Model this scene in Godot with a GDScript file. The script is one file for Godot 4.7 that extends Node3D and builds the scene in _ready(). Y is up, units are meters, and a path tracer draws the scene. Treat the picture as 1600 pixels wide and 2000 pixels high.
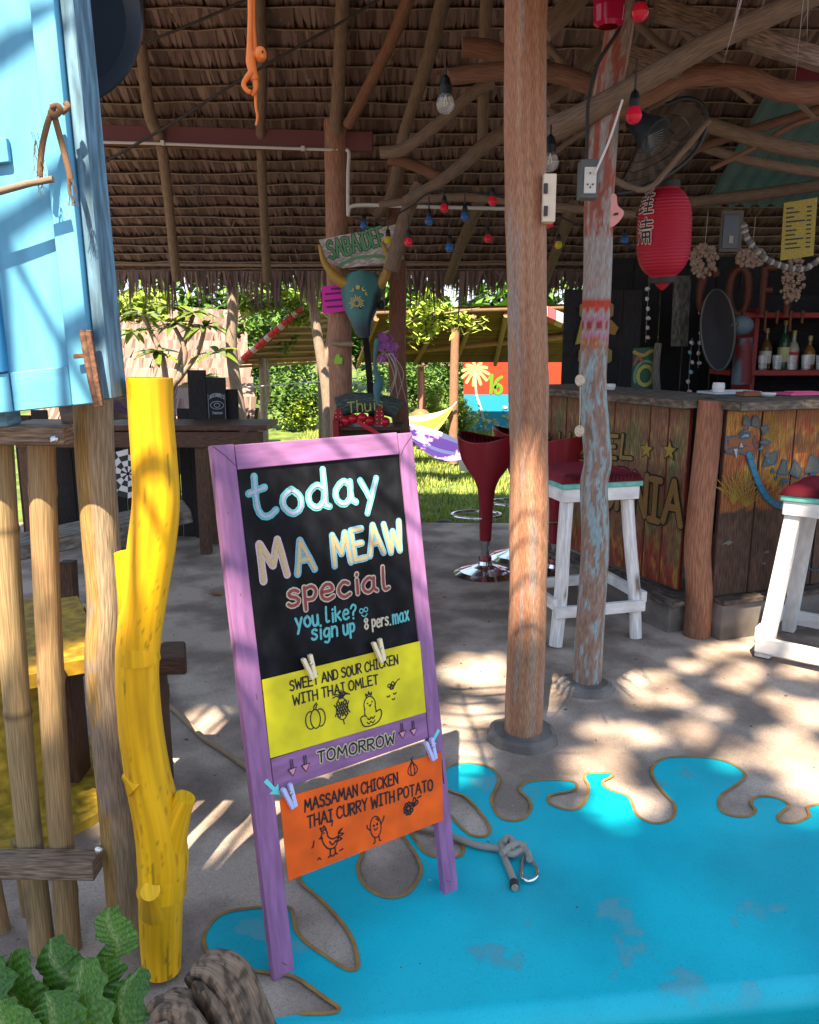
extends Node3D
# An open-air beach bar: painted concrete step, chalkboard, log posts, thatch roof, bar counter, garden behind.

var O := Vector3.ZERO
var rng := RandomNumberGenerator.new()
var noise := FastNoiseLite.new()
var M := {}
var T := {}
var SUN := Vector3(0.1285, -0.848, -0.514)


class MB:
	var v := PackedVector3Array()
	var n := PackedVector3Array()
	var uv := PackedVector2Array()
	var c := PackedColorArray()
	var ix := PackedInt32Array()
	var C := Color(1, 1, 1)
	var O := Vector3.ZERO

	func pt(p, nn, u) -> int:
		v.append(p - O)
		n.append(nn)
		uv.append(u)
		c.append(C)
		return v.size() - 1

	func tri(a: int, b: int, d: int) -> void:
		var g := (v[d] - v[a]).cross(v[b] - v[a])
		if g.dot(n[a] + n[b] + n[d]) >= 0.0:
			ix.append_array([a, b, d])
		else:
			ix.append_array([a, d, b])

	func quad(a, b, d, e, ua = Vector2(0, 0), ub = Vector2(1, 0), ud = Vector2(1, 1), ue = Vector2(0, 1)) -> void:
		var g = (d - a).cross(b - a) + (e - a).cross(d - a)
		g = g.normalized()
		var i := pt(a, g, ua)
		pt(b, g, ub)
		pt(d, g, ud)
		pt(e, g, ue)
		tri(i, i + 1, i + 2)
		tri(i, i + 2, i + 3)

	func face(a, b, d) -> void:
		var g = (d - a).cross(b - a).normalized()
		var i := pt(a, g, Vector2(a.x, a.y))
		pt(b, g, Vector2(b.x, b.y))
		pt(d, g, Vector2(d.x, d.y))
		tri(i, i + 1, i + 2)

	# a box with chamfered edges; x, y, z are half-axis vectors
	func box(p: Vector3, x: Vector3, y: Vector3, z: Vector3, ch := 0.003) -> void:
		var L := [x.length(), y.length(), z.length()]
		ch = minf(ch, 0.45 * minf(L[0], minf(L[1], L[2])))
		var A := [x / L[0], y / L[1], z / L[2]]
		var longest := 0
		for k in 3:
			if L[k] > L[longest]:
				longest = k
		var P := {}
		var o := Vector2(absf(p.x * 3.7 + p.z * 1.9), absf(p.y * 2.3 + p.x))
		for k in 3:
			var i1 := (k + 1) % 3
			var i2 := (k + 2) % 3
			if i1 == longest:
				var sw := i1
				i1 = i2
				i2 = sw
			for s in [-1.0, 1.0]:
				var nn = A[k] * s
				var ids := []
				for q in [[-1.0, -1.0], [1.0, -1.0], [1.0, 1.0], [-1.0, 1.0]]:
					var pp = p + A[k] * L[k] * s + A[i1] * (L[i1] - ch) * q[0] + A[i2] * (L[i2] - ch) * q[1]
					var id := pt(pp, nn, o + Vector2(q[0] * L[i1], q[1] * L[i2]))
					var sg := [0, 0, 0]
					sg[k] = int(s)
					sg[i1] = int(q[0])
					sg[i2] = int(q[1])
					P[[k, sg[0], sg[1], sg[2]]] = id
					ids.append(id)
				tri(ids[0], ids[1], ids[2])
				tri(ids[0], ids[2], ids[3])
		for k in 3:
			var i1 := (k + 1) % 3
			var i2 := (k + 2) % 3
			for s1 in [-1, 1]:
				for s2 in [-1, 1]:
					var sa := [0, 0, 0]
					sa[i1] = s1
					sa[i2] = s2
					sa[k] = -1
					var sb := sa.duplicate()
					sb[k] = 1
					var a: int = P[[i1, sa[0], sa[1], sa[2]]]
					var b: int = P[[i1, sb[0], sb[1], sb[2]]]
					var d: int = P[[i2, sb[0], sb[1], sb[2]]]
					var e: int = P[[i2, sa[0], sa[1], sa[2]]]
					tri(a, b, d)
					tri(a, d, e)
		for sx in [-1, 1]:
			for sy in [-1, 1]:
				for sz in [-1, 1]:
					tri(P[[0, sx, sy, sz]], P[[1, sx, sy, sz]], P[[2, sx, sy, sz]])

	# swept round section along pts with radii r; rough() bends the radius, paint() colours it
	func tube(pts: Array, r: Array, seg := 8, cap := true, rough = null, paint = null, flat := 1.0) -> void:
		var up := Vector3(0.31, 0.2, 0.93)
		var t0 = (pts[1] - pts[0]).normalized()
		if absf(t0.dot(up)) > 0.9:
			up = Vector3(0.9, 0.3, 0.1)
		var x = t0.cross(up).normalized()
		var ln := 0.0
		var prev := -1
		var start := v.size()
		for i in pts.size():
			var t = t0
			if i > 0 and i < pts.size() - 1:
				t = (pts[i + 1] - pts[i - 1]).normalized()
			elif i > 0:
				t = (pts[i] - pts[i - 1]).normalized()
			x = (x - t * x.dot(t)).normalized()
			var y = t.cross(x)
			if i > 0:
				ln += pts[i].distance_to(pts[i - 1])
			var first := v.size()
			var ri: float = r[i] if i < r.size() else r[-1]
			for k in seg + 1:
				var a := TAU * (k % seg) / seg
				var dir = x * cos(a) + y * sin(a) * flat
				var rr := ri
				if rough:
					rr *= rough.call(pts[i] + dir * ri, a, ln)
				if paint:
					C = paint.call(pts[i] + dir * rr, a, ln)
				pt(pts[i] + dir * rr, dir.normalized(), Vector2(float(k) / seg, ln))
			if prev >= 0:
				for k in seg:
					tri(prev + k, prev + k + 1, first + k + 1)
					tri(prev + k, first + k + 1, first + k)
			prev = first
		if cap:
			for e in [0, pts.size() - 1]:
				var ring: int = start + e * (seg + 1)
				var nn = (pts[0] - pts[1]).normalized() if e == 0 else (pts[-1] - pts[-2]).normalized()
				C = c[ring]
				var ctr := pt(pts[e], nn, Vector2(0.5, 0.5))
				var ids := []
				for k in seg:
					ids.append(pt(v[ring + k] + O, nn, Vector2(0.5 + 0.1 * cos(TAU * k / seg), 0.5 + 0.1 * sin(TAU * k / seg))))
				for k in seg:
					tri(ctr, ids[k], ids[(k + 1) % seg])

	# profile [[radius, height]...] turned round an axis
	func lathe(p: Vector3, ax: Vector3, prof: Array, seg := 24, squash := 1.0) -> void:
		var x := ax.cross(Vector3(0.3, 0.1, 0.95)).normalized()
		var y := ax.cross(x).normalized()
		for i in prof.size() - 1:
			var a = prof[i]
			var b = prof[i + 1]
			var sl := Vector2(b[1] - a[1], a[0] - b[0]).normalized()
			var first := v.size()
			for k in seg + 1:
				var an := TAU * (k % seg) / seg
				var dir := x * cos(an) + y * sin(an) * squash
				var nn := (dir * sl.x + ax * sl.y).normalized()
				pt(p + dir * a[0] + ax * a[1], nn, Vector2(float(k) / seg, a[1]))
				pt(p + dir * b[0] + ax * b[1], nn, Vector2(float(k) / seg, b[1]))
			for k in seg:
				var q := first + 2 * k
				tri(q, q + 1, q + 3)
				tri(q, q + 3, q + 2)

	func ball(p: Vector3, r: Vector3, seg := 14, rings := 8) -> void:
		var first := v.size()
		for i in rings + 1:
			var th := PI * i / rings
			for k in seg + 1:
				var an := TAU * (k % seg) / seg
				var d := Vector3(sin(th) * cos(an), cos(th), sin(th) * sin(an))
				pt(p + d * r, (d / r).normalized(), Vector2(float(k) / seg, float(i) / rings))
		for i in rings:
			for k in seg:
				var q := first + i * (seg + 1) + k
				tri(q, q + 1, q + seg + 2)
				tri(q, q + seg + 2, q + seg + 1)

	# flat ribbon of width w along 2D points in the plane pl = [origin, right, up, normal], with round ends
	func ribbon(pl: Array, q: Array, w: float, off: float) -> void:
		var m: int = q.size()
		var prev := -1
		for i in m:
			var t: Vector2
			if i == 0:
				t = (q[1] - q[0]).normalized()
			elif i == m - 1:
				t = (q[m - 1] - q[m - 2]).normalized()
			else:
				t = ((q[i] - q[i - 1]).normalized() + (q[i + 1] - q[i]).normalized())
				t = t.normalized() if t.length() > 0.05 else (q[i + 1] - q[i]).normalized()
			var side := Vector2(-t.y, t.x) * w * 0.5
			var wob := 1.0 + 0.06 * sin(i * 2.3 + q[0].x * 90.0)
			var a := pt(at(pl, q[i] + side * wob, off), pl[3], q[i])
			pt(at(pl, q[i] - side * wob, off), pl[3], q[i])
			if prev >= 0:
				tri(prev, prev + 1, a + 1)
				tri(prev, a + 1, a)
			prev = a
		for e in [0, m - 1]:
			var t: Vector2 = (q[0] - q[1]).normalized() if e == 0 else (q[m - 1] - q[m - 2]).normalized()
			var s := Vector2(-t.y, t.x)
			var ctr := pt(at(pl, q[e], off), pl[3], q[e])
			var last := -1
			for k in 7:
				var an := PI * k / 6.0
				var id := pt(at(pl, q[e] + (s * cos(an) + t * sin(an)) * w * 0.5, off), pl[3], q[e])
				if last >= 0:
					tri(ctr, last, id)
				last = id

	func at(pl: Array, p: Vector2, off: float) -> Vector3:
		return pl[0] + pl[1] * p.x + pl[2] * p.y + pl[3] * off

	# flat filled outline on a plane, with a rim of depth th behind it (0 = none)
	func poly(pl: Array, q: Array, off: float, th := 0.0) -> void:
		var tr := Geometry2D.triangulate_polygon(PackedVector2Array(q))
		var first := v.size()
		for p in q:
			pt(at(pl, p, off), pl[3], p)
		for i in range(0, tr.size(), 3):
			tri(first + tr[i], first + tr[i + 1], first + tr[i + 2])
		if th > 0.0:
			first = v.size()
			for p in q:
				pt(at(pl, p, off - th), -pl[3], p)
			for i in range(0, tr.size(), 3):
				tri(first + tr[i], first + tr[i + 1], first + tr[i + 2])
			var mid := Vector2.ZERO
			for p in q:
				mid += p / q.size()
			for i in q.size():
				var a: Vector2 = q[i]
				var b: Vector2 = q[(i + 1) % q.size()]
				var out = (pl[1] * (b - a).y - pl[2] * (b - a).x).normalized()
				if not Geometry2D.is_polygon_clockwise(PackedVector2Array(q)):
					pass
				else:
					out = -out
				var id := pt(at(pl, a, off), out, a)
				pt(at(pl, b, off), out, b)
				pt(at(pl, b, off - th), out, b + Vector2(0, th))
				pt(at(pl, a, off - th), out, a + Vector2(0, th))
				tri(id, id + 1, id + 2)
				tri(id, id + 2, id + 3)

	func mesh() -> ArrayMesh:
		var a := []
		a.resize(Mesh.ARRAY_MAX)
		a[Mesh.ARRAY_VERTEX] = v
		a[Mesh.ARRAY_NORMAL] = n
		a[Mesh.ARRAY_TEX_UV] = uv
		a[Mesh.ARRAY_COLOR] = c
		a[Mesh.ARRAY_INDEX] = ix
		var m := ArrayMesh.new()
		m.add_surface_from_arrays(Mesh.PRIMITIVE_TRIANGLES, a)
		return m


func mb(col = Color(1, 1, 1)) -> MB:
	var b := MB.new()
	b.O = O
	b.C = col
	return b


var used := {}

func numbered(called: String) -> String:
	used[called] = used.get(called, -1) + 1
	return called if used[called] == 0 else "%s_%03d" % [called, used[called]]


func tag(o: Node, label: String, category: String, group := "", kind := "") -> void:
	if label:
		o.set_meta("label", label)
	if category:
		o.set_meta("category", category)
	if group:
		o.set_meta("group", group)
	if kind:
		o.set_meta("kind", kind)


func thing(called: String, label: String, category: String, at := Vector3.ZERO, group := "") -> Node3D:
	var o := Node3D.new()
	o.name = numbered(called)
	o.position = at
	O = at
	add_child(o)
	tag(o, label, category, group)
	return o


func part(parent: Node, called: String, b: MB, m: Material) -> MeshInstance3D:
	var o := MeshInstance3D.new()
	o.name = called
	o.mesh = b.mesh()
	o.material_override = m
	parent.add_child(o, true)
	return o


func single(called: String, b: MB, m: Material, label := "", category := "", group := "", kind := "") -> MeshInstance3D:
	var o := MeshInstance3D.new()
	o.name = numbered(called)
	o.mesh = b.mesh()
	o.material_override = m
	o.position = b.O
	add_child(o)
	tag(o, label, category, group, kind)
	return o


func lin(r: float, g: float, b: float) -> Color:
	return Color(r, g, b).linear_to_srgb()


func surf(r: float, g: float, b: float, rough := 0.7, tex = null, sc := Vector3.ONE, bump := 0.0, tri := false) -> StandardMaterial3D:
	var m := StandardMaterial3D.new()
	m.albedo_color = lin(r, g, b)
	m.roughness = rough
	m.vertex_color_use_as_albedo = true
	m.metallic_specular = 0.4
	if tex:
		m.albedo_texture = tex
		m.uv1_scale = sc
		if bump > 0.0:
			m.heightmap_enabled = true
			m.heightmap_texture = tex
			m.heightmap_scale = bump
	if tri:
		m.uv1_triplanar = true
		m.uv1_world_triplanar = true
	return m


func grey_noise(freq: float, lo: float, hi: float, octaves := 4, seed_ := 1, kind := FastNoiseLite.TYPE_SIMPLEX_SMOOTH, size := 512) -> NoiseTexture2D:
	var f := FastNoiseLite.new()
	f.seed = seed_
	f.noise_type = kind
	f.frequency = freq
	f.fractal_octaves = octaves
	var t := NoiseTexture2D.new()
	t.width = size
	t.height = size
	t.seamless = true
	t.noise = f
	var g := Gradient.new()
	g.set_color(0, Color(lo, lo, lo))
	g.set_color(1, Color(hi, hi, hi))
	t.color_ramp = g
	return t


# a picture computed pixel by pixel: coarse patches, fine grain, specks
func mottled(size: int, seed_: int, coarse: float, base: Color, other: Color, amount: float, grain: float, specks: float, dust := 0.0) -> ImageTexture:
	var im := Image.create(size, size, false, Image.FORMAT_RGB8)
	var f := FastNoiseLite.new()
	f.seed = seed_
	f.frequency = coarse
	f.fractal_octaves = 5
	var r := RandomNumberGenerator.new()
	r.seed = seed_
	var s := float(size)
	for y in size:
		for x in size:
			# blend across the borders so that the tile repeats without a seam
			var fx := x / s
			var fy := y / s
			var a := f.get_noise_2d(x, y)
			if fx > 0.8:
				a = lerpf(a, f.get_noise_2d((x - s), y), (fx - 0.8) * 5.0)
			if fy > 0.8:
				var b := f.get_noise_2d(x, y - s)
				if fx > 0.8:
					b = lerpf(b, f.get_noise_2d((x - s), y - s), (fx - 0.8) * 5.0)
				a = lerpf(a, b, (fy - 0.8) * 5.0)
			var k := clampf(0.5 + a * amount, 0.0, 1.0)
			var g := 1.0 + (r.randf() - 0.5) * grain
			if r.randf() < specks:
				g *= 0.72
			var c := base.lerp(other, k)
			if dust > 0.0:
				var w := f.get_noise_2d(x * 1.7 + 900.0, y * 1.7) + 0.25 * f.get_noise_2d(x * 9.0, y * 9.0 + 300.0)
				w *= minf(1.0, minf(minf(fx, 1.0 - fx), minf(fy, 1.0 - fy)) * 8.0)
				c = c.lerp(Color(0.42, 0.60, 0.64), smoothstep(0.2, 0.42, w) * dust * r.randf_range(0.6, 1.0))
			im.set_pixel(x, y, Color(minf(c.r * g, 1.0), minf(c.g * g, 1.0), minf(c.b * g, 1.0)))
	return ImageTexture.create_from_image(im)


func smooth(q: Array, steps := 5, closed := false) -> Array:
	var r := []
	var m := q.size()
	var last := m if closed else m - 1
	for i in last:
		var a = q[(i - 1 + m) % m] if closed or i > 0 else q[0]
		var b = q[i]
		var c = q[(i + 1) % m]
		var d = q[(i + 2) % m] if closed or i + 2 < m else q[m - 1]
		for k in steps:
			var t := float(k) / steps
			r.append(0.5 * (2.0 * b + (c - a) * t + (2.0 * a - 5.0 * b + 4.0 * c - d) * t * t + (3.0 * b - 3.0 * c + d - a) * t * t * t))
	if not closed:
		r.append(q[m - 1])
	return r


func bumpy(amount := 0.12, size := 14.0) -> Callable:
	return func(p, a, l): return 1.0 + amount * noise.get_noise_3d(p.x * size * 10.0, p.y * size * 4.0, p.z * size * 10.0)


# a natural log: smooth path, radii, knobbly surface
func log_mb(b: MB, pts: Array, r0: float, r1: float, seg := 12, rough := 0.12, paint = null) -> MB:
	var s := smooth(pts, 6)
	var total := 0.0
	for i in s.size() - 1:
		total += s[i].distance_to(s[i + 1])
	var r := []
	var l := 0.0
	for i in s.size():
		if i > 0:
			l += s[i].distance_to(s[i - 1])
		r.append(lerpf(r0, r1, l / total))
	var fine := []
	var fr := []
	for i in s.size() - 1:
		var k := maxi(1, int(s[i].distance_to(s[i + 1]) / 0.045))
		for j in k:
			fine.append(s[i].lerp(s[i + 1], float(j) / k))
			fr.append(lerpf(r[i], r[i + 1], float(j) / k))
	fine.append(s[-1])
	fr.append(r[-1])
	b.tube(fine, fr, seg, true, bumpy(rough, 1.0), paint)
	return b


# ---- lettering: each glyph is a few pen strokes; ~ marks a curved one
var GL := {
	"A": "0,0 .45,1 .9,0|.18,.38 .74,.38", "B": "0,0 0,1|~0,1 .6,.95 .65,.7 .5,.55 0,.52|~0,.52 .6,.5 .75,.25 .6,.03 0,0",
	"C": "~.75,.82 .5,1 .15,.85 0,.5 .15,.12 .5,0 .78,.18", "D": "0,0 0,1|~0,1 .5,.92 .75,.55 .6,.12 0,0", "E": ".65,1 0,1 0,0 .68,0|0,.52 .55,.52",
	"F": ".65,1 0,1 0,0|0,.52 .5,.52", "G": "~.75,.82 .5,1 .15,.85 0,.5 .15,.12 .5,0 .75,.15 .75,.45|.75,.45 .45,.45", "H": "0,0 0,1|.7,0 .7,1|0,.5 .7,.5",
	"I": ".25,0 .25,1|0,1 .5,1|0,0 .5,0", "J": "~.5,1 .5,.2 .3,0 .05,.15", "K": "0,0 0,1|.65,1 0,.45|.15,.55 .7,0", "L": "0,1 0,0 .6,0", "M": "0,0 .12,1 .5,.35 .88,1 1,0",
	"N": "0,0 0,1 .7,0 .7,1", "O": "~.4,1 .1,.85 0,.5 .1,.15 .4,0 .7,.15 .8,.5 .7,.85 .4,1", "P": "0,0 0,1|~0,1 .55,.97 .68,.75 .5,.52 0,.48",
	"R": "0,0 0,1|~0,1 .55,.97 .65,.76 .5,.55 0,.5|.25,.5 .7,0", "S": "~.65,.85 .4,1 .1,.88 .08,.65 .4,.52 .66,.35 .6,.1 .3,0 0,.12", "T": ".35,0 .35,1|0,1 .7,1",
	"U": "~0,1 0,.3 .15,.04 .4,0 .62,.1 .7,.35 .7,1", "W": "0,1 .2,0 .5,.7 .8,0 1,1", "Y": "0,1 .35,.5 .7,1|.35,.5 .35,0",
	"8": "~.35,1 .08,.8 .35,.54 .65,.25 .35,0 .05,.25 .35,.54 .62,.8 .35,1", "1": ".1,.8 .35,1 .3,0", "6": "~.6,.95 .2,.75 .02,.35 .2,.02 .55,.08 .6,.35 .35,.5 .08,.35",
	"t": "~.25,1.25 .22,.4 .35,.05 .6,0 .85,.15|0,.75 .55,.88", "o": "~.35,.75 .05,.55 .02,.25 .3,0 .6,.15 .62,.5 .35,.75", "d": "~.6,.6 .35,.72 .05,.5 .05,.18 .3,.02 .55,.2 .62,.55|.66,1.2 .62,.05 .75,0",
	"a": "~.6,.62 .35,.75 .05,.5 .05,.18 .3,.02 .55,.2 .6,.55|~.62,.72 .6,.2 .76,.03", "y": "0,.75 .3,.15|.65,.75 .15,-.35", "s": "~.5,.65 .3,.75 .08,.65 .1,.48 .35,.38 .5,.22 .4,.05 .15,0 0,.1",
	"p": ".05,.75 .05,-.35|~.05,.65 .4,.75 .6,.5 .45,.15 .05,.15", "e": "~.05,.4 .55,.45 .5,.7 .25,.75 .03,.5 .05,.15 .3,0 .6,.12", "c": "~.55,.65 .3,.75 .05,.5 .05,.2 .3,0 .6,.12",
	"i": ".15,.7 .15,0|.15,.95 .17,1", "l": "~.15,1.2 .12,.3 .2,.03 .4,.08", "u": "~0,.75 .02,.2 .2,0 .45,.1 .55,.4|.55,.75 .57,.05", "k": "0,1.1 0,0|.5,.7 .05,.35|.15,.42 .55,0",
	"g": "~.55,.65 .3,.75 .05,.5 .1,.2 .35,.15 .55,.4|~.57,.72 .57,0 .4,-.3 .1,-.25", "n": "0,.75 0,0|~0,.5 .25,.75 .5,.6 .52,0", "m": "0,.75 0,0|~0,.5 .22,.75 .4,.55 .4,0|~.4,.5 .65,.75 .82,.55 .82,0",
	"r": "0,.75 0,0|~0,.45 .2,.72 .45,.7", "x": "0,.75 .5,0|.5,.75 0,0", "h": "0,1.1 0,0|~0,.5 .25,.75 .5,.6 .52,0", "?": "~0,.85 .2,1.1 .5,1 .5,.75 .25,.5 .22,.3|.22,.05 .23,.02", ".": ".1,0 .13,.02", "'": ".1,1.1 .05,.85"}


func pen(s: String) -> Array:
	var out := []
	for st in s.split("|"):
		var curved: bool = st.begins_with("~")
		var q := []
		for w in st.trim_prefix("~").split(" "):
			var xy := w.split(",")
			q.append(Vector2(float(xy[0]), float(xy[1])))
		if curved:
			out.append(smooth(q, 5))
		else:
			for i in q.size() - 1:
				out.append([q[i], q[i].lerp(q[i + 1], 0.33), q[i].lerp(q[i + 1], 0.66), q[i + 1]])
	return out


# strokes of a text from a to b on plane pl; h is the capital height
func strokes(text: String, a: Vector2, b: Vector2, h: float) -> Array:
	var adv := 0.0
	var items := []
	for ch in text:
		if ch == " ":
			adv += 0.45
			continue
		var g := pen(GL[ch])
		var wd := 0.0
		for s in g:
			for p in s:
				wd = maxf(wd, p.x)
		items.append([g, adv])
		adv += wd + 0.26
	adv -= 0.26
	var ux := (b - a) / adv
	var uy := Vector2(-(b - a).y, (b - a).x).normalized() * h
	var out := []
	var k := 0
	for it in items:
		var dy := 0.03 * sin(k * 2.1 + a.x * 40.0)
		k += 1
		for s in it[0]:
			var q := []
			for p in s:
				q.append(a + ux * (it[1] + p.x) + uy * (p.y + dy))
			out.append(q)
	return out


func draw(parent: Node, called: String, pl: Array, ss: Array, w: float, off: float, m: Material, col = Color(1, 1, 1)) -> MeshInstance3D:
	var b := mb(col)
	var k := 0
	for s in ss:
		b.ribbon(pl, s, w, off + 0.00012 * (k % 9))
		k += 1
	return part(parent, called, b, m)


func shifted(ss: Array, o: Vector2, sx: float, sy: float, turn := 0.0) -> Array:
	var out := []
	for s in ss:
		var q := []
		for p in s:
			q.append(o + Vector2(p.x * sx, p.y * sy).rotated(turn))
		out.append(q)
	return out


func make_materials() -> void:
	T.wood = grey_noise(0.018, 0.45, 1.0, 5, 3)
	T.grain = grey_noise(0.05, 0.6, 1.0, 4, 9)
	T.blotch = grey_noise(0.012, 0.55, 1.0, 5, 12)
	T.soft = grey_noise(0.008, 0.8, 1.0, 3, 5)
	T.concrete = mottled(1024, 4, 0.006, Color(0.84, 0.80, 0.78), Color(0.60, 0.56, 0.54), 1.5, 0.16, 0.02)
	T.aqua = mottled(1024, 21, 0.0035, Color(0.05, 0.72, 0.78), Color(0.04, 0.63, 0.69), 1.2, 0.07, 0.004, 0.85)
	T.smudge = grey_noise(0.012, 0.35, 1.0, 5, 41)
	T.leafy = grey_noise(0.02, 0.5, 1.0, 3, 33)
	M.concrete = surf(0.60, 0.53, 0.465, 0.9, T.concrete, Vector3(0.42, 0.42, 0.42), 0.25, true)
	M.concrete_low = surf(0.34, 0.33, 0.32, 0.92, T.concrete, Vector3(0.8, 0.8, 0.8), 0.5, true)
	M.aqua = surf(1, 1, 1, 0.42, T.aqua, Vector3(0.5, 0.5, 0.5), 0.0, true)
	M.aqua.albedo_color = Color(0.93, 0.95, 0.97)
	M.aqua.heightmap_enabled = true
	M.aqua.heightmap_texture = T.grain
	M.aqua.heightmap_scale = 0.05
	M.gold = surf(0.34, 0.19, 0.06, 0.7, T.soft, Vector3(4, 4, 4), 0.0, true)
	M.bark = surf(0.44, 0.33, 0.25, 0.85, T.grain, Vector3(2, 0.5, 1), 0.25)
	M.redlog = surf(0.46, 0.24, 0.16, 0.8, T.grain, Vector3(2, 0.4, 1), 0.25)
	M.paintlog = surf(1, 1, 1, 0.7, T.grain, Vector3(4, 1.0, 1), 0.35)
	M.yellow = surf(0.84, 0.455, 0.006, 0.5, T.soft, Vector3(3, 0.4, 1), 0.06)
	M.bamboo = surf(0.42, 0.31, 0.18, 0.6, T.grain, Vector3(2, 0.3, 1), 0.06)
	M.plank = surf(0.34, 0.23, 0.17, 0.8, T.wood, Vector3(14, 1.5, 1), 0.3)
	M.darkplank = surf(0.026, 0.024, 0.027, 0.75, T.wood, Vector3(14, 1.5, 1), 0.3)
	M.brown = surf(0.13, 0.06, 0.035, 0.55, T.wood, Vector3(16, 1.5, 1), 0.2)
	M.purple = surf(0.31, 0.14, 0.315, 0.55, T.soft, Vector3(9, 1.6, 1), 0.05)
	M.black = surf(0.014, 0.015, 0.019, 0.6, T.smudge, Vector3(2.2, 1.4, 1))
	M.black.metallic_specular = 0.25
	M.ink = surf(0.012, 0.011, 0.014, 0.6)
	M.chalk = surf(1, 1, 1, 0.75, T.grain, Vector3(14, 14, 14), 0.0, true)
	M.white_paint = surf(0.80, 0.76, 0.74, 0.6, T.soft, Vector3(3, 1.5, 1), 0.15)
	M.teal = surf(0.16, 0.52, 0.44, 0.6, T.soft, Vector3(4, 4, 1))
	M.cushion = surf(0.27, 0.008, 0.03, 0.75, T.soft, Vector3(3, 3, 3), 0.0, true)
	M.red_gloss = surf(0.20, 0.005, 0.014, 0.22)
	M.red_gloss.clearcoat_enabled = true
	M.red_gloss.clearcoat = 0.6
	M.chrome = surf(0.75, 0.75, 0.77, 0.12)
	M.chrome.metallic = 1.0
	M.steel = surf(0.5, 0.5, 0.5, 0.3)
	M.steel.metallic = 1.0
	M.maroon = surf(0.13, 0.045, 0.05, 0.6)
	M.pipe = surf(0.5, 0.5, 0.5, 0.5)
	M.rubber = surf(0.02, 0.02, 0.022, 0.5)
	M.thatch = surf(1, 1, 1, 0.9, T.grain, Vector3(2, 2, 1))
	M.thatch.backlight_enabled = true
	M.thatch.backlight = Color(0.06, 0.045, 0.03)
	M.leaf = surf(1, 1, 1, 0.28, T.leafy, Vector3(1, 1, 1))
	M.leaf.backlight_enabled = true
	M.leaf.backlight = Color(0.42, 0.55, 0.10)
	M.dullleaf = surf(1, 1, 1, 0.6)
	M.dullleaf.backlight_enabled = true
	M.dullleaf.backlight = Color(0.32, 0.42, 0.08)
	M.paint = surf(1, 1, 1, 0.6, T.grain, Vector3(5, 5, 5), 0.0, true)
	M.plain = surf(1, 1, 1, 0.6)
	M.gloss = surf(1, 1, 1, 0.15)
	M.blue_wood = surf(0.13, 0.43, 0.66, 0.5, T.soft, Vector3(3, 1, 1), 0.15)
	M.blue_worn = surf(0.17, 0.33, 0.46, 0.7, T.blotch, Vector3(6, 1.2, 1), 0.4)
	M.rust = surf(0.20, 0.10, 0.06, 0.85, T.blotch, Vector3(8, 8, 8), 0.4, true)
	M.rope = surf(0.58, 0.52, 0.45, 0.9, T.grain, Vector3(3, 30, 1), 0.3)
	M.jute = surf(0.42, 0.24, 0.13, 0.9, T.grain, Vector3(3, 30, 1), 0.3)
	M.glass = StandardMaterial3D.new()
	M.glass.transparency = BaseMaterial3D.TRANSPARENCY_ALPHA
	M.glass.albedo_color = Color(0.95, 0.97, 0.97, 0.12)
	M.glass.roughness = 0.03
	M.earth = surf(0.24, 0.17, 0.11, 0.95, T.concrete, Vector3(0.6, 0.6, 0.6), 0.8, true)
	M.grass = surf(0.16, 0.24, 0.045, 0.9, T.blotch, Vector3(0.5, 0.5, 0.5), 0.5, true)
	M.weathered = surf(0.24, 0.20, 0.17, 0.9, T.wood, Vector3(3, 1.4, 1), 0.7)


func _ready() -> void:
	rng.seed = 7
	noise.seed = 5
	noise.frequency = 0.12
	var cam := Camera3D.new()
	cam.name = "camera"
	cam.fov = 64.66
	cam.far = 400.0
	cam.near = 0.05
	cam.position = Vector3(0, 1.35, 0)
	cam.rotation_degrees = Vector3(-11.8, 0, 0)
	add_child(cam)
	var we := WorldEnvironment.new()
	we.name = "world"
	var env := Environment.new()
	env.background_mode = Environment.BG_SKY
	var sky := Sky.new()
	var sm := ProceduralSkyMaterial.new()
	sm.sky_top_color = Color(0.62, 0.72, 0.84)
	sm.sky_horizon_color = Color(0.88, 0.90, 0.92)
	sm.ground_horizon_color = Color(0.62, 0.60, 0.55)
	sm.ground_bottom_color = Color(0.40, 0.36, 0.30)
	sm.sky_energy_multiplier = 0.8
	sky.sky_material = sm
	env.sky = sky
	env.tonemap_mode = Environment.TONE_MAPPER_LINEAR
	env.tonemap_exposure = 4.4
	env.sdfgi_enabled = true
	env.ssao_enabled = true
	env.ssil_enabled = true
	we.environment = env
	add_child(we)
	var sun := DirectionalLight3D.new()
	sun.name = "sun"
	sun.light_energy = 1.6
	sun.light_color = Color(1.0, 0.93, 0.82)
	sun.light_angular_distance = 0.5
	sun.shadow_enabled = true
	add_child(sun)
	sun.look_at_from_position(Vector3.ZERO, SUN, Vector3(0, 1, 0.1))
	make_materials()
	build_ground()
	build_roof()
	build_beams()
	build_shade_trees()
	build_posts()
	build_fence()
	build_shutter()
	build_sign()
	build_bar()
	build_bar_back()
	build_stools()
	build_left_room()
	build_shrine()
	build_hanging()
	build_garden()
	build_foreground()


func sheet(b: MB, q: Array, y: float) -> void:
	b.poly([Vector3.ZERO, Vector3(1, 0, 0), Vector3(0, 0, 1), Vector3(0, 1, 0)], q, y)


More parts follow.
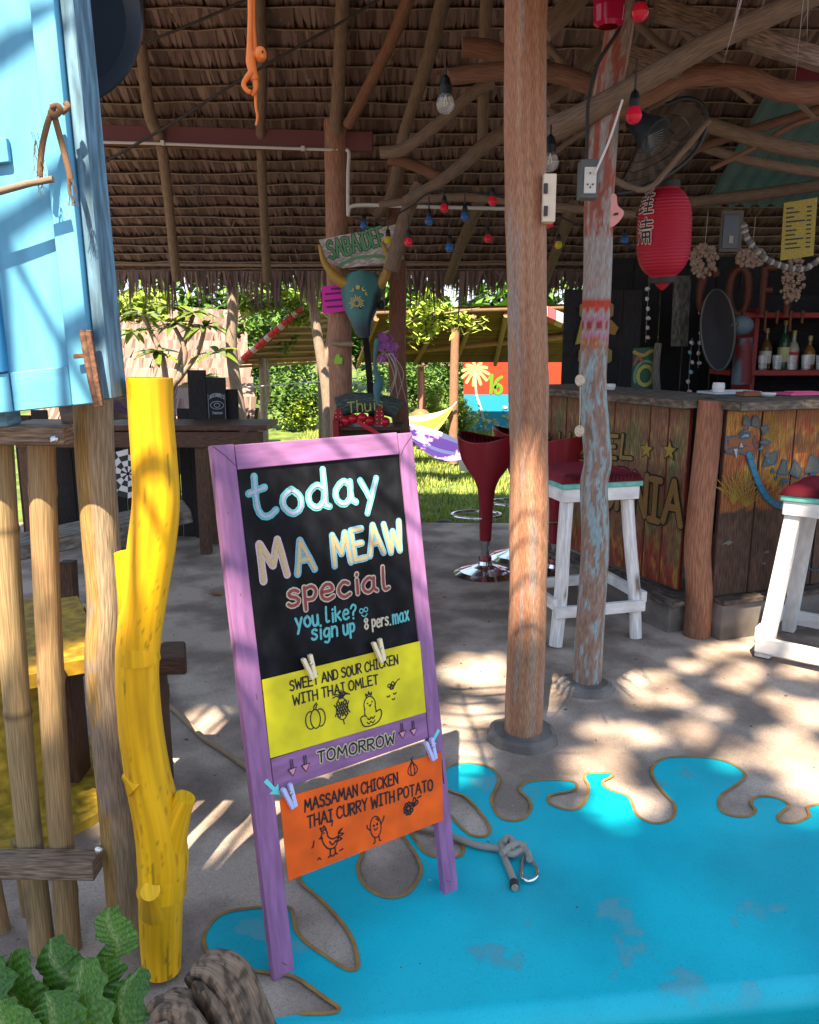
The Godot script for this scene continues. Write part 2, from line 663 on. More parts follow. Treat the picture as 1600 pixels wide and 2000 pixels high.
func build_ground() -> void:
	O = Vector3.ZERO
	var b := mb()
	b.quad(Vector3(-160, -0.2, -160), Vector3(160, -0.2, -160), Vector3(160, -0.2, 160), Vector3(-160, -0.2, 160))
	single("ground", b, M.earth, "", "", "", "structure")
	# the lawn lies a little below the bar floor
	b = mb()
	var nx := 40
	var nz := 30
	var id := []
	for i in nx + 1:
		for k in nz + 1:
			var x := lerpf(-14.0, 14.0, float(i) / nx)
			var z := lerpf(-5.9, -30.0, pow(float(k) / nz, 1.4))
			var y := -0.07 + 0.035 * noise.get_noise_2d(x * 12.0, z * 12.0) + maxf(0.0, -z - 9.0) * 0.022
			var bare := noise.get_noise_2d(x * 7.0 + 40.0, z * 16.0)
			b.C = Color(1.0, 0.95, 0.8).lerp(Color(2.3, 1.2, 2.6), clampf(bare * 3.0 - 0.2, 0.0, 0.85))
			id.append(b.pt(Vector3(x, y, z), Vector3(0, 1, 0), Vector2(x, z)))
	for i in nx:
		for k in nz:
			var q := i * (nz + 1) + k
			b.tri(id[q], id[q + 1], id[q + nz + 2])
			b.tri(id[q], id[q + nz + 2], id[q + nz + 1])
	single("lawn", b, M.grass, "", "", "", "structure")
	# concrete floor slab
	var e0 := Vector2(-3.2, -1.05)
	var e1 := Vector2(4.2, -1.913)
	b = mb()
	sheet(b, [e0, e1, Vector2(4.2, -6.08), Vector2(0.6, -6.05), Vector2(-1.0, -6.1), Vector2(-4.2, -6.05), Vector2(-4.2, -1.05)], 0.0)
	b.quad(Vector3(-4.2, 0, -6.05), Vector3(4.2, 0, -6.08), Vector3(4.2, -0.2, -6.08), Vector3(-4.2, -0.2, -6.05))
	single("concrete_floor", b, M.concrete, "", "", "", "structure")
	# rounded front lip: concrete to the left, painted to the right
	for side in 2:
		b = mb()
		var lo := -3.2 if side == 0 else -0.52
		var hi := -0.52 if side == 0 else 4.2
		var m := int((hi - lo) / 0.04)
		var rows := []
		for i in m + 1:
			var x := lerpf(lo, hi, float(i) / m)
			var z := lerpf(e0.y, e1.y, (x - e0.x) / (e1.x - e0.x))
			var w := 0.008 * noise.get_noise_2d(x * 30.0, 3.0) + 0.003 * noise.get_noise_2d(x * 200.0, 9.0)
			var row := []
			for k in 10:
				var a := PI * 0.5 * minf(k, 7) / 7.0
				var p := Vector3(x, 0.004 - 0.045 * (1.0 - cos(a)) + w * sin(a), z + (0.055 + w) * sin(a))
				var nn := Vector3(0, cos(a), sin(a))
				if k > 7:
					p.y -= 0.08 * (k - 7)
					p.z += 0.004 * sin(x * 60.0)
				row.append(b.pt(p, nn, Vector2(x, k * 0.03)))
			rows.append(row)
		for i in m:
			for k in 9:
				b.tri(rows[i][k], rows[i + 1][k], rows[i + 1][k + 1])
				b.tri(rows[i][k], rows[i + 1][k + 1], rows[i][k + 1])
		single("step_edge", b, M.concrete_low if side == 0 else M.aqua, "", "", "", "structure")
	# the painted pool with its fingers of bare concrete
	var q := [Vector2(3.4, -2.62), Vector2(2.6, -2.5), Vector2(2.0, -2.28), Vector2(1.6, -2.16)]
	q.append_array([Vector2(1.2211, -2.1818), Vector2(1.1624, -2.1195), Vector2(1.1049, -2.086), Vector2(1.0652, -2.0895), Vector2(1.0703, -2.1195), Vector2(1.1031, -2.1502), Vector2(1.1266, -2.1754), Vector2(1.1225, -2.2011), Vector2(1.0951, -2.2207), Vector2(1.0515, -2.2207), Vector2(1.0199, -2.1882), Vector2(1.0183, -2.1502), Vector2(0.988, -2.1195), Vector2(0.9452, -2.1171), Vector2(0.9183, -2.1378), Vector2(0.9206, -2.1818), Vector2(0.9511, -2.234), Vector2(0.9999, -2.2746), Vector2(1.0598, -2.3309), Vector2(1.0699, -2.3747), Vector2(1.044, -2.4278), Vector2(0.9844, -2.4591), Vector2(0.8825, -2.4638), Vector2(0.8181, -2.4356), Vector2(0.779, -2.3747), Vector2(0.771, -2.3166), Vector2(0.7762, -2.2474), Vector2(0.7883, -2.1818), Vector2(0.7683, -2.1195), Vector2(0.7266, -2.086), Vector2(0.6864, -2.0895), Vector2(0.6619, -2.1256), Vector2(0.6645, -2.1818), Vector2(0.6607, -2.2273), Vector2(0.6236, -2.2541), Vector2(0.6043, -2.2815), Vector2(0.6071, -2.3095), Vector2(0.6404, -2.3381), Vector2(0.6412, -2.357), Vector2(0.5722, -2.357), Vector2(0.5529, -2.3309), Vector2(0.5544, -2.2746), Vector2(0.5262, -2.1946), Vector2(0.4928, -2.154), Vector2(0.4575, -2.154), Vector2(0.4198, -2.1818), Vector2(0.418, -2.2142), Vector2(0.436, -2.234), Vector2(0.4984, -2.2541), Vector2(0.5187, -2.2815), Vector2(0.5093, -2.3095), Vector2(0.4432, -2.3194), Vector2(0.3813, -2.3095), Vector2(0.3474, -2.2815), Vector2(0.3413, -2.2474), Vector2(0.3591, -2.2076), Vector2(0.3588, -2.1565), Vector2(0.3308, -2.1074), Vector2(0.2946, -2.0954), Vector2(0.262, -2.1134), Vector2(0.2468, -2.1691), Vector2(0.2483, -2.2207), Vector2(0.2685, -2.2746), Vector2(0.282, -2.3309), Vector2(0.2682, -2.3822), Vector2(0.2321, -2.4124), Vector2(0.1779, -2.4201), Vector2(0.1339, -2.4048)])
	q.append_array([Vector2(0.1012, -2.3522), Vector2(0.1078, -2.2765), Vector2(0.1377, -2.2445), Vector2(0.172, -2.219), Vector2(0.2119, -2.127), Vector2(0.2286, -2.0537), Vector2(0.2096, -2.0198), Vector2(0.1717, -2.027), Vector2(0.1414, -2.0709), Vector2(0.1082, -2.1427), Vector2(0.0536, -2.1912), Vector2(0.0182, -2.164), Vector2(0.0732, -2.0809), Vector2(0.1285, -2.0222), Vector2(0.1467, -1.9732), Vector2(0.1372, -1.9328), Vector2(0.0957, -1.924), Vector2(0.0482, -1.9394), Vector2(0.0211, -1.9893), Vector2(-0.0058, -2.0488), Vector2(-0.041, -2.0809), Vector2(-0.0142, -2.0127), Vector2(0.0219, -1.924), Vector2(0.0306, -1.8665), Vector2(0.009, -1.8022), Vector2(-0.0191, -1.7714), Vector2(-0.0597, -1.7676), Vector2(-0.1003, -1.7944), Vector2(-0.1261, -1.8379), Vector2(-0.1362, -1.8938), Vector2(-0.1271, -1.9483), Vector2(-0.1422, -2.0127), Vector2(-0.2251, -1.9893), Vector2(-0.2704, -1.9002), Vector2(-0.2824, -1.8379), Vector2(-0.2509, -1.7944), Vector2(-0.2116, -1.7508), Vector2(-0.1604, -1.6791), Vector2(-0.1295, -1.6189), Vector2(-0.1138, -1.5546), Vector2(-0.1179, -1.5306), Vector2(-0.1441, -1.5351), Vector2(-0.1883, -1.5714), Vector2(-0.2345, -1.6108), Vector2(-0.2664, -1.6553), Vector2(-0.2837, -1.7179), Vector2(-0.306, -1.7342), Vector2(-0.3557, -1.7324), Vector2(-0.4208, -1.7215), Vector2(-0.4601, -1.6983), Vector2(-0.476, -1.6485), Vector2(-0.4675, -1.6044), Vector2(-0.4342, -1.5622), Vector2(-0.3771, -1.5351), Vector2(-0.304, -1.5218), Vector2(-0.2523, -1.5116), Vector2(-0.2133, -1.4832), Vector2(-0.1761, -1.4516), Vector2(-0.1449, -1.425), Vector2(-0.1628, -1.4133), Vector2(-0.2204, -1.412)])
	var s := smooth(q, 3)
	var line := s.duplicate()
	s.append(Vector2(-0.5, lerpf(e0.y, e1.y, 2.7 / 7.4)))
	s.append(Vector2(4.15, lerpf(e0.y, e1.y, 7.35 / 7.4)))
	s.append(Vector2(4.15, -2.62))
	b = mb()
	sheet(b, s, 0.004)
	single("painted_pool", b, M.aqua, "", "", "", "structure")
	b = mb()
	b.ribbon([Vector3.ZERO, Vector3(1, 0, 0), Vector3(0, 0, 1), Vector3(0, 1, 0)], line, 0.0092, 0.0062)
	single("gold_outline", b, M.gold, "", "", "", "structure")
	# grit and crumbs trodden onto the floor
	b = mb()
	for i in 520:
		var p := Vector3(rng.randf_range(-1.6, 2.4), 0.001, rng.randf_range(-5.6, -1.5))
		var gs := rng.randf_range(0.0012, 0.0045)
		b.C = [Color(0.16, 0.13, 0.11), Color(0.36, 0.31, 0.26), Color(0.12, 0.08, 0.05)][i % 3]
		b.ball(p + Vector3(0, gs * 0.4, 0), Vector3(gs * rng.randf_range(0.7, 2.0), gs * 0.6, gs), 6, 4)
	var grit := single("floor_grit", b, M.plain)
	tag(grit, "scattered grit and crumbs on the concrete floor", "grit", "", "stuff")
	# grass blades on the lawn
	b = mb()
	for i in 5:
		var a := rng.randf() * TAU
		var d := Vector3(cos(a), 0, sin(a))
		var root := Vector3(rng.randf_range(-0.03, 0.03), 0, rng.randf_range(-0.03, 0.03))
		var tip := root + d * rng.randf_range(0.02, 0.05) + Vector3(0, rng.randf_range(0.03, 0.07), 0)
		b.face(root - d.cross(Vector3.UP) * 0.004, root + d.cross(Vector3.UP) * 0.004, tip)
	var mm := MultiMesh.new()
	mm.transform_format = MultiMesh.TRANSFORM_3D
	mm.use_colors = true
	mm.mesh = b.mesh()
	var places := []
	for i in 16000:
		var x := rng.randf_range(-1.6, 2.2)
		var z := -6.12 - pow(rng.randf(), 1.3) * 7.0
		if noise.get_noise_2d(x * 7.0 + 40.0, z * 16.0) > 0.24 and rng.randf() < 0.85:
			continue
		places.append(Vector3(x, -0.075 + 0.035 * noise.get_noise_2d(x * 12.0, z * 12.0) + maxf(0.0, -z - 9.0) * 0.022, z))
	mm.instance_count = places.size()
	for i in places.size():
		mm.set_instance_transform(i, Transform3D(Basis(Vector3.UP, rng.randf() * TAU).scaled(Vector3.ONE * rng.randf_range(0.6, 1.5)), places[i]))
		mm.set_instance_color(i, Color(0.17, 0.26, 0.04).lerp(Color(0.32, 0.33, 0.07), rng.randf()))
	var g := MultiMeshInstance3D.new()
	g.name = "lawn_grass"
	g.multimesh = mm
	g.material_override = M.dullleaf
	add_child(g)
	tag(g, "short green grass of the lawn behind the bar floor", "grass", "", "stuff")


# ---- the thatched roof: rows of folded palm leaf on laths, rafters, ragged eave
func straw(b: MB, a: Vector3, d: Vector3, side: Vector3, w: float, bend: Vector3, col: Color) -> void:
	b.C = col
	var m := a + d * 0.55 + bend
	var e := a + d
	var nn := side.cross(d).normalized()
	var i := b.pt(a - side * w * 0.5, nn, Vector2(a.x, 0))
	b.pt(a + side * w * 0.5, nn, Vector2(a.x + 0.1, 0))
	b.pt(m - side * w * 0.42, nn, Vector2(a.x, 0.5))
	b.pt(m + side * w * 0.42, nn, Vector2(a.x + 0.1, 0.5))
	b.pt(e, nn, Vector2(a.x + 0.05, 1))
	b.tri(i, i + 1, i + 3)
	b.tri(i, i + 3, i + 2)
	b.tri(i + 2, i + 3, i + 4)


func straw_color() -> Color:
	var t := rng.randf()
	var c := Color(0.29, 0.195, 0.175).lerp(Color(0.43, 0.31, 0.265), t * t)
	return c * rng.randf_range(0.5, 1.15)


func build_roof() -> void:
	var r := thing("thatched_roof", "brown palm-leaf thatched roof on log rafters over the bar floor", "roof", Vector3(0, 0, -6.3))
	var slope := Vector3(0, sin(deg_to_rad(40)), cos(deg_to_rad(40)))
	var down := Vector3(0, -slope.z, slope.y)
	var x0 := -3.4
	var x1 := 3.8
	var s := 0.0
	var row := 0
	while s < 2.75:
		var gap := lerpf(0.075, 0.135, s / 2.75)
		var b := mb()
		var k := 0
		var x := x0
		while x < x1:
			var w := rng.randf_range(0.010, 0.022)
			x += w * 0.78
			var sag := 0.022 * noise.get_noise_2d(x * 14.0, s * 60.0)
			var base := Vector3(x, 1.85, -6.3) + slope * (s + gap + sag) + down * rng.randf_range(0.012, 0.02)
			var drop := -slope * (gap * rng.randf_range(1.2, 1.6)) - down * 0.03 + Vector3(rng.randf_range(-0.015, 0.015), 0, 0)
			straw(b, base, drop, Vector3(1, 0, 0), w * 1.5, down * rng.randf_range(-0.004, 0.006), straw_color())
			k += 1
		part(r, "thatch_row", b, M.thatch)
		b = mb()
		var line := []
		var rr := []
		for i in 46:
			var xx := lerpf(x0, x1, i / 45.0)
			line.append(Vector3(xx, 1.85, -6.3) + slope * (s + gap + 0.022 * noise.get_noise_2d(xx * 14.0, s * 60.0)) + down * 0.022)
			rr.append(0.0045)
		b.tube(line, rr, 5, true)
		part(r, "lath", b, M.bark)
		s += gap
		row += 1
	# loose fibres hanging out of the rows
	var loose := mb()
	for i in 420:
		var at := Vector3(rng.randf_range(x0, x1), 1.85, -6.3) + slope * rng.randf_range(0.1, 2.7) + down * 0.02
		straw(loose, at, Vector3(rng.randf_range(-0.05, 0.05), -rng.randf_range(0.04, 0.16), rng.randf_range(-0.02, 0.06)), Vector3(1, 0, 0), 0.005, Vector3.ZERO, straw_color() * 1.1)
	var lf := part(r, "loose_fibres", loose, M.thatch)
	lf.set_meta("kind", "stuff")
	# outer cover keeps the daylight out
	var b := mb(Color(0.2, 0.14, 0.1))
	var up := -down
	var e := Vector3(0, 1.85, -6.3)
	var top := e + slope * 2.78
	b.box((e + top) * 0.5 + up * 0.07 + Vector3(0.2, 0, 0), Vector3(3.7, 0, 0), slope * 1.45, up * 0.02, 0.005)
	part(r, "thatch_cover", b, M.thatch)
	# ragged fringe of the back eave
	b = mb()
	for layer in 3:
		var x := x0
		while x < x1:
			x += rng.randf_range(0.008, 0.02)
			var clump := noise.get_noise_2d(x * 60.0, layer * 7.0)
			var ln := rng.randf_range(0.10, 0.2) + maxf(0.0, clump) * 0.38
			straw(b, Vector3(x, 1.92 - 0.025 * layer, -6.28 + 0.03 * layer), Vector3(rng.randf_range(-0.04, 0.04), -ln, rng.randf_range(-0.05, 0.03)), Vector3(1, 0, 0).rotated(Vector3.UP, rng.randf_range(-0.5, 0.5)), rng.randf_range(0.012, 0.024), Vector3(0, 0, 0.01), straw_color())
	part(r, "eave_fringe", b, M.thatch)
	b = mb()
	b.tube([Vector3(x0, 1.93, -6.2), Vector3(-1.0, 1.91, -6.2), Vector3(1.0, 1.925, -6.2), Vector3(x1, 1.9, -6.2)], [0.014, 0.014], 6)
	part(r, "eave_pole", b, M.bark)
	# front slope and its diagonal near eave
	var ridge_h := top.y + 0.03
	var ridge_z := top.z
	var eave := [Vector3(-3.4, 2.9, -3.1), Vector3(-1.6, 2.8, -3.05), Vector3(-0.6, 2.72, -2.95), Vector3(-0.1, 2.6, -2.65), Vector3(0.14, 2.5, -2.05), Vector3(0.3, 2.42, -1.42), Vector3(0.47, 2.38, -1.63), Vector3(0.954, 2.36, -2.21), Vector3(1.5, 2.4, -2.92), Vector3(2.3, 2.5, -3.35), Vector3(3.8, 2.6, -3.5)]
	b = mb(Color(0.24, 0.17, 0.12))
	for i in eave.size() - 1:
		var a0: Vector3 = eave[i]
		var a1: Vector3 = eave[i + 1]
		var t0 := Vector3(lerpf(-3.5, 3.9, i / 10.0), ridge_h, ridge_z)
		var t1 := Vector3(lerpf(-3.5, 3.9, (i + 1) / 10.0), ridge_h, ridge_z)
		for j in 4:
			b.quad(a0.lerp(t0, j / 4.0), a1.lerp(t1, j / 4.0), a1.lerp(t1, (j + 1) / 4.0), a0.lerp(t0, (j + 1) / 4.0))
			var o := Vector3(0, 0.09, 0)
			b.quad(a0.lerp(t0, j / 4.0) + o, a1.lerp(t1, j / 4.0) + o, a1.lerp(t1, (j + 1) / 4.0) + o, a0.lerp(t0, (j + 1) / 4.0) + o)
		b.quad(a0, a1, a1 + Vector3(0, 0.09, 0), a0 + Vector3(0, 0.09, 0))
	part(r, "front_thatch", b, M.thatch)
	b = mb()
	for i in range(4, 9):
		var a0: Vector3 = eave[i]
		var a1: Vector3 = eave[i + 1]
		var m := int(a0.distance_to(a1) / 0.011)
		for j in m:
			var p := a0.lerp(a1, rng.randf()) + Vector3(rng.randf_range(-0.03, 0.03), 0.06, rng.randf_range(-0.03, 0.03))
			var ln := rng.randf_range(0.1, 0.22) if rng.randf() < 0.85 else rng.randf_range(0.25, 0.5)
			straw(b, p, Vector3(rng.randf_range(-0.09, 0.09), -ln, rng.randf_range(-0.09, 0.09)), (a1 - a0).normalized(), rng.randf_range(0.006, 0.016), Vector3.ZERO, straw_color() * 1.3)
	part(r, "eave_fringe", b, M.thatch)


func build_beams() -> void:
	var r := thing("roof_frame", "crooked bare log beams and braces tied under the thatch", "roof frame", Vector3(0.4, 0, -2.6))
	var logs := [
		["rafter", [Vector3(-1.4217, 3.2382, -4.66), Vector3(-1.5078, 2.681, -5.05), Vector3(-1.4976, 2.475, -5.25), Vector3(-1.665, 1.7975, -6)], 0.042, 0.036, "bark"],
		["rafter", [Vector3(-0.7796, 3.2382, -4.66), Vector3(-0.8286, 2.8143, -4.95), Vector3(-0.8999, 2.5041, -5.25), Vector3(-1.0177, 1.7869, -6)], 0.04, 0.034, "bark"],
		["rafter", [Vector3(-0.3331, 3.2605, -4.6), Vector3(-0.386, 2.8777, -4.9), Vector3(-0.4354, 2.5608, -5.1)], 0.05, 0.05, "bark"],
		["brace", [Vector3(0.03, 3.088, -4.4), Vector3(-0.1085, 2.8898, -4.7), Vector3(-0.3563, 2.5849, -5.05)], 0.042, 0.04, "redlog"],
		["rafter", [Vector3(0.1833, 3.0485, -4.3), Vector3(0.0932, 2.7842, -4.6), Vector3(-0.0289, 2.508, -4.9), Vector3(-0.1067, 2.2149, -5.1), Vector3(-0.203, 2.1139, -5.2)], 0.045, 0.04, "bark"],
		["rafter", [Vector3(0.3629, 3.009, -4.2), Vector3(0.3763, 2.7374, -4.45), Vector3(0.4034, 2.3786, -4.8)], 0.035, 0.033, "bark"],
		["brace", [Vector3(-0.1441, 2.2547, -4.2), Vector3(-0.0248, 2.2732, -4.2), Vector3(0.1431, 2.3885, -4.2), Vector3(0.2942, 2.5136, -4.2), Vector3(0.396, 2.57, -4.2)], 0.032, 0.036, "bark"],
		["brace", [Vector3(-0.0257, 2.0501, -4.3), Vector3(0.1282, 2.1276, -4.3), Vector3(0.2678, 2.2238, -4.3), Vector3(0.3683, 2.3071, -4.3), Vector3(0.4811, 2.3709, -4.3)], 0.028, 0.05, "bark"],
		["brace", [Vector3(-0.1095, 2.2636, -4.4), Vector3(0.0131, 2.2392, -4.4), Vector3(0.1887, 2.1655, -4.4)], 0.03, 0.034, "redlog"],
		["brace", [Vector3(0.0572, 2.2181, -4.8), Vector3(-0.0289, 2.0278, -4.8), Vector3(-0.1023, 1.7502, -4.8)], 0.05, 0.055, "bark"],
		["tie_beam", [Vector3(0.1546, 2.3854, -3.5), Vector3(0.3251, 2.404, -3.5), Vector3(0.5691, 2.4003, -3.5), Vector3(0.7588, 2.3441, -3.5)], 0.037, 0.042, "redlog"],
		["tie_beam", [Vector3(0.2141, 2.5256, -3.6), Vector3(0.3327, 2.5143, -3.6), Vector3(0.564, 2.4437, -3.6)], 0.042, 0.04, "redlog"],
		["tie_beam", [Vector3(0.4569, 2.069, -3.1), Vector3(0.6412, 2.1374, -3), Vector3(0.8108, 2.2083, -2.85), Vector3(0.9636, 2.2658, -2.7), Vector3(1.1951, 2.3247, -2.5)], 0.05, 0.034, "bark"],
		["tie_beam", [Vector3(0.7732, 2.2108, -3.3), Vector3(0.9053, 2.2643, -3.3), Vector3(1.0454, 2.3262, -3.3), Vector3(1.2468, 2.3262, -3.3), Vector3(1.4049, 2.2767, -3.3), Vector3(1.6559, 2.2696, -3.3)], 0.04, 0.05, "redlog"],
		["brace", [Vector3(0.4973, 2.4796, -3.3), Vector3(0.5761, 2.5517, -3.3), Vector3(0.6753, 2.6535, -3.3)], 0.045, 0.045, "bark"],
		["brace", [Vector3(0.573, 2.3552, -3.7), Vector3(0.6675, 2.4247, -3.7), Vector3(0.791, 2.5427, -3.7), Vector3(0.9161, 2.601, -3.7)], 0.04, 0.03, "bark"],
		["tie_beam", [Vector3(1.2438, 2.3652, -4), Vector3(1.4597, 2.3062, -4), Vector3(1.7013, 2.2403, -4), Vector3(2.0857, 2.185, -4)], 0.035, 0.04, "bark"],
		["tie_beam", [Vector3(1.1756, 2.1878, -4.3), Vector3(1.4484, 2.3, -4.3), Vector3(1.72, 2.3897, -4.3), Vector3(2.21, 2.5298, -4.3)], 0.024, 0.026, "redlog"],
		["tie_beam", [Vector3(1.4612, 2.364, -4.5), Vector3(1.7875, 2.2769, -4.5), Vector3(2.3578, 2.1891, -4.5)], 0.028, 0.03, "bark"],
		["tie_beam", [Vector3(1.5805, 2.1233, -4.8), Vector3(1.9505, 2.164, -4.8), Vector3(2.515, 2.245, -4.8)], 0.035, 0.035, "bark"],
		["tie_beam", [Vector3(-0.1653, 2.0781, -4.6), Vector3(0.2751, 2.1171, -4.6), Vector3(0.8272, 2.065, -4.6), Vector3(1.2155, 2.0258, -4.6)], 0.026, 0.026, "bark"],
		["rafter", [Vector3(0.4205, 2.1731, -5.2), Vector3(0.3388, 1.9798, -5.6), Vector3(0.2746, 1.7798, -6)], 0.045, 0.04, "bark"],
		["rafter", [Vector3(0.9968, 2.1731, -5.2), Vector3(0.9825, 1.9798, -5.6), Vector3(0.9703, 1.7798, -6)], 0.045, 0.04, "bark"],
		["brace", [Vector3(0.6462, 2.1857, -3.9), Vector3(0.8034, 2.2823, -3.9), Vector3(0.9968, 2.3143, -3.9), Vector3(1.2043, 2.462, -3.9)], 0.014, 0.02, "bark"],
		["brace", [Vector3(0.9593, 2.6944, -3.8), Vector3(1.0972, 2.5849, -3.8), Vector3(1.278, 2.5146, -3.8), Vector3(1.4887, 2.3721, -3.8)], 0.02, 0.014, "bark"],
		["brace", [Vector3(0.6389, 2.6932, -4.1), Vector3(0.7864, 2.5629, -4.1), Vector3(0.9931, 2.4859, -4.1), Vector3(1.1832, 2.3189, -4.1)], 0.022, 0.014, "bark"],
		["brace", [Vector3(1.0973, 2.5861, -3.6), Vector3(1.2927, 2.4724, -3.6), Vector3(1.4647, 2.4149, -3.6), Vector3(1.6689, 2.2597, -3.6)], 0.016, 0.012, "bark"],
		["brace", [Vector3(0.4469, 2.7921, -4.2), Vector3(0.5127, 2.5924, -4.2), Vector3(0.7148, 2.4114, -4.2)], 0.03, 0.025, "bark"],
		["brace", [Vector3(1.4017, 2.1405, -4), Vector3(1.5841, 2.2293, -4), Vector3(1.7861, 2.339, -4), Vector3(1.9706, 2.3717, -4)], 0.012, 0.014, "redlog"],
		["brace", [Vector3(0.7683, 2.003, -3.4), Vector3(0.9335, 1.9458, -3.4), Vector3(1.0664, 2.0786, -3.4), Vector3(1.1679, 2.1999, -3.4)], 0.016, 0.014, "bark"]]
	for l in logs:
		part(r, l[0], log_mb(mb(Color(0.6, 0.56, 0.54) * rng.randf_range(0.85, 1.2)), l[1], l[2] * 0.84, l[3] * 0.84, 11, 0.24), M[l[4]])
	for sq in [[Vector3(0.8241, 2.4456, -3), Vector3(1.0484, 2.3879, -3)], [Vector3(1.0939, 2.3275, -2.9), Vector3(1.4122, 2.2418, -2.9)], [Vector3(0.7678, 2.3731, -3.2), Vector3(0.984, 2.3222, -3.2)]]:
		var b := mb()
		var d: Vector3 = (sq[1] - sq[0]) * 0.5
		b.box((sq[0] + sq[1]) * 0.5, d, Vector3(0, 0.032, 0), Vector3(0, 0, 0.022))
		part(r, "sawn_rail", b, M.plank)
	# painted steel beam with its thin white pipe
	O = Vector3.ZERO
	var st := thing("steel_beam", "dark maroon steel beam carried across the thatch by the log post", "beam", Vector3(-1.0585, 2.536, -5.2))
	var b := mb()
	var l := Vector3(-2.083, 2.5732, -5.2)
	var e := Vector3(-0.221, 2.5275, -5.2)
	b.box((l + e) * 0.5, (e - l) * 0.5, Vector3(0, 0.055, 0), Vector3(0, 0, 0.025))
	part(st, "web", b, M.maroon)
	b = mb()
	b.tube([Vector3(-2.0625, 2.5195, -5.14), Vector3(-1.5173, 2.5082, -5.14), Vector3(-0.9719, 2.4884, -5.14), Vector3(-0.4255, 2.4714, -5.14)], [0.009, 0.009], 6)
	part(st, "pipe", b, M.pipe)
	for p in [Vector3(-1.4596, 2.5088, -5.13), Vector3(-0.6307, 2.4777, -5.13)]:
		b = mb()
		b.box(p, Vector3(0.012, 0, 0), Vector3(0, 0.014, 0), Vector3(0, 0, 0.012))
		part(st, "pipe_clip", b, M.pipe)
	# conduit on the back posts
	var cd := thing("conduit", "bent white conduit running from the log post under the beams", "pipe", Vector3(-0.3594, 2.1414, -5))
	b = mb()
	b.tube(smooth([Vector3(-0.3666, 2.4436, -5), Vector3(-0.3492, 2.4215, -5), Vector3(-0.3568, 2.3103, -5), Vector3(-0.3603, 2.0846, -5), Vector3(-0.3538, 2.1187, -5), Vector3(-0.3296, 2.1357, -5), Vector3(-0.2396, 2.1414, -5), Vector3(0, 2.1329, -5), Vector3(0.5996, 2.1187, -5), Vector3(1.0499, 2.1073, -5)], 3), [0.011, 0.011], 7)
	part(cd, "tube", b, M.pipe)
	# metal sheets over the bar
	var ms := thing("metal_roofing", "teal corrugated metal sheets seen under the beams above the bar", "roofing", Vector3(2.0299, 2.4, -4.9))
	var c0 := Vector3(1.8356, 2.1829, -5.3)
	var c1 := Vector3(1.8995, 2.6395, -4.7)
	for sheet_ in 3:
		b = mb()
		var from := c0 + Vector3(0.55 * sheet_, 0.01 * sheet_, 0.012 * sheet_)
		var to := c1 + Vector3(0.55 * sheet_, 0.01 * sheet_, 0.012 * sheet_)
		for i in 30:
			var u0 := i / 30.0 * 0.57
			var u1 := (i + 1) / 30.0 * 0.57
			var w0 := Vector3(0, 0.012 * sin(i / 30.0 * TAU * 6.0), 0)
			var w1 := Vector3(0, 0.012 * sin((i + 1) / 30.0 * TAU * 6.0), 0)
			b.quad(from + Vector3(u0, 0, 0) + w0, from + Vector3(u1, 0, 0) + w1, to + Vector3(u1, 0, 0) + w1, to + Vector3(u0, 0, 0) + w0)
		part(ms, "sheet", b, surf(0.16, 0.30, 0.29, 0.5, T.blotch, Vector3(1, 1, 1)))


# ---- the trees behind the photographer whose crowns dapple the light
func near_line(p: Vector3, spots: Array, pad: float) -> bool:
	for s in spots:
		var d: Vector3 = p - s[0]
		var off := d - SUN * d.dot(SUN)
		if off.length() < s[1] + pad:
			return true
	return false


